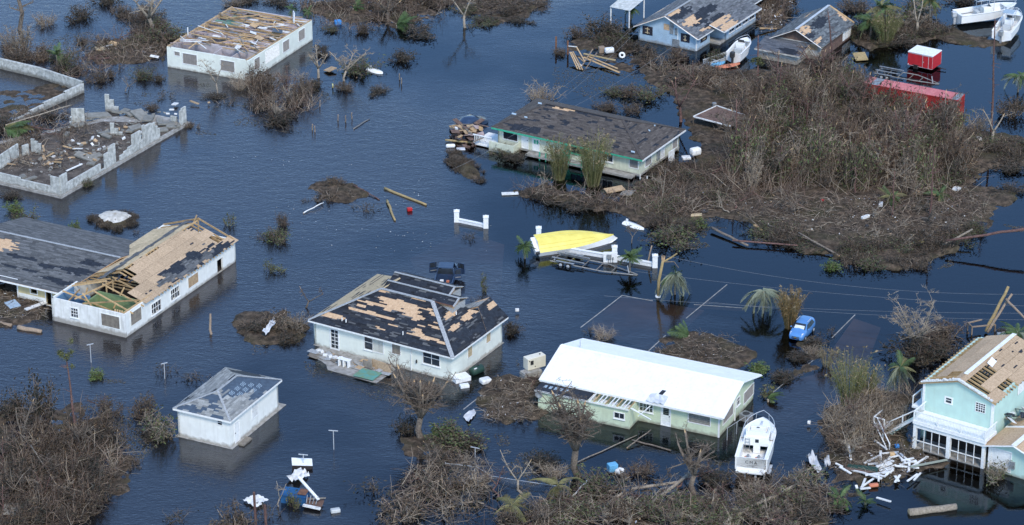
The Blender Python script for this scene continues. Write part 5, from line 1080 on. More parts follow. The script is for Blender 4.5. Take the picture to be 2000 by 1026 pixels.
BUSHES = [
 ('brown',62,268,2.2,1.2,'brown brush on the left part of the ruin'),('bare',28,292,2.0,1.4,'pale bare brush at the left end of the ruin'),('dark',15,250,2.4,1.4,'dark brush behind the left end of the ruin'),('dark',95,232,2.0,1.0,'dark brush along the back of the ruin'),('brown',130,258,1.6,.7,'brown brush on the ruin slab'),('brown',100,330,1.4,.5,'low brown brush inside the ruin corner'),
 ('bare',468,172,1.7,2.0,'bare bush at the front wall of the roofless house'),('red',500,165,1.7,2.4,'rusty bush at the near corner of the roofless house'),('brown',590,180,1.5,1.6,'brown bush at the right wall of the roofless house'),('dark',610,170,1.5,.9,'dark bush left of the pale forked tree'),('sparse',560,255,1.8,.6,'drowned twigs under the dark tangle'),('dark',420,190,1.4,.6,'dark weed around the slender bare tree'),('bare',455,10,1.6,1.0,'bare twigs behind the roofless house'),('dark',480,4,2.2,.8,'dark brush at the top edge behind the roofless house'),('dark',545,8,2.0,.8,'dark brush at the top edge right of the roofless house'),('heap',640,12,2.2,.7,'brown heap at the top edge left of the palm crown'),
 ('dark',158,36,2.0,1.6,'dense dark bush floating left of the tall broken tree at the top'),('dark',212,6,2.2,1.2,'dark flattened brush at the top edge, left part of the picture'),('dark',240,30,1.2,.8,'small dark brush tuft under the broken tree at the top left'),
 ('bare',88,48,1.9,1.3,'bare grey twiggy shrub in the water at the upper left'),('bare',36,100,2.4,3.2,'tall bare branching shrub above the grey block wall'),('brown',30,118,2.0,1.3,'brown brush against the far end of the block wall'),
 ('green',135,138,1.3,2.4,'upright olive shrub behind the grey block wall corner'),('dark',112,140,1.1,1.0,'dark brush behind the grey block wall'),('dark',150,140,1.2,.8,'low dark brush right of the olive shrub'),
 ('green',325,78,2.8,1.7,'big olive brush beside the roofless house'),('dark',282,66,2.2,1.3,'dark root mass under the tall broken tree'),('red',200,88,1.3,1.2,'reddish brush on the littered bank at upper left'),('dark',157,84,1.1,.6,'small dark heap right of the palm sprout'),
 ('brown',192,158,1.8,1.0,'brown grassy clump between block wall and roofless house'),('brown',215,150,1.0,.9,'smaller brown grassy clump behind the ruined wall tip'),('green',283,153,1.6,1.2,'olive grass clump in front of the roofless house'),('dark',312,158,1.0,.8,'dark clump in front of the roofless house'),
 ('sparse',322,190,1.8,.8,'sparse drowned reeds before the roofless house'),('brown',298,213,1.1,.6,'low brown clump beyond the ruin'),('heap',372,247,1.0,.5,'low heap off the right corner of the ruin'),('sparse',440,205,2.2,.9,'thin drowned twigs in front of the roofless house'),
 ('red',522,190,2.4,2.8,'tall reddish brush by the near corner of the roofless house'),('dark',540,238,2.6,1.2,'dark tangled brush mass right of the ruin and below the roofless house'),('brown',575,205,1.8,1.4,'brown tangled brush right of the reddish brush'),('dark',505,210,1.4,1.0,'dark brush left part of the tangle below the roofless house'),
 ('dark',630,105,1.4,1.0,'dark brush behind the pale forked tree'),('green',700,140,2.4,1.6,'green-brown bush beside the white capsized dinghy'),('brown',672,175,1.6,.8,'brown clump hanging over water under the twin bare trees'),('dark',740,180,1.6,.6,'dark floating weed right of the twin bare trees'),
 ('dark',790,118,2.0,1.2,'round dark heap standing alone in open water'),('brown',708,62,1.4,1.3,'upright brown bush left of the fallen palm fronds'),('green',645,60,1.1,.6,'small green tuft beside the blue drum'),('dark',822,66,2.6,1.0,'dark bank of weed under the fallen palm fronds'),
 ('red',755,14,3.6,1.6,'broad red-brown brush at the top edge'),('red',830,8,3.2,1.4,'red-brown brush at the top edge left of the pale bare tree'),('brown',980,20,3.4,1.0,'brown marsh brush right of the pale bare tree'),('green',945,44,2.4,.6,'green marsh grass tongue at the top'),('brown',1045,12,2.6,.6,'flat brown marsh at the top centre'),
 ('green',910,22,1.6,.8,'grassy clump at the foot of the pale bare tree'),('dark',1015,42,1.8,.5,'low dark marsh tip at the top centre'),
 ('bare',1055,192,2.2,1.9,'pale bare bush behind the cream house'),('dark',1168,72,2.8,2.4,'dark tall bush beside the white corrugated shelter'),('dark',1205,75,2.2,2.0,'dark bush under the white corrugated shelter'),('brown',1130,72,1.8,1.3,'brown brush left of the dark shelter bush'),
 ('brown',1095,105,1.3,.7,'small brown clump under the fallen timber'),('dark',1240,95,1.6,1.0,'dark bush at the left corner of the blue house'),('brown',1262,120,2.2,1.6,'dry brown brush in front of the blue house'),('red',1320,118,1.8,1.6,'reddish dry brush before the right corner of the blue house'),
 ('green',1195,182,1.5,.7,'green floating weed behind the cream house'),('brown',1228,185,1.8,1.2,'brown bush in water behind the cream house'),('green',1268,192,1.8,1.4,'olive bush in water right of the brown one behind the cream house'),('brown',1185,212,2.0,.8,'brown clump close behind the cream house ridge'),('brown',1235,218,1.6,.8,'brown clump behind the right part of the cream roof'),
 ('brown',1365,160,2.6,1.6,'brown brush beyond the bent tree'),('dark',1320,165,2.2,1.3,'dark brush left of the bent tree'),('green',1400,120,1.4,1.2,'green brush between blue house and skiff'),
 ('green',45,450,1.7,2.0,'grey-green shrub standing in water above the yellow house'),('bright',32,412,1.0,.9,'bright tuft on top of the shrub above the yellow house'),('heap',142,472,1.7,.9,'round brown heap between sand mound and grey roof'),('bright',150,452,.6,1.0,'bright palm sprout on the round brown heap'),
 ('yellow',450,440,.8,1.2,'small yellow-green weed off the far end of the long white house'),('sparse',270,455,.8,.4,'tiny dark weed right of the sand mound'),('green',170,362,.9,.8,'green clump on the ruin wall near its corner'),('dark',20,384,1.5,.6,'dark weed in front of the ruin'),
 ('green',538,468,1.7,1.3,'green-brown bush alone in open water'),('brown',552,440,.9,1.4,'rusty sprig above the lone green-brown bush'),('sparse',505,465,1.3,.5,'sparse weed left of the lone green-brown bush'),('yellow',527,528,.7,1.2,'small yellow-green sprig left of the centre'),('yellow',545,530,.9,.7,'small yellow-green tuft right of a similar sprig'),
 ('brown',655,362,1.3,1.0,'dark brush on the far edge of the driftwood island'),('heap',650,385,2.0,.7,'brown heap on the driftwood island'),('sparse',715,410,2.0,.8,'sparse weed beside the driftwood island'),('sparse',912,465,1.4,.8,'sparse weed below the low white wall'),('yellow',945,570,.6,1.9,'tall yellow weed right of the dark pickup'),('sparse',935,590,1.1,.8,'dark weed stubs right of the dark pickup'),
 ('heap',545,640,2.4,1.2,'tangled brown heap with white scraps left of the mint house'),('bare',575,645,1.8,1.6,'bare branches on the heap left of the mint house'),('dark',500,645,1.7,.9,'dark left end of the heap beside the mint house'),('dark',562,665,1.6,.7,'dark brush at the left wall of the mint house'),('dark',1000,650,1.2,1.1,'dark bush at the right corner of the mint house'),
 ('dark',75,830,2.0,4.6,'tall dark-leaved bush at the lower left'),('dark',30,815,2.0,2.2,'dark bush at the left edge, lower part'),('brown',210,812,1.6,1.7,'brown bush left of the small outbuilding'),('brown',278,808,1.9,1.6,'brown bush between others left of the small outbuilding'),('lit',312,855,2.0,2.4,'spreading olive shrub with pale stems beside the small outbuilding'),('dark',300,852,1.8,.7,'dark fringe under the pale-stemmed shrub'),
 ('sparse',385,738,1.9,.8,'sparse floating brush above the small outbuilding'),('sparse',322,730,1.5,1.5,'thin leafless sprig above left of the outbuilding'),('bright',188,738,.9,.6,'bright floating palm tuft below the long white house'),('heap',255,905,1.2,.5,'tip of brown brush pointing at the outbuilding'),
 ('bare',1178,660,1.5,1.0,'pale bare twigs behind the white roof'),('sparse',1150,650,1.0,.6,'dark twigs on the patio corner'),('dark',1590,672,1.4,.6,'dark weed line right of the blue car'),('sparse',1620,655,1.2,.9,'thin twigs beside the right kerb'),('bare',1582,690,1.0,.7,'pale twig tuft on the kerb near the blue car'),('dark',1560,700,1.6,.6,'dark brush along the kerb below the blue car'),
 ('bright',1482,722,1.2,.6,'green tuft beyond the right end of the white roof'),('yellow',1500,770,1.3,.8,'yellow-green tuft at the gable of the lime bungalow'),('dark',1530,740,1.8,.7,'dark brush strip right of the white roof'),('lit',1945,935,1.3,1.7,'round olive bush in front of the garage'),
 ('green',880,868,2.6,1.7,'olive leafy crown lying by the broken tree at bottom centre'),('bright',865,850,1.4,1.2,'bright green leaves beside the broken tree at bottom centre'),('dark',795,842,1.6,1.6,'dark leafy branch left of the broken tree at bottom centre'),('dark',925,868,1.7,1.0,'dark leafy end right of the olive crown'),('brown',860,905,2.4,1.0,'brown brush under the broken tree at bottom centre'),
 ('bare',905,905,2.0,.9,'bare pale tangle at the fence end'),('heap',880,960,3.0,1.4,'large brown tangle at bottom centre'),('heap',800,1000,3.0,1.3,'large brown tangle at the bottom edge left of centre'),('bare',930,950,2.4,1.4,'pale branch tangle right of the brown tangles at bottom'),('sparse',730,960,2.2,1.4,'thin grassy twigs left of the bottom tangle'),
 ('heap',455,1025,2.4,1.3,'twiggy heap at the bottom edge left of the white boat wreckage'),('sparse',340,1015,2.0,1.4,'thin bare twigs at the bottom edge'),('sparse',520,1010,1.5,2.0,'thin reddish stems beside the blue wreck'),('yellow',575,990,.8,1.6,'yellow-green sprig before the blue wreck'),
 ('dark',1060,905,2.0,.9,'dark brush below the brown bank left of the lime bungalow'),('bare',1080,930,1.7,1.2,'bare tangle left of the split tree'),('green',1165,960,2.6,1.4,'green bush below the lime bungalow'),('green',1110,1000,2.8,1.3,'green bush at the bottom edge'),('red',1225,1005,2.6,1.4,'red-brown brush at the bottom edge below the lime bungalow'),('green',1300,1010,2.8,1.4,'green bush at the bottom edge right of the red-brown brush'),
 ('red',1245,925,1.9,1.0,'reddish twigs around the blue and white crate'),('dark',1400,940,2.4,1.3,'dark brush right of the forked broken trunk'),('green',1355,1000,2.4,1.3,'olive brush below the forked broken trunk'),('bare',1470,965,2.0,1.2,'bare tangle behind the cabin boat'),('red',1450,945,1.4,1.0,'red-brown twigs behind the cabin boat'),('brown',1530,965,2.2,1.2,'brown tangle at bottom right of the cabin boat'),('lit',1570,945,2.0,1.3,'pale branched bush left of the white lumber pile'),('brown',1620,985,2.4,1.0,'brown brush below the white lumber pile'),('dark',1560,1010,2.6,1.0,'dark brush at the bottom edge right'),
 ('bare',1660,850,2.6,3.0,'large pale bare bush left of the teal house'),('bare',1730,835,2.4,2.2,'pale bare bush by the foot of the outside stair'),('bare',1700,800,2.2,1.8,'pale bare bush behind the one by the outside stair'),('red',1640,875,1.8,2.0,'brown bare bush at the left end of the lumber pile'),('bare',1720,910,1.2,.8,'bare twigs in front of the lumber pile'),
 ('dark',1790,700,2.6,2.6,'dark bush behind the teal house'),('red',1840,660,2.6,1.6,'red-brown brush beside the leaning poles'),('brown',1830,690,2.2,1.6,'brown brush between teal roof and leaning poles'),('dark',1960,660,1.4,.9,'dark brush behind the teal roof'),
 ('green',1735,55,2.6,2.6,'tall green bush left of the red cargo trailer'),('green',1790,35,2.6,2.8,'tall green bush behind the red cargo trailer'),('dark',1760,88,2.4,1.3,'dark brush around the foot of the red cargo trailer'),('green',1690,70,2.2,2.2,'green bush right of the small weathered house'),('dark',1835,65,1.8,1.2,'dark bush beside the larger white boat'),('brown',1670,20,3.0,1.3,'brown brush at the top edge behind the weathered house'),('brown',1500,10,3.0,1.4,'brown brush between blue and weathered houses'),('dark',1880,5,2.6,1.3,'dark brush at the top edge left of the white boats'),
 ('brown',1975,225,1.8,2.2,'brown bush at the right edge above the thicket'),('bare',1912,255,1.6,2.4,'bare bush right of the red container'),('dark',1970,330,2.4,.8,'dark weed at the right edge'),('dark',1975,375,2.2,.6,'dark low weed at the right edge below the others'),('green',1700,522,2.0,.8,'green tuft at the lower tip of the mud bank'),('bright',1624,525,1.0,.9,'bright green tuft at the water edge of the bank'),
 ('green',1310,470,2.8,1.6,'round olive brush mass in water right of the yellow hull'),('brown',1290,440,2.2,1.3,'brown brush behind the round olive mass'),('dark',1340,450,2.0,1.2,'dark brush right of the round olive mass'),('bright',1368,442,.9,.8,'bright green tuft right of the round olive mass'),('brown',1180,400,2.0,.8,'brown brush on the low bank before the cream house'),('dark',1060,385,2.0,.6,'dark weedy edge of the low bank'),('dark',1130,408,2.2,.6,'dark weedy middle of the low bank'),
 ('green',985,300,1.6,.8,'olive plants under the porch of the cream house'),('dark',1005,310,1.8,.6,'dark plants before the porch of the cream house'),('sparse',600,395,1.0,.3,'tiny weed below the driftwood island'),('green',1345,730,.9,.4,'green weed on the bank behind the white roof'),('dark',1165,965,1.6,1.0,'dark twigs under the green bush below the bungalow')]
for k, px, py, r, h, lab in BUSHES: bush(k, px, py, r, h, lab)

# --- dense brush that reads as one mass: joined, one object per thicket
def thicket(name, label, polys, n, kinds, r=(1.2, 2.2), h=(1.2, 2.6), seed=1, lean=0.0, frac=0.55, zoff=0.0):
    R = np.random.default_rng(seed); W = [wpoly(p) for p in polys]; mn = np.min([w_.min(0) for w_ in W], 0); mxx = np.max([w_.max(0) for w_ in W], 0); pts = []
    while len(pts) < n:
        q = R.uniform(mn, mxx, (400, 2)); s = np.max([sdist(q[:, 0], q[:, 1], w_) for w_ in W], 0); pts += q[s > .3].tolist()
    S, Lf = [], []
    for x, y in pts[:n]:
        k = kinds[R.integers(len(kinds))]; v = VAR[k][R.integers(len(VAR[k]))]; bh = {'heap': .75, 'red': 1.9}.get(k, 1.6); sc = R.uniform(*r)/1.5; sz = R.uniform(*h)/bh; a = R.uniform(0, 6.28); c, s_ = math.cos(a), math.sin(a); tint = R.uniform(.7, 1.3)
        for g, lst in ((v[2], S), (v[3], Lf)):
            if g is None: continue
            V, Q, C = g
            if frac < 1: m_ = int(len(Q)*frac); Q = Q[:m_]; nv = Q.max()+1; V = V[:nv]; C = C[:nv]
            X = V[:, 0]*sc; Y = V[:, 1]*sc; Z = V[:, 2]*sz
            lst.append((np.stack([X*c-Y*s_+x+lean*Z, X*s_+Y*c+y, Z+zoff], 1), Q, C*tint))
    o = empty(name, (0, 0, 0), 0, label, 'brush'); o['kind'] = 'stuff'
    a = link_mesh('branches', nmesh('branches', cat(S), 'twig'), o); a['kind'] = 'stuff'
    if Lf: b = link_mesh('foliage', nmesh('foliage', cat(Lf), 'leaf'), o); b['kind'] = 'stuff'
thicket('thicket', 'large brown thicket of dead brush covering the bank at right', [[(1475,205),(1510,172),(1640,165),(1700,225),(1860,258),(1890,290),(1880,360),(1800,390),(1690,375),(1560,385),(1440,375),(1420,345),(1450,275)]], 150, ['red', 'red', 'bare', 'brown', 'red', 'dark', 'green'], (1.3, 2.4), (1.8, 5.6), 3, .12, 1.0)
thicket('bank_litter', 'flattened brush and leaves covering the mud bank', [[(1400,380),(1560,395),(1690,385),(1800,395),(1890,365),(1940,415),(1880,455),(1780,480),(1640,465),(1500,445),(1430,410)]], 60, ['heap', 'heap', 'sparse', 'bare'], (1.2, 2.2), (.2, .6), 14, 0, .5)
thicket('bank_brush', 'dark weed and low brush along the edge of the right bank', [[(1440,410),(1520,440),(1640,470),(1760,480),(1900,440),(1950,420),(1890,490),(1800,530),(1700,525),(1600,500),(1480,470)], [(1860,250),(2010,280),(2010,330),(1930,325),(1890,300)], [(1240,330),(1370,300),(1400,350),(1440,400),(1300,430),(1230,400)]], 110, ['dark', 'brown', 'heap', 'green', 'red'], (1.2, 2.0), (.5, 1.3), 4)
thicket('thicket', 'brown brush thicket filling the lower left corner', [[(-20,880),(60,850),(150,830),(215,840),(240,905),(215,960),(180,1000),(150,1040),(-20,1040)]], 70, ['red', 'red', 'brown', 'dark'], (1.3, 2.2), (1.0, 2.2), 5, .15)
thicket('thicket', 'mixed green and brown brush along the bottom edge', [[(985,1000),(1130,985),(1260,970),(1420,985),(1560,960),(1640,985),(1580,1045),(960,1045)]], 26, ['green', 'green', 'brown', 'red', 'dark', 'lit'], (1.3, 2.0), (.8, 1.6), 6)
thicket('thicket', 'brown brush between the blue house and the thicket', [[(1360,135),(1500,160),(1640,152),(1690,165),(1640,195),(1480,190),(1340,165),(1260,140)]], 44, ['red', 'brown', 'dark', 'bare'], (1.2, 2.0), (.7, 1.6), 8)
thicket('marsh', 'brown marsh vegetation along the top edge', [[(590,15),(700,-25),(900,-25),(870,30),(760,45)], [(890,-20),(1090,-25),(1020,35),(950,48)]], 44, ['heap', 'brown', 'red', 'dark'], (1.2, 2.2), (.4, 1.0), 9)
thicket('ground_litter', 'leaf and twig litter on the bank left of the lime bungalow', [[(965,748),(1055,745),(1065,815),(1000,828),(935,825)], [(1280,685),(1345,660),(1425,655),(1455,690),(1430,708),(1310,715)], [(20,575),(90,575),(90,620),(10,630)], [(1600,890),(1700,860),(1790,880),(1760,940),(1640,935)]], 46, ['heap', 'heap', 'sparse'], (1.0, 1.7), (.18, .4), 10)
thicket('ground_litter', 'brush and litter around the weathered house and trailer', [[(1640,60),(1780,40),(1860,70),(1790,82),(1700,95)], [(1480,-20),(1560,-20),(1530,50),(1480,50)], [(1150,60),(1240,80),(1260,115),(1180,100)]], 40, ['dark', 'brown', 'green', 'heap'], (1.2, 2.0), (.6, 1.4), 11)

thicket('bank_brush', 'ragged brush on the banks at the upper left', [[(175,100),(230,75),(335,62),(335,95),(250,112)], [(0,95),(60,85),(150,125),(150,142),(60,130),(0,120)], [(220,10),(330,30),(345,60),(260,65)]], 34, ['dark', 'green', 'brown', 'heap', 'red'], (1.0, 1.8), (.5, 1.5), 15)
# long whippy stems standing or thrown through the brush
def stems(label, polys, n, seed, ln=(1.5, 4.0), up=1.0, cols=None, r=(.014, .04), lean=.5, zb=(0.0, .8)):
    R = np.random.default_rng(seed); W = [wpoly(p) for p in polys]; mn = np.min([w_.min(0) for w_ in W], 0); mx_ = np.max([w_.max(0) for w_ in W], 0); out = []
    while len(out) < n: q = R.uniform(mn, mx_, (600, 2)); s = np.max([sdist(q[:, 0], q[:, 1], w_) for w_ in W], 0); k = fbm(q[:, 0], q[:, 1], .35, seed, 3); out += q[(s > 0)&(k > -.25)].tolist()
    p = np.array(out[:n]); g = fbm(p[:, 0], p[:, 1], .12, seed+3, 2)*3.1; a = g*1.6+R.normal(0, 1.7, n); L_ = R.uniform(*ln, n); el = np.clip(R.normal(up, .5, n), -.15, 1.5); p0 = np.stack([p[:, 0], p[:, 1], R.uniform(*zb, n)], 1); d = np.stack([np.cos(a)*np.cos(el), np.sin(a)*np.cos(el), np.sin(el)], 1)*L_[:, None]; p2 = p0+d; p2[:, 2] -= R.uniform(0, .25, n)*L_*lean; p1 = p0+d*.55+R.normal(0, .11, (n, 3))*L_[:, None]; p2[:, 2] = np.maximum(p2[:, 2], .08)
    o = link_mesh('brush_stems', nmesh('brush_stems', sticks(p0, p1, p2, R.uniform(*r, n), np.full(n, .008), colr(R, n, cols or STEM, .3)), 'litter')); tag(o, label, 'stems', kind='stuff')
STEM = [(.16, .11, .085), (.21, .15, .11), (.12, .085, .07), (.27, .20, .15), (.18, .12, .09), (.40, .33, .25)]
stems('long brown stems standing through the big thicket', [[(1440,215),(1510,175),(1640,168),(1700,228),(1860,260),(1895,300),(1885,365),(1800,395),(1690,382),(1560,392),(1420,385),(1410,340)]], 3000, 1, (1.4, 4.8), .85); stems('long flattened stems lying at the foot of the big thicket', [[(1250,390),(1380,330),(1450,360),(1560,390),(1700,385),(1800,395),(1890,360),(1930,420),(1800,440),(1600,430),(1450,420),(1330,430)]], 750, 2, (1.2, 3.6), .25)
stems('long brown stems in the lower left thicket', [[(-10,870),(60,840),(150,825),(220,845),(245,905),(215,960),(180,1000),(150,1035),(-10,1035)]], 1000, 3, (1.2, 3.2), .7); stems('long stems tangled along the bottom edge', [[(985,1005),(1130,975),(1260,955),(1420,975),(1560,950),(1650,975),(1590,1040),(980,1040)], [(760,930),(860,895),(960,920),(990,1010),(770,1030)]], 850, 4, (1.0, 3.2), .45, TWIG_GREY+STEM); stems('long stems between the houses and the big thicket', [[(1350,140),(1500,165),(1640,158),(1690,170),(1640,200),(1450,200),(1300,165),(1250,130)]], 800, 5, (1.0, 2.8), .7)
stems('bare stems in the brush by the outside stair', [[(1600,820),(1700,765),(1790,775),(1770,850),(1650,890)]], 900, 6, (1.0, 3.0), .8, TWIG_GREY); stems('dark stems in the tangle below the roofless house', [[(480,165),(600,160),(620,215),(550,250),(490,235)]], 450, 7, (.8, 2.6), .9); stems('stems at the upper left bank and behind the block wall', [[(90,150),(160,80),(260,60),(345,75),(330,115),(250,130),(200,165),(130,160)], [(0,70),(60,60),(70,125),(0,125)]], 600, 8, (.8, 2.2), .7); stems('drowned bare stems along the top edge', [[(590,20),(700,-20),(900,-20),(870,35),(760,60),(640,70)]], 700, 9, (.8, 2.2), .7)
stems('stems along the low bank before the cream house', [[(1000,378),(1080,355),(1200,395),(1250,360),(1350,330),(1330,430),(1200,415),(1100,405)]], 800, 10, (.8, 2.4), .5); stems('twigs on the ruin and its left side', [[(0,240),(130,215),(190,250),(120,330),(0,340)]], 500, 11, (.8, 2.4), .4); stems('stems around the weathered house and red trailer', [[(1650,60),(1780,35),(1860,70),(1790,85),(1700,100)], [(1480,-10),(1560,-10),(1530,60),(1480,60)]], 700, 12, (.8, 2.2), .8)
# ---------------------------------------------------------------- trees, palms, reeds, driftwood
def limb(m, R, p, d, ln, r, lev, tips, bend=.25, side=5, droop=0.0, twig=None):
    pts, rad = [p.copy()], [r]; n = 4; q = p.copy(); dd = d.normalized()
    for i in range(n):
        dd = (dd+Vector((R.gauss(0, bend), R.gauss(0, bend), R.gauss(0, bend*.7)-droop))*.5).normalized(); q = q+dd*ln/n; pts.append(q.copy()); rad.append(r*(1-.55*(i+1)/n))
    m.tube(pts, rad, side, cap=True); tips.append((pts, rad, lev)); return pts, rad
def bare_tree(px, py, h, label, seed, stems=3, spread=.6, limbs=5, r=.16, mt='bark', broken=True, lean=(0, 0), lev2=3, twigs=6, name='bare_tree', group=None, z=0.0):
    """tapered trunk, forking limbs, twigs, and pale snapped ends"""
    R = random.Random(seed); p0 = P(px, py); o = empty(name, (p0.x, p0.y, z), 0, label, 'tree', group); tr, br, be = MB(), MB(), MB(); tw = []
    base = Vector((0, 0, -.6)); top = Vector((lean[0]*h*.35, lean[1]*h*.35, h*.32 if stems > 1 else h*.9))
    mid = (base+top)/2+Vector((R.gauss(0, .04*h), R.gauss(0, .04*h), 0)); tr.tube([base, base+Vector((0, 0, .5)), mid, top], [r*1.5, r*1.15, r, r*.85], 8)
    heads = []
    for i in range(stems if stems > 1 else 0):
        a = 6.28*i/stems+R.uniform(-.5, .5); d = Vector((math.cos(a)*spread+lean[0], math.sin(a)*spread+lean[1], 1.0)); pts, rad = limb(tr, R, top-Vector((0, 0, .15)), d, h*R.uniform(.45, .75), r*.7, 1, [], .16, 6); heads.append((pts, rad))
    if stems <= 1: heads.append(([base, mid, top], [r, r, r*.7]))
    for pts, rad in heads:
        if broken and R.random() < .75: e = pts[-1]; d = (pts[-1]-pts[-2]).normalized(); be.tube([e-d*.04, e+d*R.uniform(.15, .5)], [rad[-1]*1.0, rad[-1]*.25], 5)
        for k in range(limbs):
            t = R.uniform(.25, 1); i = min(int(t*(len(pts)-1)), len(pts)-2); s = pts[i].lerp(pts[i+1], t*(len(pts)-1)-i); a = R.uniform(0, 6.28)
            d = Vector((math.cos(a), math.sin(a), R.uniform(.05, .9))); P2, R2 = limb(br, R, s, d, h*R.uniform(.14, .32), rad[i]*.5, 2, [], .3, 4)
            for _ in range(lev2):
                j = R.randrange(1, len(P2)); a = R.uniform(0, 6.28); d2 = Vector((math.cos(a), math.sin(a), R.uniform(-.1, .8))); P3, R3 = limb(br, R, P2[j], d2, h*R.uniform(.06, .16), max(.012, R2[j]*.5), 3, [], .35, 3)
                for _ in range(twigs): tw.append((P3[R.randrange(1, len(P3))], Vector((R.gauss(0, 1), R.gauss(0, 1), R.gauss(.3, .6))).normalized()*h*R.uniform(.03, .08)))
    tr.build('trunk', mt, o, smooth=True); 
    if br.f: br.build('branches', mt, o, kind='stuff')
    if be.f: be.build('broken_end', 'raw_wood', o, kind='stuff')
    if tw:
        A = np.array([a for a, _ in tw]); B = A+np.array([b for _, b in tw]); Rn = np.random.default_rng(seed); c = colr(Rn, len(tw), TWIG_GREY if mt == 'pale_bark' else TWIG_BROWN)
        t_ = link_mesh('twigs', nmesh('twigs', sticks(A, (A+B)/2+Rn.normal(0, .03, A.shape), B, np.full(len(A), .02), np.full(len(A), .009), c), 'twig'), o); t_['kind'] = 'stuff'
    return o
TREES = [
 (292,62,6.2,'big broken pale tree standing on a root mass at the top left',1,4,.9,5,.28,'pale_bark',(0,0)), (38,58,5.6,'tall bare dark trunk at the top left corner',2,1,.3,4,.26,'bark',(0,0)),
 (425,182,4.4,'slender bare tree in front of the roofless house',3,3,.5,5,.09,'pale_bark',(-.1,0)), (622,152,4.2,'pale forked bare tree left of a similar one near the capsized dinghy',4,4,.7,4,.16,'pale_bark',(0,0)), (672,158,4.6,'spreading bare tree beside the capsized dinghy',5,4,.9,6,.14,'pale_bark',(.2,0)),
 (757,40,4.0,'stout bare tree on the top bank with a dark reflection',6,4,.9,5,.2,'bark',(0,0)), (908,54,5.4,'pale bare tree standing in water at the top centre',7,2,.5,4,.17,'pale_bark',(-.05,0)),
 (1330,238,6.5,'bent reddish tree with twisted trunk behind the cream house',8,3,.6,4,.17,'red_bark',(-.1,0)), (822,856,7.2,'large splintered multi-stem tree in front of the mint house',9,12,.5,8,.30,'bark',(0,0)),
 (1130,930,8.6,'tall snapped tree with dense twigs before the lime bungalow',10,9,.36,10,.34,'bark',(-.1,0)), (1355,962,5.8,'forked broken trunk with splintered tops before the lime bungalow',11,4,.4,8,.26,'bark',(0,0)),
 (1022,965,4.6,'thin crooked tree at the bottom left of the snapped tree',12,2,.7,3,.12,'pale_bark',(-.3,0)), (44,882,5.4,'dead bare trunk at the lower left edge',13,2,.3,4,.15,'bark',(0,0)), (1792,700,6.2,'large pale bare tree behind the teal house',14,8,.7,7,.12,'pale_bark',(-.1,0)),
 (1936,278,4.6,'pale splintered forked trunk right of the red container',15,2,.6,1,.18,'pale_bark',(.1,0)), (1845,245,3.0,'short bare snag behind the red container end',16,2,.5,3,.1,'bark',(0,0)), (1715,330,3.4,'snapped pale stump in the middle of the thicket',17,1,.2,0,.16,'pale_bark',(0,0)),
 (1790,70,6.0,'bare pale trunk among green bushes behind the red trailer',18,2,.3,3,.18,'pale_bark',(0,0)), (1295,395,4.2,'thin bare tree at the bank before the cream house',19,2,.3,3,.07,'pale_bark',(0,0)), (1060,380,3.0,'thin pale sapling on the low bank',20,2,.3,2,.05,'pale_bark',(0,0)),
 (1660,905,3.4,'bare young tree at the left of the lumber pile',21,5,.6,4,.06,'pale_bark',(0,0)), (1720,340,4.4,'bare pale tree near the container in the thicket',22,3,.5,5,.09,'pale_bark',(0,0)), (560,190,3.8,'red-brown leafless tree by the right wall of the roofless house',23,5,.4,5,.08,'red_bark',(0,0)),
 (596,600,2.4,'crooked driftwood snag above the mint house left corner',24,2,1.2,2,.09,'bark',(.5,0)), (545,990,3.0,'thin leaning snag right of the blue wreck',25,2,.3,1,.06,'pale_bark',(.1,0)), (1765,900,2.8,'small bare tree at the right of the lumber pile',26,3,.5,3,.05,'bark',(0,0)), (1235,475,2.6,'dead stick tree in the round olive brush',27,3,.6,3,.05,'bark',(0,0))]
for (px, py, h, lab, sd_, st, sp, li, r, mt, ln) in TREES: bare_tree(px, py, h, lab, sd_, st, sp, li, r, mt, True, ln)
# tall storm-stripped pines: straight red-brown poles with a few stubs
def pine(px, py, h, label, seed, lean=(0, 0), r=.14, tuft=False, group=None):
    R = random.Random(seed); p = P(px, py); o = empty('pine_tree', p, 0, label, 'tree', group); m = MB(); n = 7; pts = [Vector((lean[0]*h*i/n+R.gauss(0, .04), lean[1]*h*i/n+R.gauss(0, .04), -.5+(h+.5)*i/n)) for i in range(n+1)]
    m.tube(pts, [r*(1.15-.75*i/n) for i in range(n+1)], 7); m.build('trunk', 'red_bark', o, smooth=True); b = MB()
    for k in range(int(h*1.2)):
        t = R.uniform(.3, 1)*n; i = min(int(t), n-1); s = pts[i].lerp(pts[i+1], t-i); a = R.uniform(0, 6.28); limb(b, R, s, Vector((math.cos(a), math.sin(a), R.uniform(-.2, .6))), R.uniform(.3, 1.1), .035, 2, [], .3, 4)
    b.build('branches', 'red_bark', o, kind='stuff')
    if tuft:
        Rn = np.random.default_rng(seed); c = []
        for k in range(9): c.append(Rn.normal(0, .14, (40, 3))+np.array(pts[-1])+Rn.normal(0, .42, 3)*[1, 1, .9])
        nm_ = link_mesh('crown', nmesh('crown', blades(np.concatenate(c), Rn.uniform(.08, .17, 360), colr(Rn, 360, [(.12, .13, .05), (.09, .10, .04)]), Rn), 'leaf'), o); nm_['kind'] = 'stuff'
pine(150,850,8.6,'tall thin pine with a last green tuft at the lower left',1,(-.06,0),.13,True); pine(1480,165,6.5,'stripped pine pole in front of the white skiff',2,(-.02,0)); pine(1630,148,8.5,'leaning stripped pine before the small weathered house',3,(-.14,0)); pine(1936,272,15.0,'very tall thin pine pole right of the red container',4,(-.035,0),.15)
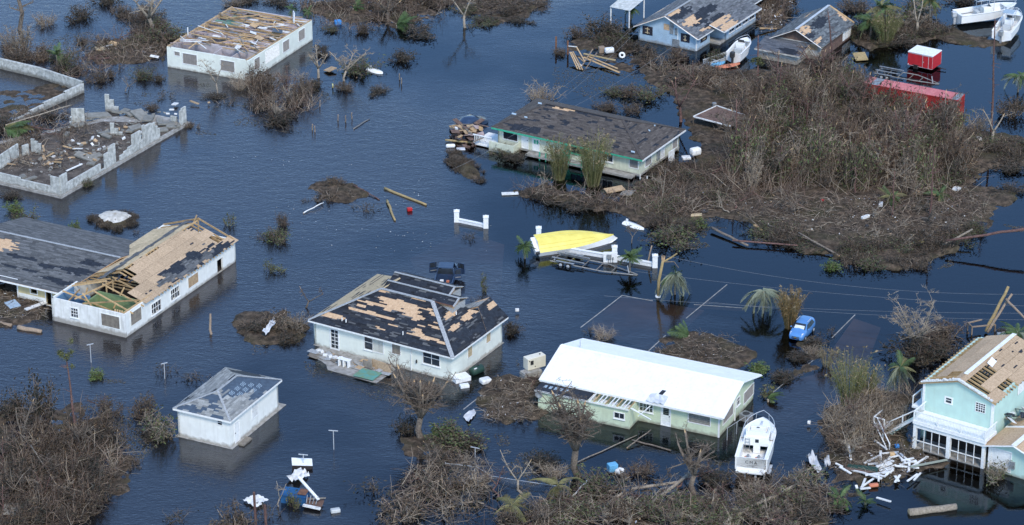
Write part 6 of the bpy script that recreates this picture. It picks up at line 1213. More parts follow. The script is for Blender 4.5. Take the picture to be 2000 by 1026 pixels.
pine(1435,330,8.6,'stripped pine pole left in the thicket near the collapsed roof',5,(.0,0)); pine(1456,352,6.0,'stripped pine pole just right of another near the collapsed roof',6); pine(1478,205,5.6,'pine with olive tuft above the thicket',7,(0,0),.12,True)
for i, (px, py, h) in enumerate([(1600,350,6.2),(1696,330,5.4),(1761,320,7.0),(1650,300,5.6),(1812,352,4.2),(1742,425,5.6),(1816,425,8.4),(1548,300,6.0),(1575,270,4.6),(1520,360,5.0),(1670,380,3.4),(1850,300,4.6)]): pine(px, py, h, 'stripped dead pine pole rising out of the brown thicket', 20+i, (RB.uniform(-.05, .05), 0), .12, False, 'dead pines in the thicket')
# palms
def frond_mesh(name, ln, droop, width, mt, n=26, curl=.25, fan=False, seed=1, rise=.45):
    m = MB(); R = random.Random(seed); pts = []
    for i in range(n+1):
        t = i/n; pts.append(Vector((ln*(t-.12*droop*t*t), 0, ln*(rise*t-droop*t*t))))
    m.tube(pts, [.035*(1-.8*i/n) for i in range(n+1)], 4, cap=False)
    for i in range(2 if not fan else n-2, n+1):
        t = i/n; w_ = width*math.sin(math.pi*min(1, .18+.82*t))**.7
        for s in (-1, 1):
            for k in (range(2) if not fan else range(8)):
                p = pts[i]+(pts[min(i+1, n)]-pts[i])*k*.5; a = R.uniform(.5, .8) if not fan else (-.4+k*.28); f = Vector((math.cos(a)*1.0, s*math.sin(a)*1.2, -curl-R.uniform(0, .25))); q = p+f*w_; u = Vector((.02, 0, .0)) if not fan else Vector((.03, .04*s, 0))
                m.add([p-u, p+u, q*.6+p*.4+u*.8, q, q*.6+p*.4-u*.8], [(0, 1, 2, 3, 4)])
    return m.mesh(name, mt)
FR = {'green': [frond_mesh('frond', 1.9, d, .55, 'palm_leaf', seed=i, curl=c) for i, (d, c) in enumerate([(.55, .3), (.85, .5), (.3, .2)])], 'hang': [frond_mesh('frond', 2.0, d, .6, 'palm_grey', seed=i+5, curl=1.0, rise=.25) for i, d in enumerate([1.2, 1.6, 1.0])],
      'dry': [frond_mesh('frond', 1.9, d, .55, 'palm_dry', seed=i+9, curl=.8, rise=.3) for i, d in enumerate([.9, 1.3, .6])], 'grey': [frond_mesh('frond', 1.9, d, .5, 'palm_grey', seed=i+12, curl=.6, fan=True) for i, d in enumerate([.7, 1.0, .4])]}
def palm(px, py, h, kind, nf, sc, label, lean=(0, 0), up=.0, kinds=None, one_side=None, r=.11):
    R = random.Random(int(px*7+py)); p = P(px, py); o = empty('palm_tree', p, 0, label, 'palm'); top = Vector((lean[0]*h, lean[1]*h, h))
    m = MB(); m.tube([(0, 0, -.6), (top.x*.3, top.y*.3, h*.5), top], [r*1.2, r, r*.9], 8); m.build('trunk', 'pale_bark', o, smooth=True)
    nf = int(nf*1.5)
    for i in range(nf):
        k = R.choice(kinds) if kinds else kind; f = link_mesh('frond', R.choice(FR[k]), o); f.location = top; a = 6.283*i/nf+R.uniform(-.2, .2)
        if one_side is not None: a = one_side+R.uniform(-.75, .75)
        f.rotation_euler = (R.uniform(-.5, .5), (R.uniform(-.8, .75) if k != 'hang' else R.uniform(-.5, .9))-up, a+R.uniform(-.3, .3)); s = sc*R.uniform(.6, 1.25); f.scale = (s, s, s)
    return o
palm(1025,505,1.5,'green',18,.75,'green palm in water left of the yellow hull'); palm(1230,530,1.7,'green',18,.72,'green palm before the white gate pillar'); palm(1318,575,2.3,'hang',14,1.05,'drooping grey-green fan palm beside the splintered brown trunk',kinds=['hang','hang','hang','green']); palm(1490,612,2.5,'hang',13,1.15,'drooping palm right of the splintered brown trunk, left of the tall dry reeds',kinds=['hang'])
palm(1755,775,3.2,'hang',16,.95,'drooping green palm behind the reeds by the teal house',kinds=['green','hang','dry']); palm(1985,690,2.2,'green',22,1.0,'bushy green palm behind the teal roof',kinds=['green','hang']); palm(1988,180,2.2,'green',16,.9,'drooping green palm at the right edge, upper part',kinds=['green','hang'])
palm(1232,38,1.6,'green',14,.7,'small palm in front of the white corrugated shelter'); palm(112,128,1.4,'green',9,.8,'ragged green palm behind the block wall'); palm(570,32,1.0,'green',6,.6,'small palm sprout behind the roofless house left of another'); palm(600,35,.9,'green',7,.6,'small palm sprout behind the far corner of the roofless house')
palm(1700,80,2.8,'dry',16,1.1,'yellowing palm right of the small weathered house',kinds=['dry','green']); palm(1720,60,3.2,'dry',14,1.1,'yellow-green palm in the bushes behind the boat trailer',kinds=['dry','green']); palm(1815,50,3.4,'green',14,1.1,'green palm behind the red cargo trailer',kinds=['green','dry'])
palm(1740,400,1.0,'dry',12,.9,'flattened yellow palm in the thicket edge',kinds=['dry','green']); palm(1835,395,1.0,'dry',10,.9,'flattened yellow palm right in the thicket edge',kinds=['dry','green']); palm(1590,290,2.0,'dry',10,.9,'yellow-green palm inside the thicket',kinds=['dry','green'])
palm(690,22,.4,'green',10,.9,'fallen green palm crown at the top left of the red-brown brush',one_side=.2); palm(775,55,.4,'green',14,1.3,'large fallen green palm crown on the dark weed bank',one_side=.15); palm(1345,660,.3,'green',12,1.1,'fallen green palm lying behind the white roof',one_side=2.9); palm(10,265,1.0,'green',14,1.5,'fallen palm crown on the ruin at the left edge',one_side=-.2,kinds=['green','dry'])
palm(1640,985,.6,'green',9,.9,'green palm sprig below the white lumber pile'); palm(1090,975,1.4,'dry',9,1.1,'bent yellow palm at the bottom left of the green bush',kinds=['dry']); palm(1000,1010,1.2,'dry',9,1.2,'broken yellow palm at the bottom edge',kinds=['dry']); palm(1500,785,.3,'green',7,.7,'low green palm fronds by the lime bungalow gable',one_side=.3)
palm(1690,985,.3,'green',6,.7,'little green palm tuft at the bottom right bank')
# tall reeds / cane clumps
def reeds(px, py, h, n, r, label, cols, plume, seed, dry=False):
    R = np.random.default_rng(seed); p = P(px, py); o = empty('reed_clump', p, 0, label, 'reeds'); a = R.uniform(0, 6.28, n); rr = r*np.sqrt(R.random(n)); hh = h*R.uniform(.5, 1.0, n); out = R.uniform(.02, .40, n)*R.uniform(.3, 1, n)
    p0 = np.stack([np.cos(a)*rr*.5, np.sin(a)*rr*.5, np.full(n, -.3)], 1); p2 = np.stack([np.cos(a)*(rr+out*hh), np.sin(a)*(rr+out*hh), hh], 1); p1 = p0*.45+p2*.55; p1[:, 2] += .18*hh
    s = link_mesh('stalks', nmesh('stalks', sticks(p0, p1, p2, np.full(n, .028), np.full(n, .012), colr(R, n, cols)), 'twig'), o); s['kind'] = 'stuff'
    k = R.integers(0, n, n*5); t = R.uniform(.55, 1.0, (n*5, 1)); c = (1-t)**2*p0[k]+2*t*(1-t)*p1[k]+t*t*p2[k]; e = c+np.stack([np.cos(a[k]+R.normal(0, .8, n*5))*.45, np.sin(a[k]+R.normal(0, .8, n*5))*.45, R.normal(-.05, .2, n*5)], 1)
    f = link_mesh('leaves', nmesh('leaves', cat([sticks(c, (c+e)/2+[0, 0, .1], e, np.full(n*5, .016), np.full(n*5, .004), colr(R, n*5, cols)), blades(p2[R.integers(0, n, n)]+R.normal(0, .16, (n, 3)), R.uniform(.1, .24, n), colr(R, n, plume), R, 1.0)]), 'twig'), o); f['kind'] = 'stuff'
GR_ = [(.22, .23, .09), (.27, .25, .11), (.16, .18, .065), (.32, .28, .15)]; PL = [(.26, .20, .12), (.20, .16, .10)]; DRY = [(.34, .22, .09), (.26, .17, .08), (.20, .16, .07)]
reeds(1092,350,5.2,150,1.1,'tall green reeds before the door of the cream house',GR_,PL,1); reeds(1158,362,6.2,210,1.3,'tallest green reeds before the middle of the cream house',GR_,PL,2); reeds(1542,640,4.4,170,.9,'tall dry orange reeds beside the blue car',DRY,PL,3); reeds(1658,800,6.0,130,1.1,'tall green reeds left of the teal house',GR_,PL,4); reeds(1690,775,3.8,90,1.1,'lower green reeds between tall reeds and drooping palm',GR_,PL,5)
reeds(1615,715,2.0,40,.7,'short pale grass tuft on the kerb right of the blue car',[(.30, .25, .16), (.24, .2, .13)],PL,6); reeds(1730,85,4.4,180,1.6,'yellow-green reeds left of the red cargo trailer',GR_,PL,7)
# logs, poles and driftwood
def log(px0, py0, px1, py1, r, label, mt='pole_wood', z0=.08, z1=.08, name='log', cat_='log', group=None, n=8):
    a, b = P(px0, py0, z0), P(px1, py1, z1); d = b-a; o = empty(name, a, 0, label, cat_, group); R = random.Random(int(px0+py1)); pts = [d*(i/6)+Vector((R.gauss(0, .03), R.gauss(0, .03), R.gauss(0, .02))) for i in range(7)]
    MB().tube(pts, [r*(1-.25*i/6) for i in range(7)], n).build('trunk', mt, o, smooth=True); e = MB(); e.tube([pts[0]-d.normalized()*.02, pts[0]+d.normalized()*.0], [r*.8, r*.95], n); e.build('cut_end', 'raw_wood', o); return o
log(752,368,832,400,.16,'long golden utility pole floating in mid water','pole_gold'); log(756,392,771,430,.15,'short golden pole drifting beside red debris','pole_gold',.15,.1); log(690,362,742,390,.08,'dark thin branch sticking out of the driftwood island','red_bark',.3,.05); log(592,416,632,396,.07,'white pole lying across the driftwood island','white_plank',.1,.3)
log(2005,447,1850,470,.17,'long reddish fallen pine trunk reaching out from the right edge','red_bark',2.6,1.2); log(1832,485,1900,448,.14,'grey snapped log leaning against the fallen pine','pale_bark',.1,1.4); log(690,252,722,232,.05,'thin stick floating in open water','grey_board'); log(546,64,582,48,.1,'brown log behind the blue drum','pole_wood')
log(36,640,80,648,.28,'short floating log before the yellow house','pole_wood',.1,.1); log(0,632,22,636,.24,'log end at the left edge before the yellow house','pole_wood',.1,.1); log(870,274,938,280,.14,'squared wooden beam floating by the porch of the cream house','pole_gold',.2,.2); log(412,660,411,612,.14,'broken dark stump standing in open water','pole_wood',-.3,1.6,'stump','stump')
log(1150,935,1105,985,.09,'thin white pole leaning in the brush below the snapped tree','white_plank',.9,.2); log(1390,445,1460,480,.16,'fallen trunk at the water edge of the bank','bark',.4,.2); log(1600,475,1500,440,.1,'thin fallen trunk on the bank edge','bark',.3,.6); log(1640,500,1560,455,.12,'leaning fallen trunk over the bank edge','bark',.2,1.0); log(1430,470,1560,480,.11,'fallen reddish trunk along the bank','red_bark',.4,.4)
log(1250,1000,1345,925,.2,'thick fallen trunk below the forked broken trunk','pale_bark',.4,.8); log(1235,955,1330,940,.16,'pale fallen limb below the lime bungalow','pale_bark',.5,.7); log(1278,958,1300,1010,.13,'pale forked limb reaching to the bottom edge','pale_bark',.6,.2); log(1220,958,1180,990,.12,'pale limb left of the forked one','pale_bark',.6,.2); log(1440,1005,1560,945,.2,'thick fallen trunk left of the lumber pile','pale_bark',.4,.9); log(1430,995,1540,1000,.13,'pale trunk lying along the bottom edge','pale_bark',.4,.4); log(1545,965,1500,1020,.12,'pale forked branch at bottom right','pale_bark',.7,.1)
log(1100,915,1245,850,.06,'long thin pole lying in the water before the lime bungalow','pale_bark',.1,.1); log(1225,875,1270,840,.07,'crooked branch in the water before the lime bungalow','bark',.1,.7); log(1235,860,1310,880,.09,'dark drowned branch before the lime bungalow','bark',.05,.1); log(10,245,140,205,.08,'long pale bent trunk lying over the ruin','pale_bark',1.2,1.6); log(40,245,105,255,.1,'reddish trunk lying over the ruin','red_bark',1.2,1.0)
log(1775,1002,1868,990,.42,'thick pale driftwood trunk at the bottom right','pale_bark',.1,.2); log(1250,1015,1225,985,.1,'short pale limb at the bottom edge','pale_bark',.2,.8); log(60,870,150,1010,.06,'long bare branch across the lower left thicket','pale_bark',1.6,.5); log(20,930,160,960,.06,'bare bent branch in the lower left thicket','pale_bark',1.0,1.2); log(1830,660,1700,690,.03,'thin trailing branch behind the teal house','bark',.2,.3)
for i, (px, py) in enumerate([(608,192),(625,212),(660,240),(675,242),(687,236),(610,258),(615,262),(780,160),(784,168)]): log(px, py, px, py-16, .07, 'thin dark drowned stake standing in open water', 'pole_wood', -.3, .9, 'stake', 'stake', 'drowned stakes below the twin bare trees')

# --- dead trees and torn limbs tangled in the brush: a few patterns, copied one by one
TPL = [bare_tree(1500+i*30, 300, h, 'template', 300+i, st, sp, li, r, mt, True, (RB.uniform(-.3, .3), 0), 3, 4) for i, (h, st, sp, li, r, mt) in enumerate([(3.6, 3, .6, 5, .09, 'pale_bark'), (4.4, 4, .7, 5, .10, 'bark'), (3.0, 5, .9, 4, .08, 'pale_bark'), (5.0, 2, .4, 6, .11, 'red_bark'), (3.8, 4, 1.1, 4, .09, 'bark')])]
def scatter(poly, n, label, group, seed, lying=False, sc=(.7, 1.25), name='bare_tree'):
    R = random.Random(seed); W = wpoly(poly); mn, mx_ = W.min(0), W.max(0); k = 0
    while k < n:
        x, y = R.uniform(mn[0], mx_[0]), R.uniform(mn[1], mx_[1])
        if sdist(np.array([x]), np.array([y]), W)[0] < .2: continue
        t = copy_tree(R.choice(TPL)); t.name = name; s = R.uniform(*sc); t.scale = (s, s, s); t.location = (x, y, .25 if lying else 0); t.rotation_euler = (R.uniform(1.15, 1.5), 0, R.uniform(0, 6.28)) if lying else (R.gauss(.15, .2), R.gauss(0, .2), R.uniform(0, 6.28))
        tag(t, label, 'tree' if not lying else 'branch', group); k += 1
scatter([(1470,215),(1510,180),(1640,170),(1700,228),(1860,262),(1885,350),(1800,385),(1690,372),(1560,380),(1440,372),(1420,345)], 46, 'bare dead tree leaning in the big brown thicket', 'dead trees of the big thicket', 1, sc=(1.0, 1.7))
scatter([(1400,165),(1640,160),(1690,170),(1640,195),(1400,195),(1300,165)], 12, 'bare dead tree between the houses and the big thicket', 'dead trees above the big thicket', 2, sc=(.5, .8)); scatter([(1260,400),(1400,345),(1560,395),(1800,400),(1930,420),(1880,470),(1780,505),(1640,480),(1480,450)], 26, 'torn bare limb lying on the mud bank', 'torn limbs on the right bank', 3, True, (.5, .9), 'fallen_branch')
scatter([(0,870),(150,830),(225,850),(240,905),(180,1000),(150,1030),(0,1030)], 16, 'bare dead tree leaning in the lower left thicket', 'dead trees at lower left', 4, sc=(.5, .85)); scatter([(0,850),(210,800),(255,900),(180,1000),(0,1030)], 10, 'torn bare limb lying in the lower left thicket', 'torn limbs at lower left', 5, True, (.5, .9), 'fallen_branch')
scatter([(770,930),(860,900),(960,930),(1000,1010),(780,1030)], 12, 'torn bare limb in the tangle at bottom centre', 'torn limbs at bottom centre', 6, True, (.5, .9), 'fallen_branch'); scatter([(985,1000),(1130,960),(1260,930),(1420,950),(1560,935),(1640,975),(1580,1035),(990,1035)], 26, 'torn bare limb lying in the bottom brush', 'torn limbs along the bottom', 7, True, (.55, 1.0), 'fallen_branch'); scatter([(1010,1010),(1400,990),(1600,990),(1580,1035),(1000,1035)], 9, 'small bare tree standing in the bottom brush', 'bare trees along the bottom', 8, sc=(.45, .7))
scatter([(600,30),(700,-10),(880,-10),(860,40),(720,60)], 10, 'torn bare limb on the top bank', 'torn limbs on the top bank', 9, True, (.5, .9), 'fallen_branch'); scatter([(100,120),(280,60),(340,90),(250,140),(320,200),(180,180)], 9, 'torn bare limb in the water around the upper left bank', 'torn limbs at upper left', 10, True, (.5, .8), 'fallen_branch'); scatter([(0,240),(120,220),(200,250),(80,330),(0,330)], 8, 'torn bare limb lying across the ruin', 'torn limbs on the ruin', 11, True, (.5, .8), 'fallen_branch')
scatter([(490,170),(600,160),(620,220),(540,250),(490,230)], 7, 'bare dead stem in the tangle below the roofless house', 'dead stems below the roofless house', 12, sc=(.6, .9)); scatter([(1620,820),(1720,780),(1770,820),(1740,880),(1640,880)], 9, 'bare dead tree in the brush by the outside stair', 'dead trees by the stair', 13, sc=(.5, .8)); scatter([(940,750),(1050,745),(1060,820),(950,825)], 9, 'torn bare limb on the bank beside the lime bungalow', 'torn limbs beside the bungalow', 14, True, (.35, .6), 'fallen_branch'); scatter([(1700,90),(1840,60),(1830,20),(1680,30)], 8, 'bare dead tree behind the red cargo trailer', 'dead trees behind the trailer', 15, sc=(.6, 1.0))
for t in TPL:
    for c in list(t.children): bpy.data.objects.remove(c)
    bpy.data.objects.remove(t)
# ---------------------------------------------------------------- block ruin and block wall
def blockwall(o, p0, p1, hfun, th=.2, z0=0.0, name='block_wall', seed=1, mt='block', bw=.42, bh=.21, base=-.8):
    p0, p1 = Vector((*p0, 0)), Vector((*p1, 0)); d = p1-p0; L = d.length; e = d.normalized(); n = Vector((-e.y, e.x, 0)); R = random.Random(seed); m, core = MB(), MB(); nc = max(1, int(L/bw)); w_ = L/nc
    for i in range(nc):
        hh = hfun((i+.5)/nc); nr = int(hh/bh+.5)
        core.obox(p0+e*(i*w_+.01)-n*(th/2-.02)+Vector((0, 0, base)), e*(w_-.02+.02), n*(th-.04), (0, 0, max(.05, z0+nr*bh-.02-base)))
        for k in range(nr):
            off = (w_/2 if k % 2 else 0) if i < nc-1 else 0; j = R.uniform(-.008, .008); v = R.uniform(.75, 1.15); m.obox(p0+e*(i*w_+off*0+.008)-n*(th/2+j)+Vector((0, 0, z0+k*bh+.008)), e*(w_-.016), n*(th+2*j), (0, 0, bh-.016), (v, v, v))
    a = core.build(name, 'block_joint', o); b = m.build('blocks', mt, a, kind='stuff'); return a
def steps(lst):
    def f(t):
        for a, b, h0, h1 in lst:
            if a <= t < b: return h0+(h1-h0)*(t-a)/(b-a)
        return lst[-1][3]
    return f
H = House('ruin', (0,355), (119,386), (358,243), 'roofless ruin of broken grey block walls on a slab', 'ruin'); lx, ly = H.lx, H.ly
tz = lambda x: (x-510)/1020
MB().prism([(-.3, -.3, .3), (lx+.4, -.3, .3), (lx+.4, 4.5, .3), (lx-3, ly*1.05, .3), (3, ly*2.2, .3), (-.3, ly*1.6, .3)], (0, 0, -1.0)).build('slab', 'concrete', H.o); MB().prism([(.15, .15, .335), (lx-2.5, .15, .335), (lx-2.2, 4.0, .335), (lx-4.5, ly, .335), (3, ly*2.1, .335), (.15, ly*1.55, .335)], (0, 0, -.02)).build('mud_floor', 'dirt_floor', H.o)
blockwall(H.o, (0, 0), (lx, 0), steps([(0, .045, 2.5, 2.5), (.045, .31, 1.25, 1.2), (.31, .345, .4, .4), (.345, .38, 2.0, 2.1), (.38, .417, 2.6, 2.7), (.417, .45, .25, .25), (.45, .565, .8, 1.3), (.565, .63, 2.5, 2.6), (.63, .642, 1.2, 1.2), (.642, .74, 2.9, 2.5), (.74, .776, 2.3, 1.4), (.776, .955, .12, .12), (.955, 1.01, 2.2, 2.3)]), z0=.1, seed=1)
blockwall(H.o, (0, 0), (0, ly+.5), steps([(0, .14, 2.4, 2.4), (.14, .6, 1.1, 1.0), (.6, 1.01, 1.3, 1.2)]), z0=.1, seed=2)
def at(px, py, z=.35): q = H.inv @ P(px, py, z); return (q.x, q.y)
blockwall(H.o, at(140, 240), at(166, 240), steps([(0, .9, 2.2, 2.0), (.9, 1.01, 1.6, 1.6)]), z0=.1, seed=3); blockwall(H.o, at(140, 242), at(135, 252), lambda t: 1.5-t*1.2, z0=.1, seed=13)
blockwall(H.o, at(206, 212), at(232, 214), steps([(0, .4, 2.2, 2.2), (.4, .7, 1.6, 1.4), (.7, 1.01, .7, .4)]), z0=.1, seed=4); blockwall(H.o, at(216, 262), at(240, 264), lambda t: 2.0-1.7*t, z0=.1, seed=5); blockwall(H.o, at(0, 330), at(36, 306), lambda t: 1.8, z0=.1, seed=6); blockwall(H.o, at(62, 296), at(82, 300), lambda t: 2.0-.6*t, z0=.1, seed=7); blockwall(H.o, at(44, 304), at(56, 300), lambda t: 1.4, z0=.1, seed=8); blockwall(H.o, at(272, 280), at(300, 262), lambda t: 1.1, z0=.1, seed=9); blockwall(H.o, at(334, 238), at(346, 240), lambda t: 1.0, z0=.1, seed=10)
R = random.Random(9)
def rub(px, py, w_, l_, mt='block', tilt=.2, z=.5, th=.2, nm='fallen_slab'):
    q = at(px, py, z); o = MB().box(-w_/2, w_/2, -l_/2, l_/2, -th/2, th/2).build(nm, mt, H.o); o.location = (*q, z+R.uniform(0, .1)); o.rotation_euler = (R.uniform(-tilt, tilt), R.uniform(-tilt, tilt), R.uniform(0, 3))
for px, py, w_, l_ in [(190,226,3.2,1.4),(178,230,1.6,.9),(275,226,2.6,1.6),(290,232,2.2,1.2),(262,222,1.8,1),(325,242,2.0,1.0),(338,246,1.6,.9),(312,236,1.2,.7),(205,260,1.6,.8),(208,267,1.3,.5),(255,255,1.5,.8),(265,250,1.6,1.0),(170,308,3.0,1.0),(186,305,1.6,.8),(160,243,1.4,.9),(150,246,1.0,.8),(130,262,1.2,.6),(245,217,2.0,.8),(230,220,1.4,.8),(178,320,1.0,.6),(315,255,1.5,.8),(60,350,1.6,.5),(45,346,1.2,.6)]: rub(px, py, w_, l_)
for i in range(120): t = R.random(); rub(60+t*270+R.uniform(-30, 30), 330-t*95+R.uniform(-25, 18), R.uniform(.2, .6), R.uniform(.15, .4), R.choice(['block', 'block', 'concrete', 'white_plank', 'board']), .5, .4, .15, 'rubble_block')
for px, py, l_, mt in [(135,290,1.6,'raw_wood'),(152,292,1.2,'white_plank'),(85,290,1.6,'raw_wood'),(98,303,1.2,'lumber'),(115,312,1.0,'board'),(168,302,1.8,'board'),(145,328,2.2,'white_plank'),(22,322,1.0,'board'),(110,318,1.8,'lumber'),(345,243,1.8,'pale_bark')]: rub(px, py, .22, l_, mt, .3, .6, .08, 'board')
bt = House('block_wall', (0,118), (165,162), (166,150), 'long grey block garden wall with a corner at upper left', 'wall')
def at2(px, py): q = bt.inv @ P(px, py); return (q.x, q.y)
blockwall(bt.o, at2(-15, 130), at2(78, 152), lambda t: 1.5, z0=-.1, seed=21, th=.3); blockwall(bt.o, at2(78, 152), at2(163, 180), lambda t: 1.4, z0=-.1, seed=22, th=.3); blockwall(bt.o, at2(163, 180), at2(85, 215), lambda t: 1.3-.3*t, z0=-.1, seed=23, th=.3); blockwall(bt.o, at2(85, 215), at2(20, 245), lambda t: .9-.4*t, z0=-.1, seed=24, th=.3)

# ---------------------------------------------------------------- placing by two points on the ground
def place(name, A, B, label, cat_, z=0.0, group=None):
    a, b = P(*A, 0), P(*B, 0); d = b-a; o = empty(name, (a.x, a.y, z), math.atan2(d.y, d.x), label, cat_, group); return o, d.length
def loft(m, secs, close=False, mcol=None):
    """skin a list of equal-length point rows; returns nothing"""
    n = len(secs[0]); b = len(m.v)
    for s in secs: m.v += [tuple(p) for p in s]
    for i in range(len(secs)-1):
        for k in range(n-1 if not close else n):
            k2 = (k+1) % n; m.f.append([b+i*n+k, b+i*n+k2, b+(i+1)*n+k2, b+(i+1)*n+k]); m.c.append(None); m.m.append(mcol(i, k) if mcol else 0)
def wheel(o, x, y, z, r=.3, w_=.2, ax='y'):
    t = MB(); t.tube([(x, y-w_/2, z), (x, y-w_/2+.03, z), (x, y+w_/2-.03, z), (x, y+w_/2, z)], [r*.86, r, r, r*.86], 18); wv = t.build('wheel', 'rubber', o, smooth=False)
    s = 1 if y > 0 else -1; h = MB(); h.tube([(x, y+s*(w_/2-.02), z), (x, y+s*(w_/2+.015), z)], [r*.62, r*.55], 14); h.build('rim', 'galv', wv)
# --- blue hatchback
o, _ = place('car', (1566,653), (1551,670), 'bright blue small hatchback parked in shallow water', 'car', -.12); L_, W = 3.6, .80; o.scale = (1.08, 1.08, 1.08)
secs = []
for x, zb, zs, yt, zt, yr in [(0, .45, .80, .55, .95, .62), (.12, .28, .92, .62, 1.25, .76), (.45, .22, .96, .60, 1.47, .80), (1.0, .20, .95, .60, 1.52, .80), (1.7, .20, .93, .59, 1.50, .80), (2.1, .20, .92, .58, 1.40, .80), (2.72, .20, .90, .64, .99, .80), (3.1, .22, .82, .62, .90, .79), (3.45, .26, .70, .55, .78, .72), (3.6, .34, .60, .45, .66, .58)]:
    c = x-L_/2; half = [(c, yr*.9, zb), (c, yr, (zb+zs)/2), (c, yr*.98, zs), (c, yt, zt), (c, yt*.5, zt+.03), (c, 0, zt+.035)]; secs.append(half+[(p[0], -p[1], p[2]) for p in half[-2::-1]])
m = MB(); loft(m, secs); m.f += [list(range(11))[::-1], [len(m.v)-11+i for i in range(11)]]; m.c += [None]*2; m.m += [0]*2
b = m.build('body', 'car_blue', o, smooth=True); sub = b.modifiers.new('round', 'SUBSURF'); sub.levels = 1; sub.render_levels = 2
def panel(o, pts, off, name, mt, th=.012):
    pts = [Vector(p) for p in pts]; n = (pts[1]-pts[0]).cross(pts[2]-pts[0]).normalized(); n = n if n.dot(Vector(off)) > 0 else -n; MB().prism([p+n*.012 for p in pts], n*th).build(name, mt, o)
panel(o, [(.36, .53, 1.40), (.36, -.53, 1.40), (.88, -.62, 1.02), (.88, .62, 1.02)], (1, 0, 1), 'windscreen', 'glass'); panel(o, [(.56, .46, 1.27), (.56, -.46, 1.27), (.84, -.5, 1.06), (.84, .5, 1.06)], (1, 0, 1), 'sunshade', 'lamp_glass', .016)
for s in (-1, 1):
    panel(o, [(.72, s*.755, .99), (.30, s*.625, 1.38), (-.28, s*.615, 1.42), (-.30, s*.78, .98)], (0, s, .3), 'side_window', 'glass', .02); panel(o, [(-.38, s*.78, .98), (-.36, s*.615, 1.42), (-.95, s*.62, 1.40), (-1.2, s*.76, 1.02)], (0, s, .3), 'side_window', 'glass', .02)
    for x in (-1.1, 1.15): wheel(o, x, s*.70, .28, .29)
    panel(o, [(1.28, s*.66, .86), (1.62, s*.58, .72), (1.66, s*.42, .68), (1.40, s*.52, .84)], (1, 0, .6), 'headlight', 'lamp_glass', .03); MB().box(.55, .7, s*.86-.07, s*.86+.07, .98, 1.1).build('wing_mirror', 'car_blue', o, bevel=.03); MB().beam((-.9, s*.55, 1.53), (.1, s*.55, 1.54), .05, .04).build('roof_rail', 'galv', o); MB().box(-1.82, -1.74, s*.55-.08, s*.55+.08, .75, 1.0).build('tail_light', 'tail_red', o)
MB().box(1.66, 1.80, -.36, .36, .56, .62).build('grille', 'dark_metal', o); g = MB().box(1.70, 1.83, -.38, .38, .40, .50).build('grille', 'dark_metal', o); MB().box(1.78, 1.86, -.09, .09, .53, .57).build('emblem', 'gold', o)
panel(o, [(-1.72, .5, 1.3), (-1.72, -.5, 1.3), (-1.79, -.55, 1.0), (-1.79, .55, 1.0)], (-1, 0, .2), 'rear_window', 'glass')
# --- dark pickup with its doors open
o, _ = place('pickup_truck', (871,549), (879,520), 'dark blue pickup truck with doors standing open behind the mint house', 'pickup', -.1); W = .98
def bodybox(m, x0, x1, y, z0, z1): m.box(x0, x1, -y, y, z0, z1)
m = MB(); secs = []
for x, zt, yr in [(1.35, 1.25, .96), (2.2, 1.18, .96), (2.55, 1.05, .9), (2.7, .85, .8)]: half = [(x, yr, .45), (x, yr, .8), (x, yr*.97, zt-.1), (x, yr*.8, zt), (x, 0, zt+.04)]; secs.append(half+[(p[0], -p[1], p[2]) for p in half[-2::-1]])
loft(m, secs); m.f.append([len(m.v)-9+i for i in range(9)]); m.c.append(None); m.m.append(0); m.build('bonnet', 'truck_blue', o, smooth=False)
c = MB(); c.prism([(-.55, -.96, 1.12), (1.4, -.96, 1.12), (1.0, -.74, 1.8), (-.35, -.74, 1.8)], (0, .03, 0)); c = MB()
for s in (-1, 1):
    for p, q in [((1.4, s*.93, 1.1), (.95, s*.75, 1.78)), ((-.5, s*.93, 1.1), (-.4, s*.75, 1.78)), ((.45, s*.93, 1.1), (.4, s*.75, 1.78))]: c.beam(p, q, .09, .09)
    c.box(-.6, 1.4, s*.95-.05, s*.95+.05, .4, .55)
c.build('cab_frame', 'truck_blue', o); MB().prism([(-.45, -.78, 1.78), (1.0, -.78, 1.78), (1.0, .78, 1.78), (-.45, .78, 1.78)], (0, 0, .07)).build('cab_roof', 'truck_blue', o, bevel=.03); panel(o, [(1.38, .85, 1.14), (1.38, -.85, 1.14), (.98, -.7, 1.76), (.98, .7, 1.76)], (1, 0, .5), 'windscreen', 'glass'); panel(o, [(-.5, .85, 1.14), (-.5, -.85, 1.14), (-.42, -.7, 1.72), (-.42, .7, 1.72)], (-1, 0, 0), 'rear_window', 'glass')
MB().box(-.5, 1.3, -.9, .9, .4, .5).build('cab_floor', 'dark_metal', o); MB().box(-.3, .3, -.8, .8, .5, 1.05).build('seat', 'dark_metal', o); MB().box(-.52, -.46, -.92, .92, .45, 1.13).build('cab_back', 'truck_blue', o)
m = MB()
for s in (-1, 1): m.box(-2.75, -.6, s*.95-.05, s*.95+.05, .45, 1.12)
m.box(-2.75, -2.68, -.9, .9, .5, 1.1); m.box(-2.7, -.6, -.9, .9, .48, .56); m.build('bed', 'truck_blue', o); MB().box(-1.5, -1.1, .1, .5, .57, .8).build('bundle', 'white_plank', o, bevel=.05); MB().box(-1.4, -1.1, -.5, -.2, .57, .72).build('red_can', 'orange_plastic', o)
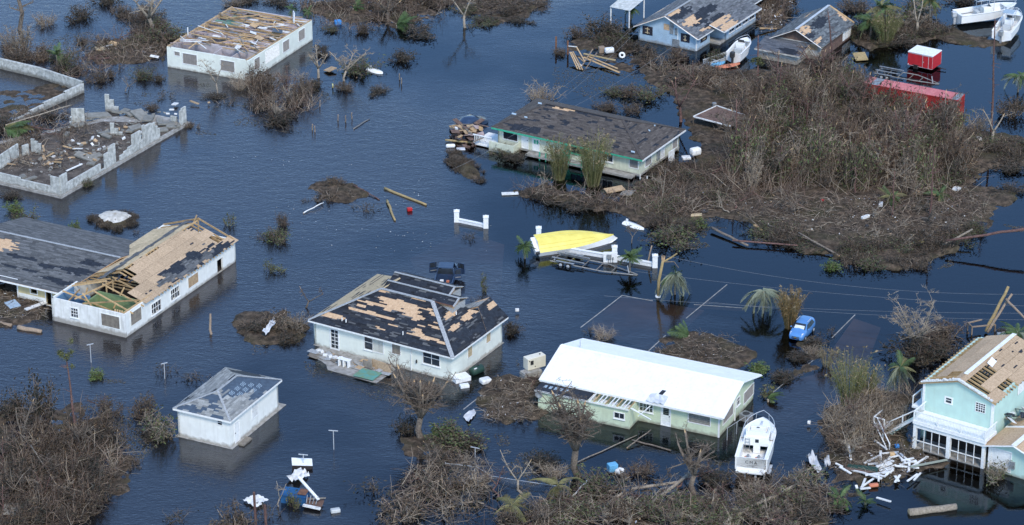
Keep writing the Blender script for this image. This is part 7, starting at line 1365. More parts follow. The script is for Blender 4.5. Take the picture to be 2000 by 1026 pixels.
for s in (-1, 1):
    for x in (-1.9, 1.85): wheel(o, x, s*.85, .36, .38, .26)
    for hx, a, ln in [(1.35, s*1.15, 1.0), (-.5, math.pi-s*1.25, .75)] if s < 0 else [(1.35, s*1.15, 1.0)]:
        d = MB(); d.box(0, ln, -.05, .05, 0, .62) if hx < 0 else d.box(-ln, 0, -.05, .05, 0, .62)
        k = ln if hx < 0 else -ln
        for p, q in [((0 if hx < 0 else -.25, 0, .62), (k*.15 if hx < 0 else -.45, 0, 1.2)), ((k*.95, 0, .62), (k*.95, 0, 1.2)), ((k*.15 if hx < 0 else -.45, 0, 1.2), (k*.95, 0, 1.2))]: d.beam(p, q, .06, .06)
        dd = d.build('door', 'truck_blue', o); dd.location = (hx, s*.97, .5); dd.rotation_euler = (0, 0, -a if hx > 0 else s*1.2); g = MB().box(min(k*.2, k*.92), max(k*.2, k*.92), -.012, .012, .62, 1.17).build('pane', 'glass', dd); MB().box(min(k*.1, k*.9), max(k*.1, k*.9), -.075, -.051, .25, .33).build('arm_rest', 'grey_metal', dd)
# --- wrecked dark car heaped with debris beside the cream house
o, _ = place('wrecked_car', (893,262), (955,238), 'dark blue crushed car half under rubble beside the cream house', 'car', -.3)
m = MB(); secs = []
for x, zt, yr in [(0, .6, .7), (.6, 1.0, .85), (1.5, 1.15, .85), (2.0, 1.55, .8), (3.2, 1.6, .8), (3.9, 1.1, .85), (4.9, .95, .8), (5.2, .6, .7)]: half = [(x, yr, .1), (x, yr, .6), (x, yr*.9, zt-.1), (x, yr*.5, zt), (x, 0, zt+.03)]; secs.append(half+[(p[0], -p[1], p[2]) for p in half[-2::-1]])
loft(m, secs); bb = m.build('body', 'truck_blue', o, smooth=True); bb.location.y = .6; panel(bb, [(3.3, .5, 1.55), (3.3, -.5, 1.55), (3.85, -.6, 1.15), (3.85, .6, 1.15)], (1, 0, 1), 'windscreen', 'glass', .03)
t = empty('rubble_heap', P(915, 275), .3, 'heap of boards and household rubble by the porch of the cream house', 'rubble'); R = random.Random(31); ti3 = (Matrix.Translation(P(915, 275)) @ Matrix.Rotation(.3, 4, 'Z')).inverted()
m = MB(); 
for i in range(60):
    r_ = R.uniform(0, 1)**.5; a = R.uniform(0, 6.28); m.obox((math.cos(a)*r_*2.0, math.sin(a)*r_*2.6, R.uniform(-.2, 1.0*(1.1-r_))), (R.uniform(-.5, .5), R.uniform(-.5, .5), R.uniform(-.2, .2)), (R.uniform(-.3, .3), R.uniform(.1, .4), .1), (0, 0, R.uniform(.05, .3)))
m.build('rubble', 'brown_deck', t, kind='stuff')
for i in range(34):
    px, py = R.uniform(886, 945), R.uniform(238, 275); q = ti3 @ P(px, py, .9); w_, l_ = R.uniform(.15, .9), R.uniform(.3, 1.4); b = MB().box(-w_/2, w_/2, -l_/2, l_/2, -.03, .03).build('board', R.choice(['board', 'white_plank', 'grey_board', 'pink_panel', 'brown_deck', 'lumber', 'white_plank']), t); b.location = (q.x, q.y, R.uniform(.6, 1.3)); b.rotation_euler = (R.uniform(-.5, .5), R.uniform(-.5, .5), R.uniform(0, 3))
q = ti3 @ P(896, 250, 1.0); m = MB()
for a, b in [((-.6, -.9, 0), (.6, -.9, 0)), ((-.6, .9, 0), (.6, .9, 0)), ((-.6, -.9, 0), (-.6, .9, 0)), ((.6, -.9, 0), (.6, .9, 0))]: m.beam(q+Vector(a), q+Vector(b), .15, .1)
m.build('window_frame', 'board', t)

# ---------------------------------------------------------------- boats
def hull(o, L_, B, D, fb, mt_b, mt_s, name='hull', bow=.45, flare=.12, transom=True, n=14, thick=0, rub=None):
    """V hull, stern at x=0, keel at z=0, sheer at D+fb; bottom and topsides are separate parts"""
    bot, sid, sh = MB(), MB(), []; sb, ss = [], []
    for i in range(n+1):
        t = i/n; k = max(0, (t-bow)/(1-bow)); hb = B/2*(1-k**(1.9 if bow < .4 else 2.3)); hs = B/2*(1+flare*t)*(1-k**3.2)+.01; x = L_*t; kz = D*.95*k**2.4; cz = D*(.62+.38*k**1.2)+fb*.25*k**2; sz = D+fb+.22*fb*t*t*2; xk = x-L_*.06*k
        sb.append([(xk, hb, cz), (xk, hb*.5, (cz*.55+kz*.45)), (xk, 0, kz), (xk, -hb*.5, (cz*.55+kz*.45)), (xk, -hb, cz)]); ss.append(((xk, hb, cz), (x, hs, sz), (x, -hs, sz), (xk, -hb, cz)))
    loft(bot, sb); h = bot.build(name, mt_b, o, smooth=True)
    for s in (0, 1):
        m = MB(); loft(m, [[q[0], q[1]] if s == 0 else [q[2], q[3]] for q in ss]); m.build('topside', mt_s, o, smooth=True)
    m = MB(); a = sb[0]; m.add([a[0], a[1], a[2], a[3], a[4], ss[0][2], ss[0][1]], [(0, 1, 2, 3, 4, 5, 6)]); m.build('transom', mt_s, o)
    g = MB()
    for s in (1, 2): g.tube([q[s] for q in ss], .06, 6)
    g.build('gunwale', rub or mt_s, o, smooth=True); return [(q[1], q[2]) for q in ss]
# --- yellow-bottomed speedboat lying upside down across the white wall
o, _ = place('speedboat', (1050,497), (1209,474), 'overturned speedboat with yellow bottom and white bow on the low white wall', 'boat'); L_ = 9.5
sh = hull(o, L_, 2.5, .75, .55, 'hull_yellow', 'gel_white', bow=.3, flare=.1, n=22)
m = MB(); m.add([], [])
deck = MB(); loft(deck, [[a, b] for a, b in sh]); deck.build('deck', 'gel_white', o)
for s in (-1, 1):
    for f in (.33, .66):
        m = MB(); pts = []
        for i in range(17): t = i/22*1.0; k = max(0, (t-.3)/.7); hb = 1.25*(1-k**1.9)*f; cz = .75*(.62+.38*k**1.2)+.14*k*k; kz = .71*k**2.4; zz = kz+(cz-kz)*(f/.5*.55 if f < .5 else .55+(f-.5)/.5*.45); pts.append((L_*t-L_*.06*k, s*hb, zz-.015))
        m.tube(pts, .03, 4); m.build('strake', 'hull_yellow', o)
MB().box(-.45, .02, -.95, .95, .5, 1.0).build('swim_platform', 'gel_white', o); 
for s in (-1, 1): MB().box(-.35, .0, s*1.0-.18, s*1.0+.18, .62, .85).build('trim_tab', 'dark_metal', o)
for ch in o.children: pass
o.rotation_euler = (math.pi+.52, .0, o.rotation_euler.z); o.location.z = 1.55
# --- capsized white dinghy and stray white hull pieces
def slabboat(px0, py0, px1, py1, w_, label, mt='gel_white', name='dinghy', cat_='boat', z=.12, fin=True):
    o, L_ = place(name, (px0, py0), (px1, py1), label, cat_, z); m = MB(); secs = []
    for i in range(9): t = i/8; hw = w_/2*(1-max(0, (t-.5)/.5)**2.2)+.02; secs.append([(L_*t, hw, -.1), (L_*t, hw*.8, .1), (L_*t, 0, .16), (L_*t, -hw*.8, .1), (L_*t, -hw, -.1)])
    loft(m, secs); m.add(secs[0], [(0, 1, 2, 3, 4)]); m.build('hull', mt, o, smooth=True)
    if fin: MB().box(.2, .5, -.02, .02, .1, .5).build('skeg', mt, o)
    return o
slabboat(720,136,748,145,1.0,'capsized white dinghy beside the spreading bare tree'); slabboat(1220,436,1258,450,.9,'long white board floating right of the yellow hull',name='surfboard',cat_='board'); slabboat(1130,128,1136,132,.4,'small white float near the fallen timber',fin=False,name='float',cat_='float')
# --- cabin cruiser on its trailer
o, _ = place('cabin_cruiser', (1466,934), (1497,838), 'white cabin cruiser with open engine bay stranded beside the lime bungalow', 'boat', .25); L_ = 7.6; B = 3.0
sh = hull(o, L_, B, .9, .95, 'antifoul_blue', 'gel_white', bow=.5, flare=.08)
def zs(t): return .9+.95+.22*.95*t*t*2
d = MB(); rows = [q for i, q in enumerate(sh)]; loft(d, [[a, b] for a, b in rows[7:]]); d.build('foredeck', 'gel_white', o)
MB().box(.05, 3.9, -1.25, 1.25, .75, .8).build('cockpit_sole', 'gel_white', o)
for s in (-1, 1): m = MB(); loft(m, [[(x, s*1.18, .8), (x, s*1.18, 1.84), (x, s*1.5, 1.86)] for x in (0, 1.3, 2.6, 3.9)]); m.build('coaming', 'gel_white', o)
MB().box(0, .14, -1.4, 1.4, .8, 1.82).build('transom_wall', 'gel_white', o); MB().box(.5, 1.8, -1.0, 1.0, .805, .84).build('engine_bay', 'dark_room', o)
for s in (-1, 1):
    e = MB().box(.75, 1.55, s*.5-.25, s*.5+.25, .85, 1.3).build('engine', 'galv', o, bevel=.06); MB().tube([(.8, s*.5, 1.35), (1.5, s*.5, 1.35)], .12, 8).build('manifold', 'grey_metal', e); MB().box(.95, 1.15, s*.5+.1, s*.5+.3, 1.28, 1.38).build('filter', 'orange_plastic', e)
m = MB(); secs = []
for x, z1, y in [(3.0, 2.5, 1.15), (4.6, 2.55, 1.1), (5.3, 2.1, .95), (6.3, 1.95, .7)]: secs.append([(x, y*1.1, 1.6), (x, y, z1), (x, -y, z1), (x, -y*1.1, 1.6)])
loft(m, secs); m.add(secs[0], [(0, 1, 2, 3)]); m.add(secs[-1], [(3, 2, 1, 0)]); cab = m.build('cabin', 'gel_white', o)
for s in (-1, 1): panel(o, [(3.5, s*1.2, 1.95), (3.5, s*1.13, 2.35), (4.7, s*1.1, 2.35), (5.0, s*1.12, 1.98)], (0, s, 0), 'side_window', 'glass', .03)
MB().box(2.94, 2.98, -.25, .1, 1.95, 2.3).build('door_window', 'glass', o); MB().box(2.95, 2.985, -.4, .25, .85, 2.4).build('cabin_door', 'gel_white', o)
lad = MB()
for y in (.6, 1.0): lad.beam((2.9, y, .8), (2.85, y, 2.4), .04, .04)
for k in range(5): lad.beam((2.9, .6, 1.0+k*.32), (2.9, 1.0, 1.0+k*.32), .04, .04)
lad.build('ladder', 'grey_metal', o)
m = MB(); m.box(3.1, 3.18, -1.0, 1.0, 2.5, 2.95); m.box(4.5, 4.58, -1.0, 1.0, 2.52, 3.0)
for s in (-1, 1): m.box(3.18, 4.5, s*1.0-.04, s*1.0+.04, 2.5, 2.95)
m.build('flybridge', 'gel_white', o); MB().box(3.4, 3.75, -.8, .8, 2.52, 2.85).build('bench', 'gel_white', o, bevel=.04); MB().box(4.15, 4.45, -.7, .7, 2.55, 3.0).build('console', 'gel_white', o, bevel=.04); MB().tube([(4.1, 0, 2.95), (4.12, 0, 2.97)], .16, 10).build('steering_wheel', 'dark_metal', o)
r_ = MB(); pts = [(a[0], a[1]*.9, a[2]+.75) for a, b in sh[7:]]+[(b[0], b[1]*.9, b[2]+.75) for a, b in sh[7:]][::-1]; r_.tube(pts, .03, 5)
for a, b in sh[7:14:2]: r_.tube([a, (a[0], a[1]*.9, a[2]+.75)], .02, 4); r_.tube([b, (b[0], b[1]*.9, b[2]+.75)], .02, 4)
r_.build('bow_rail', 'galv', o); MB().box(6.2, 6.9, -.1, .1, 2.1, 2.25).build('anchor_roller', 'galv', o); MB().box(-.7, -.02, -1.35, 1.35, .55, .68).build('swim_platform', 'gel_white', o)
for y in (-.5, .5): MB().box(-.5, -.1, y-.08, y+.08, -.2, .5).build('stern_drive', 'galv', o)
tx = bpy.data.curves.new('lettering', 'FONT'); tx.body = 'CMA'; tx.size = .42; tx.extrude = .004; tx.space_character = 1.5; tx.align_x = 'CENTER'; tx.materials.append(M['dark_metal']); tmp = bpy.data.objects.new('tmp', tx); COL.objects.link(tmp); tm = bpy.data.meshes.new_from_object(tmp); bpy.data.objects.remove(tmp); tm.materials.clear(); tm.materials.append(M['dark_metal']); to = link_mesh('lettering', tm, o); to.location = (-.012, 0, 1.25); to.rotation_euler = (math.pi/2, 0, -math.pi/2)
lt, _ = place('boat_trailer', (1470,938), (1500,842), 'silver boat trailer under the white cabin cruiser', 'trailer', .0)
for s in (-1, 1): MB().beam((.3, s*1.0, .12), (5.5, s*.9, .2), .12, .16).build('frame_rail', 'galv', lt); wheel(lt, 1.2, s*1.35, .05, .34, .22); wheel(lt, 2.0, s*1.35, .05, .34, .22); MB().box(.7, 2.5, s*1.35-.16, s*1.35+.16, .42, .5).build('mudguard', 'galv', lt, bevel=.04)
# --- centre-console boats at the top right, skiff, jon boat, kayak
def console_boat(A, B, L_, Bm, label, z, ttop=True, motor='galv', bottom='gel_white'):
    o, _ = place('motorboat', A, B, label, 'boat', z); sh = hull(o, L_, Bm, .7, .75, bottom, 'gel_white', bow=.45, flare=.12); MB().box(.1, L_*.8, -Bm*.36, Bm*.36, .72, .77).build('sole', 'gel_white', o)
    m = MB(); loft(m, [[(a[0], a[1]*.86, a[2]-.6), (a[0], a[1]*.86, a[2]), a] for a, b in sh[:13]]); m.build('inner_side', 'gel_white', o); m = MB(); loft(m, [[(b[0], b[1]*.86, b[2]-.6), (b[0], b[1]*.86, b[2]), b] for a, b in sh[:13]]); m.build('inner_side', 'gel_white', o)
    d = MB(); loft(d, [[a, b] for a, b in sh[11:]]); d.build('foredeck', 'gel_white', o); MB().box(L_*.42, L_*.56, -.5, .5, .77, 1.9).build('console', 'gel_white', o, bevel=.05); MB().box(L_*.30, L_*.37, -.5, .5, .77, 1.45).build('leaning_seat', 'gel_grey', o, bevel=.05); MB().prism([(L_*.55, -.45, 1.9), (L_*.55, .45, 1.9), (L_*.5, .4, 2.35), (L_*.5, -.4, 2.35)], (.03, 0, 0)).build('windscreen', 'glass', o); MB().box(.15, .7, -Bm*.35, Bm*.35, .77, 1.2).build('stern_bench', 'gel_white', o, bevel=.04)
    if ttop:
        f = MB()
        for x in (L_*.36, L_*.58):
            for s in (-1, 1): f.tube([(x, s*.6, .8), (x, s*.65, 3.0)], .035, 5)
        for k in range(5): f.tube([(L_*.28+k*L_*.09, -.9, 3.02), (L_*.28+k*L_*.09, .9, 3.02)], .03, 5)
        for s in (-1, 1): f.tube([(L_*.28, s*.9, 3.02), (L_*.64, s*.9, 3.02)], .035, 5)
        f.build('top_frame', 'galv', o); MB().box(L_*.33, L_*.52, -.7, .7, 3.03, 3.06).build('canvas_top', 'print', o)
    f = MB()
    for k in (0, 1): pts = [(q[k][0], q[k][1]*.95, q[k][2]+.35) for q in sh[9:]]; f.tube(pts, .025, 5)
    f.build('bow_rail', 'galv', o)
    mo = MB().box(-.75, -.1, -.28, .28, 1.0, 1.75).build('outboard', motor, o, bevel=.1); MB().box(-.5, -.2, -.12, .12, 0, 1.0).build('leg', motor, mo); MB().box(-.6, -.1, -.05, .05, -.35, .0).build('skeg', 'dark_metal', mo); return o
console_boat((1868,48), (2005,30), 8.6, 2.6, 'white motorboat with wide hull lying behind another at the top right', .1, True, 'galv'); console_boat((1955,85), (2012,12), 7.8, 2.5, 'white motorboat with silver outboard at the top right corner', .15, True, 'grey_metal')
o = console_boat((1432,125), (1474,85), 5.2, 1.9, 'white open skiff beside the blue house', .0, False, 'dark_metal')
o, L_ = place('jon_boat', (1380,128), (1432,112), 'flat grey aluminium boat half sunk beside the white skiff', 'boat', -.1); sh = hull(o, L_*1.1, 1.3, .3, .35, 'gel_grey', 'gel_grey', bow=.7, flare=.05); MB().box(.1, L_, -.5, .5, .3, .33).build('sole', 'gel_grey', o)
for k in (.25, .5, .8): MB().box(L_*k, L_*k+.25, -.62, .62, .5, .55).build('thwart', 'gel_grey', o)
for A, B, mt, lab in [((1382,133),(1416,125),'light_blue_plastic','light blue kayak under the white skiff'),((1398,136),(1445,128),'orange_plastic','orange kayak beside a light blue one under the white skiff')]:
    o = slabboat(*A, *B, .8, lab, mt, 'kayak', 'kayak', .25, False)
# --- boat trailers
def trailer(A, B, w_, label, z=.25, z1=.05):
    o, L_ = place('boat_trailer', A, B, label, 'trailer', 0)
    for s in (-1, 1): MB().beam((0, s*w_/2, z), (L_*.62, s*w_/2, z-.04), .07, .09).build('frame_rail', 'concrete', o); MB().beam((L_*.62, s*w_/2, z-.04), (L_, s*.08, z1), .07, .09).build('frame_rail', 'concrete', o); wheel(o, L_*.14, s*(w_/2+.22), .1, .32, .2); wheel(o, L_*.23, s*(w_/2+.22), .1, .32, .2); MB().box(L_*.08, L_*.3, s*(w_/2+.22)-.14, s*(w_/2+.22)+.14, .44, .5).build('mudguard', 'grey_metal', o, bevel=.03); MB().beam((.1, s*w_*.35, z+.35), (L_*.4, s*w_*.35, z+.32), .18, .08).build('bunk', 'grey_metal', o); MB().beam((.4, s*w_*.35, z), (.4, s*w_*.35, z+.4), .07, .07).build('bunk_post', 'galv', o)
    for k in (.02, .2, .38, .55, .72): hw = w_/2 if k < .62 else w_/2*(1-k)/.38; MB().beam((L_*k, -hw, z-.05), (L_*k, hw, z-.05), .06, .06).build('cross_member', 'grey_board', o)
    MB().beam((L_*.9, 0, z1), (L_*.88, 0, .9), .07, .07).build('winch_post', 'galv', o)
trailer((1082,506), (1245,538), 2.0, 'galvanised boat trailer sunk beside the white wall', .2); trailer((1712,143), (1834,165), 2.0, 'dark boat trailer between the red container and the red cargo trailer', .35)
# --- red cargo trailer
o, _ = place('cargo_trailer', (1777,133), (1826,140), 'red enclosed cargo trailer with white roof standing in water', 'trailer', 0)
H2 = House('x', (1777,128), (1820,141), (1836,122), 'tmp', 'tmp'); bpy.data.objects.remove(H2.o); bpy.data.objects.remove(o)
o = empty('cargo_trailer', P(1820, 141), H2.mx.to_euler().z, 'red enclosed cargo trailer with white roof standing in water', 'trailer'); a, b, hh = max(1.9, min(H2.lx, 2.6)), H2.ly, hgt(1820, 141, 110)
MB().box(0, a, 0, b, .25, hh-.12).build('body', 'red_paint', o, bevel=.05); MB().box(-.03, a+.03, -.03, b+.03, hh-.12, hh).build('roof', 'white_trim', o, bevel=.04); d = MB().box(-.03, -.002, .55, 1.3, .35, hh-.25).build('door', 'red_paint', o); m = MB()
for y0, y1, z0, z1 in [(.5, .55, .3, hh-.2), (1.3, 1.35, .3, hh-.2), (.5, 1.35, hh-.2, hh-.16)]: m.box(-.045, -.003, y0, y1, z0, z1)
m.build('door_frame', 'galv', d); MB().box(-.08, -.03, 1.15, 1.22, 1.0, 1.15).build('handle', 'galv', d); wheel(o, 0, 0, 0, .3) if False else None
m = MB().tube([(-.08, b*.66, .15), (.2, b*.66, .15)], .33, 14).build('wheel', 'rubber', o); m = MB(); m.box(-.06, .2, b*.66-.42, b*.66+.42, .46, .52); m.build('mudguard', 'dark_metal', o)
for z_ in (.3, hh-.2): MB().box(-.012, .0, .02, b-.02, z_, z_+.05).build('trim_strip', 'galv', o)
MB().tube([(-.02, b-.12, .45), (.0, b-.12, .45)], .07, 8).build('marker_light', 'lamp_glass', o); MB().beam((a*.5, -.02, .3), (a*.5, -1.3, .2), .1, .1).build('tow_bar', 'dark_metal', o)
for y in (.02, a-.02): MB().box(-.012+0*y, .012, -.012, .012, .3, hh-.15).build('corner_trim', 'galv', o).location = (y, 0, 0)
# --- red shipping container
H2 = House('x', (1690,198), (1868,232), (1876,224), 't', 't'); bpy.data.objects.remove(H2.o); rz = H2.mx.to_euler().z; o = empty('shipping_container', P(1868, 232), rz, 'long faded red shipping container behind the thicket', 'container'); b = 12.2; a = 2.44; hh = 2.3
def corr(m, p, u, w_, n, h, dep, nrm):
    p, u, nrm = Vector(p), Vector(u), Vector(nrm)
    for i in range(n): m.obox(p+u*(i/n)+nrm*0, u*(.5/n), Vector(h), nrm*dep)
MB().box(.03, a-.03, .03, b-.03, -.4, hh).build('body', 'red_side', o); m = MB(); corr(m, (.03, .05, -.3), (0, b-.1, 0), 0, 60, (0, 0, hh+.25), .03, (-1, 0, 0)); m.build('side_corrugation', 'red_side', o); m = MB(); corr(m, (.02, .05, hh), (0, b-.1, 0), 0, 60, (a-.04, 0, 0), .025, (0, 0, 1)); m.build('roof_corrugation', 'red_box', o); MB().box(.02, a-.02, .02, b-.02, hh-.005, hh+.006).build('roof_sheet', 'red_box', o)
for y0, y1 in ((.05, .8), (b-1.9, b-.9)): MB().box(.05, a-.05, y0, y1, hh+.027, hh+.034).build('roof_patch', 'grey_metal', o)
for x in (0, a-.14):
    for y in (0, b-.14): MB().box(x-.01, x+.15, y-.01, y+.15, -.4, hh+.04).build('corner_post', 'red_side', o)
MB().box(-.01, .1, .14, b-.14, hh-.06, hh+.03).build('top_rail', 'red_side', o); m = MB(); corr(m, (.15, .03, -.3), (a-.3, 0, 0), 0, 12, (0, 0, hh+.2), .03, (0, -1, 0)); m.build('end_corrugation', 'red_side', o)
# ---------------------------------------------------------------- walls, posts, plant, wires
def pillar(o, p, h, w_=.55):
    MB().box(p.x-w_/2, p.x+w_/2, p.y-w_/2, p.y+w_/2, -.8, h).build('pillar', 'white_trim', o); c = MB(); c.box(p.x-w_*.58, p.x+w_*.58, p.y-w_*.58, p.y+w_*.58, h, h+.08); c.add([(p.x-w_*.5, p.y-w_*.5, h+.08), (p.x+w_*.5, p.y-w_*.5, h+.08), (p.x+w_*.5, p.y+w_*.5, h+.08), (p.x-w_*.5, p.y+w_*.5, h+.08), (p.x, p.y, h+.25)], [(0, 1, 4), (1, 2, 4), (2, 3, 4), (3, 0, 4)]); c.build('pillar_cap', 'white_trim', o)
def gate_wall(name, pts, pil, label, h=.42):
    a = P(*pts[0]); o = empty(name, a, 0, label, 'wall'); q = [P(*p)-a for p in pts]
    for s, e in zip(q, q[1:]): MB().beam(s+Vector((0, 0, h/2-.3)), e+Vector((0, 0, h/2-.3)), .28, h+.6).build('low_wall', 'white_trim', o); MB().beam(s+Vector((0, 0, h+.03)), e+Vector((0, 0, h+.03)), .38, .07).build('coping', 'white_trim', o)
    for px, py, ph in pil: pillar(o, P(px, py)-a, ph)
    return o, a
gate_wall('gate_wall', [(892,433),(949,445)], [(892,433,1.25),(949,445,1.3)], 'short white wall between two white pillars alone in open water', .35)
o, a = gate_wall('gate_wall', [(1052,482),(1202,507),(1281,522)], [(1052,478,2.0),(1200,507,1.5),(1279,522,1.35)], 'long low white wall with pillars under the overturned speedboat')
q = P(1192, 512)-a; MB().box(q.x-.75, q.x+.75, q.y-.12, q.y+.12, -.8, 1.15).build('meter_panel', 'white_trim', o); MB().box(q.x-.4, q.x+.1, q.y-.3, q.y-.121, .45, .95).build('meter_box', 'grey_metal', o); MB().box(q.x+.2, q.x+.35, q.y-.25, q.y-.121, .4, .65).build('meter_box', 'grey_metal', o)
for k in (-.2, 0, .25): MB().tube([(q.x+k, q.y-.2, -.3), (q.x+k, q.y-.2, .45)], .03, 5).build('conduit', 'grey_metal', o)
def tpost(px, py, h, label, w_=1.1, rz=.4, z=0):
    p = P(px, py); o = empty('clothes_post', p, rz, label, 'post'); MB().tube([(0, 0, -.8), (0, 0, h)], .04, 6).build('post', 'galv', o); MB().beam((-w_/2, 0, h), (w_/2, 0, h), .07, .07).build('crossbar', 'galv', o)
tpost(652,878,2.0,'white T-shaped clothes post right of the outbuilding',.9,-.15); tpost(593,914,1.4,'white T-shaped clothes post behind the sunken white sheet',.9,-.2); tpost(178,708,2.0,'T-shaped clothes post below the long white house',.7,.5); tpost(322,740,1.7,'leaning T-shaped clothes post above the outbuilding',.7,.5); tpost(928,893,1.0,'short T-post beside the fence end',.9,-.4)
# snapped trunk with white collar, and a dark leaning stake
p = P(1285, 580); o = empty('snapped_palm_trunk', p, 0, 'splintered brown trunk with a white collar standing in water', 'trunk'); MB().tube([(0, 0, -.8), (.05, 0, 1.8), (.45, 0, 4.2)], [.17, .16, .14], 9).build('trunk', 'pole_gold', o, smooth=True); MB().tube([(0, 0, .0), (.01, 0, .16)], [.30, .28], 12).build('collar', 'white_trim', o); m = MB(); R = random.Random(5)
for k in range(9): a = k*.7; m.tube([(.45+.1*math.cos(a), .1*math.sin(a), 4.1), (.47+.2*math.cos(a), .2*math.sin(a), 4.3+R.uniform(.1, .5))], [.06, .01], 4)
m.build('broken_end', 'raw_wood', o); MB().tube([(.45, 0, 4.0), (1.4, .2, 4.5), (1.9, .2, 4.9)], [.1, .09, .08], 6).build('snapped_top', 'pole_gold', o); MB().tube([(.45, 0, 4.0), (1.6, .1, 4.0), (2.1, .1, 3.3)], [.07, .06, .04], 6).build('snapped_top', 'bark', o)
log(1262,522,1274,480,.1,'dark leaning stake behind the white wall end','pole_wood',-.4,2.2,'stake','stake')
log(1925,648,1970,560,.2,'taller of two leaning utility poles at the right','pole_gold',.2,4.2,'utility_pole','utility pole'); log(1928,650,1977,574,.16,'thinner of two leaning utility poles at the right','pole_wood',.2,3.8,'utility_pole','utility pole'); log(1965,585,2008,628,.14,'snapped utility pole top hanging to the right edge','pole_wood',3.4,2.2,'utility_pole','utility pole')
o = empty('transformer_frame', P(1917, 648), .3, 'wooden frame around the feet of the leaning poles', 'frame')
for a, b in [((-1.3, -.4, .9), (1.3, -.4, .8)), ((-1.3, .6, .9), (-1.3, -.4, .9)), ((-1.3, .6, .9), (.4, .9, .9)), ((-1.3, -.4, -.3), (-1.3, -.4, .9)), ((1.3, -.4, -.3), (1.3, -.4, .8)), ((-1.3, .6, -.3), (-1.3, .6, .9))]: MB().beam(a, b, .12, .12).build('beam', 'pole_wood', o)
o = empty('concrete_box', P(1955, 672), .2, 'white concrete block behind the teal roof', 'block'); MB().box(-.4, .4, -.3, .3, -.5, 1.2).build('block', 'old_white_wall', o); MB().tube([(0, 0, 1.2), (0, 0, 1.5)], .03, 5).build('spike', 'dark_metal', o)
def wire(A, B, za, zb, sag, label, r=.012, mt='wire', group=None):
    a, b = P(*A, za), P(*B, zb); pts = [a.lerp(b, i/20)-Vector((0, 0, sag*4*(i/20)*(1-i/20))) for i in range(21)]; m = MB(); m.tube(pts, r, 4); o = m.build('power_line', mt); tag(o, label, 'wire', group)
wire((1300,500),(2005,575),4.0,3.6,1.2,'upper sagging wire running right from the splintered trunk'); wire((1240,530),(2005,598),2.0,3.4,.5,'second wire running right past the drooping palm'); wire((1180,578),(2005,612),1.5,3.2,.5,'third wire crossing above the dry reeds'); wire((1380,590),(2005,625),2.0,3.0,.4,'lowest wire reaching the right edge by the poles')
wire((985,275),(1250,55),3.0,4.5,.8,'left service wire from cream house towards blue house'); wire((1000,265),(1330,80),3.2,4.2,.8,'right service wire from cream house towards blue house'); wire((1100,170),(1240,50),1.0,4.4,.3,'slack wire falling from blue house to the water'); wire((885,330),(985,275),.3,2.8,.2,'pair wire going down into water by the long weed heap')
# generator on its plinth, AC unit, tanks
o = empty('generator', P(1044, 730), .55, 'cream standby generator cabinet on a concrete plinth', 'generator'); z_ = .75
MB().box(-1.05, 1.05, -.45, .45, z_, z_+1.25).build('cabinet', 'cream_metal', o, bevel=.05); MB().box(-.75, -.4, -.47, -.449, z_+.55, z_+1.0).build('control_panel', 'dark_metal', o); MB().box(-.92, -.82, -.47, -.449, z_+.95, z_+1.05).build('vent', 'dark_metal', o); MB().box(-.25, -.15, -.47, -.449, z_+.25, z_+.35).build('socket', 'dark_metal', o); MB().tube([(.6, 0, z_+1.25), (.6, 0, z_+1.32)], .08, 8).build('exhaust', 'dark_metal', o)
o2 = empty('concrete_plinth', P(1037, 737), .55, 'grey concrete plinth under the cream generator', 'plinth'); MB().box(-.95, 1.05, -.4, .6, -.6, .72).build('plinth', 'concrete', o2, bevel=.04); MB().box(-1.0, 1.1, -.45, .65, .45, .5).build('ledge', 'concrete', o2)
o = empty('air_conditioner', P(1457, 820), .9, 'dark air conditioner unit beside the lime bungalow gable', 'air conditioner'); MB().box(-.5, .5, -.5, .5, -.2, .62).build('case', 'shutter', o, bevel=.06); MB().box(-.54, .54, -.54, .54, .62, .68).build('lid', 'grey_metal', o, bevel=.03); MB().tube([(0, 0, .68), (0, 0, .70)], .36, 16).build('fan_grille', 'dark_metal', o)
for k in range(6): MB().box(-.505, .505, -.505, .505, -.1+k*.11, -.08+k*.11).build('louvre', 'dark_metal', o)
o = empty('fence_panel', P(1420, 860), .9, 'short chain fence by the near corner of the lime bungalow', 'fence')
for k in (0, 1.6, 3.0): MB().tube([(k, 0, -.5), (k, 0, 1.3)], .035, 5).build('post', 'galv', o)
MB().tube([(0, 0, 1.3), (3, 0, 1.3)], .025, 5).build('top_rail', 'galv', o)
o = empty('water_tank', P(931, 728), .75, 'dark green plastic tank lying against the mint house', 'tank'); m = MB(); m.tube([(-.75, 0, .3), (-.65, 0, .3), (.65, 0, .3), (.75, 0, .3)], [.3, .45, .45, .3], 16); m.build('tank', 'green_plastic', o, smooth=True); MB().box(-.55, -.2, -.3, -.2, .62, .7).build('sticker', 'white_trim', o); MB().tube([(.2, 0, .7), (.2, 0, .85)], .12, 8).build('lid', 'dark_metal', o)
def box(px, py, sx, sy, sz, rz, mt, nm, label, cat_, z=0, bev=.03, tilt=(0, 0), group=None):
    o = MB().box(-sx/2, sx/2, -sy/2, sy/2, -sz*.4, sz*.6).build(nm, mt, None, bevel=bev); p = P(px, py); o.location = (p.x, p.y, z); o.rotation_euler = (*tilt, rz); return tag(o, label, cat_, group)
box(900,742,1.7,1.2,.5,.5,'white_trim','white_slab','white foam slab at the near corner of the mint house','slab',.15); box(907,756,.9,.6,.3,.3,'white_trim','white_block','small white block floating by the mint house corner','block',.1)
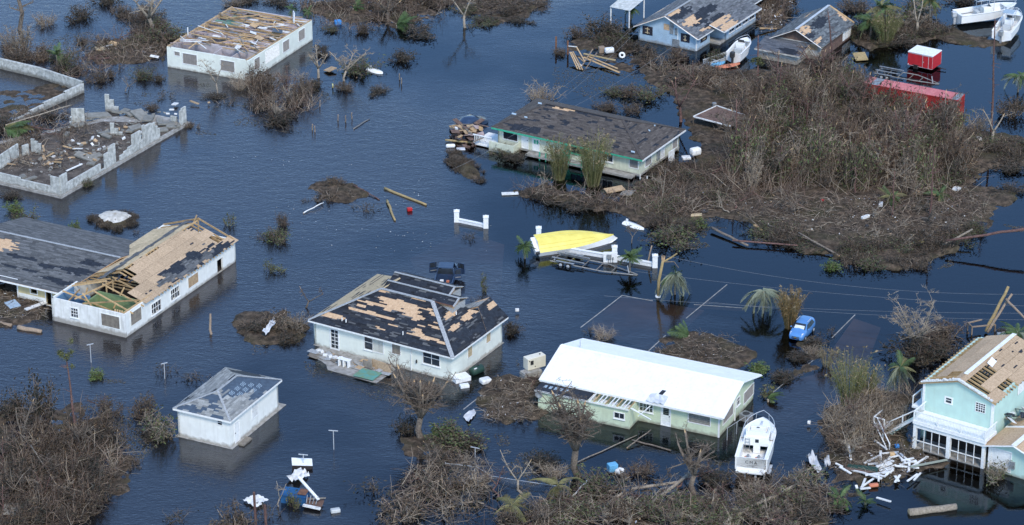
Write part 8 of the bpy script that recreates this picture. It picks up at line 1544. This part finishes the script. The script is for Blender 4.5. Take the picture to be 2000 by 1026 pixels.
box(948,748,1.1,.9,.5,.5,'white_plank','white_bundle','white bundle among branches right of the mint house','bundle',.2,.15); box(1196,922,.9,.7,.8,.4,'light_blue_plastic','crate','light blue and white crate in the brush below the lime bungalow','crate',.4,.06); box(1210,928,.8,.6,.4,.9,'white_plank','white_bundle','crumpled white foil beside the light blue crate','bundle',.4,.12); box(660,48,.9,.7,.7,.3,'blue_plastic','drum','bright blue drum floating by a log at the top','drum',.2,.15); box(1358,305,1.3,.9,.9,.5,'white_plank','tank','white tank lying right of the cream house','tank',.5,.25); box(1340,315,1.0,.8,.3,.2,'white_plank','loose_board','white panel lying between cream house and tank','panel',.4,.05)
box(996,380,1.9,.6,.15,.1,'white_plank','white_plank_float','white plank floating off the low bank','plank',.1,.02); box(1395,212,.5,.5,.6,.3,'grey_metal','bucket','grey bucket near the bent tree','bucket',.4,.1); box(880,288,1.1,.45,.45,.1,'white_plank','gas_cylinder','white cylinder floating at the end of the long weed heap','cylinder',.15,.18); box(900,292,1.0,.7,.1,.1,'plastic_sheet','sheet','grey sheet floating beside the white cylinder','sheet',.05,.02)
box(1900,812,.0+.4,.4,.3,.2,'blue_plastic','blue_tub','blue tub under the outside stair landing','tub',.3,.05).location = P(1752, 872, .3)
for (px, py, lab) in [(800,422,'red and white scrap beside the short golden pole')]: box(px, py-10, .6, .5, .4, .3, 'tail_red', 'scrap', lab, 'scrap', .15, .1)
for i, (px, py, sx, sy, mt, lab) in enumerate([(1010,612,.4,.3,'white_plank','tiny white box floating right of the mint house'),(1690,430,1.1,.4,'white_plank','white cylinder on the mud bank'),(1720,405,1.0,.45,'white_plank','white styrofoam block on the mud bank edge of the thicket'),(1855,365,1.2,.9,'board','tan cardboard box at the right end of the thicket'),(1790,382,1.0,.8,'board','brown box on the thicket edge left of another'),(1826,385,.9,.8,'raw_wood','yellow-brown box on the thicket edge'),(1868,375,.8,.8,'white_plank','pale panel beside the tan cardboard box'),(1912,277,.7,.5,'white_plank','white container on the bank right of the thicket'),(1693,448,.35,.35,'dark_metal','dark tyre on the mud bank'),(1740,300,.3,.3,'orange_plastic','orange scrap in the thicket'),(1606,398,.3,.3,'tail_red','small red ball on the mud bank'),(1785,482,.7,.4,'light_blue_plastic','blue scrap at the water edge of the bank'),(1800,480,.6,.4,'hull_yellow','yellow scrap at the water edge of the bank'),(1580,832,.3,.3,'white_plank','small white cube in the water left of the teal house'),(1900,300,.3,.3,'tail_red','red scrap right of the thicket')]): box(px, py, sx, sy, .3, i*.7, mt, 'scrap_box', lab, 'debris', .35, .05)
# long weed heap, sand mound
def mound(name, pts, label, h, mt, kinds, n, seed, cat_='mound', top=None):
    W = wpoly(pts); c = W.mean(0); o = empty(name, (c[0], c[1], 0), 0, label, cat_); m = MB(); rings = 6; nn = 40; R = np.random.default_rng(seed); V = []
    def edge(a):
        d = np.array([math.cos(a), math.sin(a)]); lo, hi = 0, 30
        for _ in range(24):
            mid = (lo+hi)/2; q = c+d*mid; lo, hi = (mid, hi) if sdist(np.array([q[0]]), np.array([q[1]]), W)[0] > 0 else (lo, mid)
        return lo
    E = [edge(2*math.pi*k/nn)*(1+R.normal(0, .05)) for k in range(nn)]
    for i in range(rings+1):
        t = i/rings; V.append([((1-t)*E[k]*math.cos(2*math.pi*k/nn), (1-t)*E[k]*math.sin(2*math.pi*k/nn), -.3+(h+.3)*math.sin(t*math.pi/2)+R.normal(0, .04)) for k in range(nn)])
    loft(m, V, True); m.build('earth', mt, o, smooth=True)
    if top: t_ = MB(); loft(t_, [[(x*.62, y*.62+.3, z*.2+h*.86+.0*x+R.normal(0, .02)+(.04 if i else -.12)) for x, y, z in r_] for i, r_ in enumerate(V[0::2])], True); t_.build('sand_cap', top, o, smooth=True)
    S, Lf = [], []
    for i in range(n):
        a = R.uniform(0, 6.28); r_ = math.sqrt(R.random()); k = int(a/6.2832*nn) % nn; x, y = math.cos(a)*E[k]*r_, math.sin(a)*E[k]*r_
        if top and r_ < .62: continue
        kk = kinds[R.integers(len(kinds))]; v = VAR[kk][R.integers(len(VAR[kk]))]; s = R.uniform(.3, .5)
        for g, lst in ((v[2], S), (v[3], Lf)):
            if g is not None: Vv, Q, C = g; mm = int(len(Q)*.5); Q = Q[:mm]; nv = Q.max()+1; lst.append((Vv[:nv]*[s, s, s*.6]+[x, y, h*(1-r_)*.8], Q, C[:nv]))
    b = link_mesh('branches', nmesh('branches', cat(S), 'twig'), o); b['kind'] = 'stuff'
    if Lf: b = link_mesh('foliage', nmesh('foliage', cat(Lf), 'leaf'), o); b['kind'] = 'stuff'
mound('weed_heap', [(866,292),(884,288),(905,305),(928,322),(945,342),(940,358),(918,358),(895,340),(876,318)], 'long dark weed heap floating beside the cream house', .7, 'mud', ['dark', 'brown', 'heap'], 40, 1, 'weed heap'); mound('sand_mound', [(170,428),(195,416),(230,414),(262,422),(280,430),(250,446),(222,453),(190,446)], 'low dark mound topped with white sand in open water', .7, 'mud', ['dark', 'heap'], 40, 2, 'mound', 'sand')
# fallen timber and drums at the top centre
R = random.Random(12); G_ = 'planks of the fallen timber stack'
def plank(A, B, za, zb, w_, mt, label, group, h=.06, nm='plank'):
    a, b = P(*A, za), P(*B, zb); m = MB(); m.beam((0, 0, 0), b-a, w_, h); o = m.build(nm, mt); o.location = a; tag(o, label, 'plank', group); return o
for A, B, za, zb, w_, mt, lab in [((1140,112),(1210,142),.5,.2,.3,'lumber','longest yellow plank of the fallen timber'),((1148,110),(1206,134),.6,.4,.2,'raw_wood','upper long plank of the fallen timber'),((1140,105),(1202,118),.8,.7,.35,'pole_gold','thick round beam across the fallen timber'),((1113,102),(1128,135),1.0,.1,.14,'lumber','left splayed plank of the fallen timber'),((1116,102),(1133,136),1.0,.1,.14,'raw_wood','middle splayed plank of the fallen timber'),((1119,101),(1138,137),1.0,.1,.14,'lumber','right splayed plank of the fallen timber'),((1126,92),(1142,120),1.2,.6,.14,'raw_wood','bent pale plank crossing the fallen timber'),((1110,90),(1127,92),1.2,1.2,.12,'white_plank','pale plank on top of the fallen timber'),((1158,96),(1136,130),1.3,.3,.12,'pole_wood','left dark stick crossing the fallen timber'),((1166,103),(1144,134),1.3,.3,.12,'pole_wood','right dark stick crossing the fallen timber'),((1130,112),(1142,122),.8,.6,.14,'lumber','short plank of the fallen timber')]: plank(A, B, za, zb, w_, mt, lab, G_)
for px, py, lab, h in [(1086,98,'rusty post left of another at the fallen timber',1.8),(1109,106,'rusty post right of another at the fallen timber',1.8)]:
    p = P(px, py); m = MB(); m.beam((0, 0, -.8), (0, 0, h), .22, .22, (1, 0, 0)); o = m.build('post', 'rust'); o.location = p; tag(o, lab, 'post')
box(1175,102,.8,.8,.9,.2,'pole_wood','tree_stump','short stump behind the fallen timber','stump',.2,.1); box(1190,105,1.2,.7,.7,.3,'white_plank','white_bundle','white bundle tangled behind the fallen timber','bundle',.4,.2)
m = MB(); R0, r0 = .30, .13; b = []
for i in range(18):
    a = 2*math.pi*i/18; b.append([((R0+r0*math.cos(t))*math.cos(a), (R0+r0*math.cos(t))*math.sin(a), r0*math.sin(t)) for t in [2*math.pi*k/8 for k in range(8)]])
loft(m, b+[b[0]], True); o = m.build('cable_coil', 'white_plank', None, smooth=True); o.location = P(1215, 108, .6); o.rotation_euler = (.9, .2, 0); tag(o, 'round white coil at the end of the fallen timber', 'coil')
# white lumber pile by the teal house
LP = [(1688,905,1718,890),(1695,907,1725,903),(1720,906,1720,881),(1723,886,1755,883),(1730,903,1745,885),(1748,884,1768,903),(1758,886,1772,898),(1757,908,1790,900),(1775,920,1776,904),(1777,914,1812,892),(1748,910,1795,914),(1640,912,1662,925),(1632,905,1646,912),(1656,860,1662,898),(1708,860,1732,878),(1680,922,1722,935),(1660,918,1690,924),(1690,928,1740,922),(1682,952,1706,935),(1680,955,1700,953),(1684,950,1690,935),(1748,942,1758,928),(1755,940,1748,930),(1772,940,1792,926),(1785,938,1798,924),(1712,912,1745,900),(1715,916,1742,905),(1718,920,1750,908),(1722,924,1745,914),(1710,908,1740,897),(1725,912,1740,925),(1712,972,1740,980),(1728,930,1745,918),(1705,926,1730,931),(1760,900,1785,895),(1735,895,1755,890),(1672,948,1674,955),(1770,898,1790,905),(1716,930,1716,940)]
for i, (a, b, c, d) in enumerate(LP): plank((a, b), (c, d), .25+.02*(i % 13), .3+.025*(i % 9), R.uniform(.16, .26), 'white_plank', 'white painted plank lying in the scattered lumber pile before the teal house', 'white planks of the lumber pile', .1)
plank((1655,912),(1715,918),.3,.35,.9,'green_plastic','long dark green panel among the white lumber',None,.15,'green_panel'); plank((1778,912),(1850,898),.6,.5,.2,'teal_wall','long teal board leaning out of the lumber pile into the water',None,.12,'teal_board'); plank((1650,915),(1700,923),.35,.35,.4,'brown_deck','brown board under the dark green panel',None,.1,'brown_board'); box(1706,952,.9,.4,.3,.2,'orange_plastic','scrap_box','orange scrap below the lumber pile','debris',.2,.08); box(1742,897,.5,.4,.5,.2,'raw_wood','scrap_box','tan box on the lumber pile','debris',.4,.05)
def sheet(pts, z, label, mt='plastic_sheet', amp=.3, n=7, seed=1, name='plastic_sheet', cat_='sheet'):
    R = random.Random(seed); c = [P(*p, z) for p in pts]; o0 = c[0]; m = MB(); g = [[(c[0].lerp(c[1], i/n)).lerp(c[3].lerp(c[2], i/n), j/n)-o0+Vector((0, 0, R.uniform(0, amp))) for j in range(n+1)] for i in range(n+1)]; loft(m, g); o = m.build(name, mt, None, smooth=True); o.location = o0; tag(o, label, cat_); return o
sheet([(1573,893),(1590,890),(1605,925),(1592,928)], .2, 'crumpled clear plastic sheet in the water left of the lumber pile', amp=.7); sheet([(1608,902),(1618,897),(1622,912),(1612,916)], .4, 'small crumpled plastic scrap hanging in bare branches', amp=.6, seed=3); sheet([(905,815),(925,800),(930,808),(915,828)], .05, 'torn clear sheet at the bank left of the lime bungalow', amp=.25, seed=4); sheet([(512,650),(534,622),(540,632),(520,656)], .7, 'white torn sheet draped on the heap left of the mint house', 'plastic_sheet', .3, seed=5)
# sunken wreckage below the outbuilding: white sheets, blue box, white mast
sheet([(558,938),(588,918),(605,930),(580,945)], .1, 'large sunken white awning sheet below the clothes post', 'white_plank', .55, seed=6); o = empty('white_canopy', P(588, 912), .2, 'flat white canopy panel under the clothes post', 'canopy'); MB().prism([(-.9, -.5, .5), (1.0, -.7, .35), (1.1, .4, .5), (-.8, .6, .7)], (0, 0, .05)).build('panel', 'white_trim', o); MB().prism([(-.9, -.5, -.2), (1.0, -.7, -.2), (1.0, -.7, .33), (-.9, -.5, .48)], (0, .05, 0)).build('skirt', 'dark_room', o)
sheet([(474,978),(500,968),(525,980),(500,994)], .12, 'white tarpaulin floating at the bottom left of the blue wreck', 'white_plank', .35, seed=7)
plank((583,932),(622,976),1.6,.7,.26,'white_trim','white mast fallen across the blue wreck',None,.12,'white_mast')
o = empty('blue_cabin_wreck', P(578, 985), -.25, 'half sunken dark blue cabin of a wreck at the bottom', 'wreck'); MB().box(-1.4, .9, -.1, 1.2, -.5, .8).build('cabin', 'blue_metal', o); MB().box(-.7, -.1, -.13, -.095, -.3, .7).build('doorway', 'dark_room', o); MB().prism([(-1.45, -.15, .8), (.95, -.15, .8), (.95, 1.25, .95), (-1.45, 1.25, .95)], (0, 0, .05)).build('cabin_roof', 'blue_metal', o); MB().box(.1, .93, .1, 1.2, .99, 1.03).build('rusty_patch', 'rust', o)
m = MB(); secs = [[(x, y, .1+.5*abs(y)**2) for y in (-.8, -.4, 0, .4, .8)] for x in (.9, 1.7, 2.5)]; loft(m, secs); m.build('stern', 'brown_deck', o); MB().beam((.9, -.6, .35), (2.6, -.8, .3), .3, .15).build('rubbing_rail', 'white_plank', o); MB().beam((1.2, .2, .6), (2.7, .6, .7), .15, .08).build('side_board', 'grey_board', o)
for k in range(4): MB().beam((1.1+.3*k, -.3, .4), (1.0+.35*k, .4, .9), .06, .06).build('rib', 'grey_metal', o)
box(655,1000,.9,.5,.4,.3,'gel_grey','small_box','grey box floating right of the blue wreck','box',.1,.1)
for px, py, h, lab in [(500,1030,3.6,'tall rusty post in front of the white tarpaulin'),(520,1032,2.4,'shorter rusty post in front of the white tarpaulin')]: p = P(px, py); m = MB(); m.tube([(0, 0, -.6), (-.06, 0, h)], .12, 7); o = m.build('post', 'red_bark'); o.location = p; tag(o, lab, 'post')
# chain-link fence sinking at bottom centre
o = empty('chain_fence', P(880, 905), 0, 'sagging wire fence with thin posts at bottom centre', 'fence'); pts = [P(870,905,.6), P(930,912,.7), P(960,930,.3), P(1010,938,.5), P(1090,950,.4)]; a0 = P(880, 905)
m = MB(); m.tube([p-a0 for p in pts], .03, 4); m.build('top_rail', 'galv', o)
for p in pts: MB().tube([p-a0-Vector((0, 0, 1.2)), p-a0+Vector((0, 0, .1))], .035, 5).build('post', 'galv', o)
m = MB()
for i in range(90):
    t = i/90*4; k = int(t); q = pts[k].lerp(pts[min(k+1, 4)], t-k)-a0; m.tube([q, q+Vector((.25, 0, -.75))], .008, 3); m.tube([q, q+Vector((-.25, 0, -.75))], .008, 3)
m.build('mesh', 'grey_metal', o, kind='stuff')
# scattered litter and broken sticks on the banks
def litter(name, label, polys, nb, ns, seed, smin=.05, smax=.16, long=(.3, 1.4)):
    R = np.random.default_rng(seed); W = [wpoly(p) for p in polys]; mn = np.min([w_.min(0) for w_ in W], 0); mx_ = np.max([w_.max(0) for w_ in W], 0)
    def pts(n):
        out = []
        while len(out) < n: q = R.uniform(mn, mx_, (500, 2)); s = np.max([sdist(q[:, 0], q[:, 1], w_) for w_ in W], 0); out += q[s > .2].tolist()
        return np.array(out[:n])
    p = pts(ns); a = R.uniform(0, 6.28, ns); L_ = R.uniform(*long, ns); z = R.uniform(.1, .5, ns); p0 = np.stack([p[:, 0], p[:, 1], z], 1); d = np.stack([np.cos(a)*L_, np.sin(a)*L_, R.normal(0, .12, ns)], 1); p2 = p0+d; p1 = (p0+p2)/2+R.normal(0, .08, (ns, 3)); st = sticks(p0, p1, p2, R.uniform(.012, .035, ns), np.full(ns, .01), colr(R, ns, TWIG_GREY+TWIG_BROWN, .3))
    b = pts(nb); c = np.stack([b[:, 0], b[:, 1], R.uniform(.25, .45, nb)], 1); bl = blades(c, R.uniform(smin, smax, nb), colr(R, nb, [(.7, .7, .7), (.75, .74, .7), (.6, .6, .58), (.45, .32, .2), (.7, .7, .72), (.3, .25, .2), (.35, .4, .5)], .1), R, .25)
    o = link_mesh(name, nmesh(name, cat([st, bl]), 'litter')); tag(o, label, 'litter', kind='stuff')
litter('litter', 'white scraps and broken sticks strewn over the right bank', [[(1260,400),(1380,340),(1450,385),(1560,395),(1690,385),(1800,395),(1890,365),(1940,420),(1880,460),(1780,490),(1640,470),(1500,450),(1430,410),(1330,430)]], 220, 2600, 1)
litter('litter', 'scraps and twigs on the bank between mint house and lime bungalow', [[(965,745),(1055,742),(1068,815),(1000,830),(932,826)]], 30, 500, 2); litter('litter', 'scraps on the littered bank at upper left', [[(170,110),(195,88),(240,78),(330,74),(325,108),(260,125)]], 40, 250, 3); litter('litter', 'sticks and scraps around the white lumber pile', [[(1600,890),(1700,860),(1790,880),(1825,905),(1760,945),(1640,935)]], 60, 500, 4, long=(.3, 1.8))
litter('litter', 'pale sticks tangled through the brown thicket', [[(1395,200),(1480,160),(1640,160),(1700,225),(1860,260),(1880,350),(1690,370),(1440,365),(1380,320)]], 10, 900, 5, long=(.8, 2.4)); litter('litter', 'rubbish and boards in front of the yellow house', [[(-20,570),(95,565),(95,622),(-20,632)]], 40, 300, 6); litter('litter', 'scraps on the mud behind the white roof', [[(1280,685),(1345,655),(1425,652),(1460,690),(1430,712),(1305,718)]], 40, 160, 7, .03, .08); litter('litter', 'twigs across the bottom brush', [[(985,1000),(1130,985),(1260,965),(1420,985),(1560,955),(1640,985),(1580,1045),(960,1045)]], 20, 600, 8, long=(.8, 2.6)); litter('litter', 'pale twigs over the lower left thicket', [[(0,880),(150,830),(215,840),(240,905),(180,1000),(150,1030),(0,1030)]], 6, 350, 9, long=(.8, 2.4)); litter('litter', 'rubble and timber scraps between blue and weathered houses', [[(1485,-15),(1560,-15),(1530,60),(1485,70),(1470,30)]], 60, 260, 10, .08, .25, (.6, 2.2)); litter('litter', 'scraps and sticks on the slab of the ruin', [[(30,340),(110,350),(300,262),(330,240),(230,225),(120,270),(30,290)]], 60, 350, 11)
for i, (px, py, w_, l_, mt, lab) in enumerate([(197,100,1.4,1.1,'osb_pale','tan board lying flat on the littered bank at upper left'),(222,90,.9,1.2,'raw_wood','tan board standing on the littered bank at upper left'),(208,95,.25,1.6,'white_plank','pale plank on the littered bank at upper left'),(302,115,1.1,.5,'white_plank','white box lid beside the roofless house'),(645,140,1.3,1.1,'board','brown slatted crate under the forked bare trees'),(650,172,1.6,.14,'hull_yellow','yellow tipped pole under the forked bare trees'),(380,205,1.3,.3,'board','floating plank in front of the ruin corner'),(408,205,.3,.2,'board','short plank stub in front of the roofless house'),(342,208,.8,.6,'white_plank','white basin beyond the ruin corner'),(25,600,1.6,1.2,'print','pale green sheet before the yellow house'),(80,590,.8,.7,'white_plank','white box before the yellow house'),(70,603,2.6,.5,'white_plank','white beam lying before the yellow house'),(22,1000,2.2,1.4,'old_white_wall','grey broken panel in the lower left thicket'),(70,985,1.3,1.2,'old_white_wall','paler broken panel in the lower left thicket'),(1200,375,2.2,1.2,'board','tan sheet lying in brush before the cream house'),(1225,382,1.8,1.4,'old_white_wall','grey sheet lying in brush before the cream house'),(1480,450,1.4,.3,'lumber','plank on the bank right of the round olive mass'),(1360,425,1.2,.7,'osb_pale','tan board on the bank beside the clothes scraps'),(1375,418,.8,.6,'dark_metal','dark clothes bundle on the bank'),(1680,115,2.0,1.6,'pole_gold','tilted wooden lattice panel in the thicket top'),(1520,30,.6,2.2,'lumber','upright pallet between blue and weathered houses'),(1500,60,2.4,.3,'lumber','yellow plank left of the weathered house')]): box(px, py, w_, l_, .12, .3+i*.9, mt, 'loose_board', lab, 'board', .3, .01, (.12*math.sin(i*2), .15*math.cos(i*3)))

# drifting leaves and scum on the water along the banks and between the houses
def flotsam(label, polys, n, seed, cols=((.10, .08, .06), (.07, .06, .045), (.16, .13, .10), (.12, .11, .06)), size=(.04, .13), clump=.9):
    R = np.random.default_rng(seed); W = [wpoly(p) for p in polys]; mn = np.min([w_.min(0) for w_ in W], 0); mx_ = np.max([w_.max(0) for w_ in W], 0); out = []
    while len(out) < n:
        q = R.uniform(mn, mx_, (800, 2)); s = np.max([sdist(q[:, 0], q[:, 1], w_) for w_ in W], 0); k = fbm(q[:, 0], q[:, 1], .16, seed, 4); out += q[(s > 0) & (k > clump*.32)].tolist()
    p = np.array(out[:n]); c = np.stack([p[:, 0], p[:, 1], np.full(n, .012)], 1); u = R.uniform(0, 6.28, n); sz = R.uniform(*size, n)[:, None]; a = np.stack([np.cos(u), np.sin(u), np.zeros(n)], 1)*sz; b = np.stack([-np.sin(u), np.cos(u), np.zeros(n)], 1)*sz*R.uniform(.3, .8, (n, 1)); V = np.stack([c-a, c-b, c+a, c+b], 1).reshape(-1, 3)
    o = link_mesh('floating_leaves', nmesh('floating_leaves', (V, np.arange(n*4).reshape(-1, 4), np.repeat(colr(R, n, list(cols), .3), 4, 0)), 'litter')); tag(o, label, 'leaves', kind='stuff')
flotsam('drifting leaves and scum around the right bank', [[(1230,380),(1460,420),(1640,500),(1800,545),(1960,440),(1990,380),(2000,460),(1850,580),(1600,570),(1400,520),(1240,470)]], 2600, 1); flotsam('drifting leaves in the water at the bottom', [[(760,860),(1000,840),(1100,900),(1430,900),(1440,960),(1000,1000),(760,1010)], [(1500,780),(1640,690),(1650,880),(1560,940),(1500,900)]], 2600, 2)
flotsam('drifting leaves in the water at upper left', [[(100,60),(330,60),(480,170),(640,150),(780,190),(640,260),(400,270),(250,200),(120,180)]], 2400, 3); flotsam('drifting leaves in the water at lower left', [[(0,740),(240,740),(340,860),(300,960),(200,1026),(260,900),(200,800),(0,790)]], 1200, 4); flotsam('drifting leaves behind the cream and blue houses', [[(1080,90),(1260,150),(1380,230),(1330,250),(1200,200),(1080,180)]], 1800, 5, clump=.3)
flotsam('drifting scraps around the mint house', [[(590,690),(880,770),(1010,680),(1020,740),(900,830),(600,740)], [(470,600),(610,590),(600,700),(460,690)]], 700, 6); flotsam('pale scraps drifting in the open water', [[(450,300),(850,330),(1000,480),(900,500),(600,480)]], 90, 7, ((.5, .5, .5), (.3, .28, .25)), (.05, .12), 0)
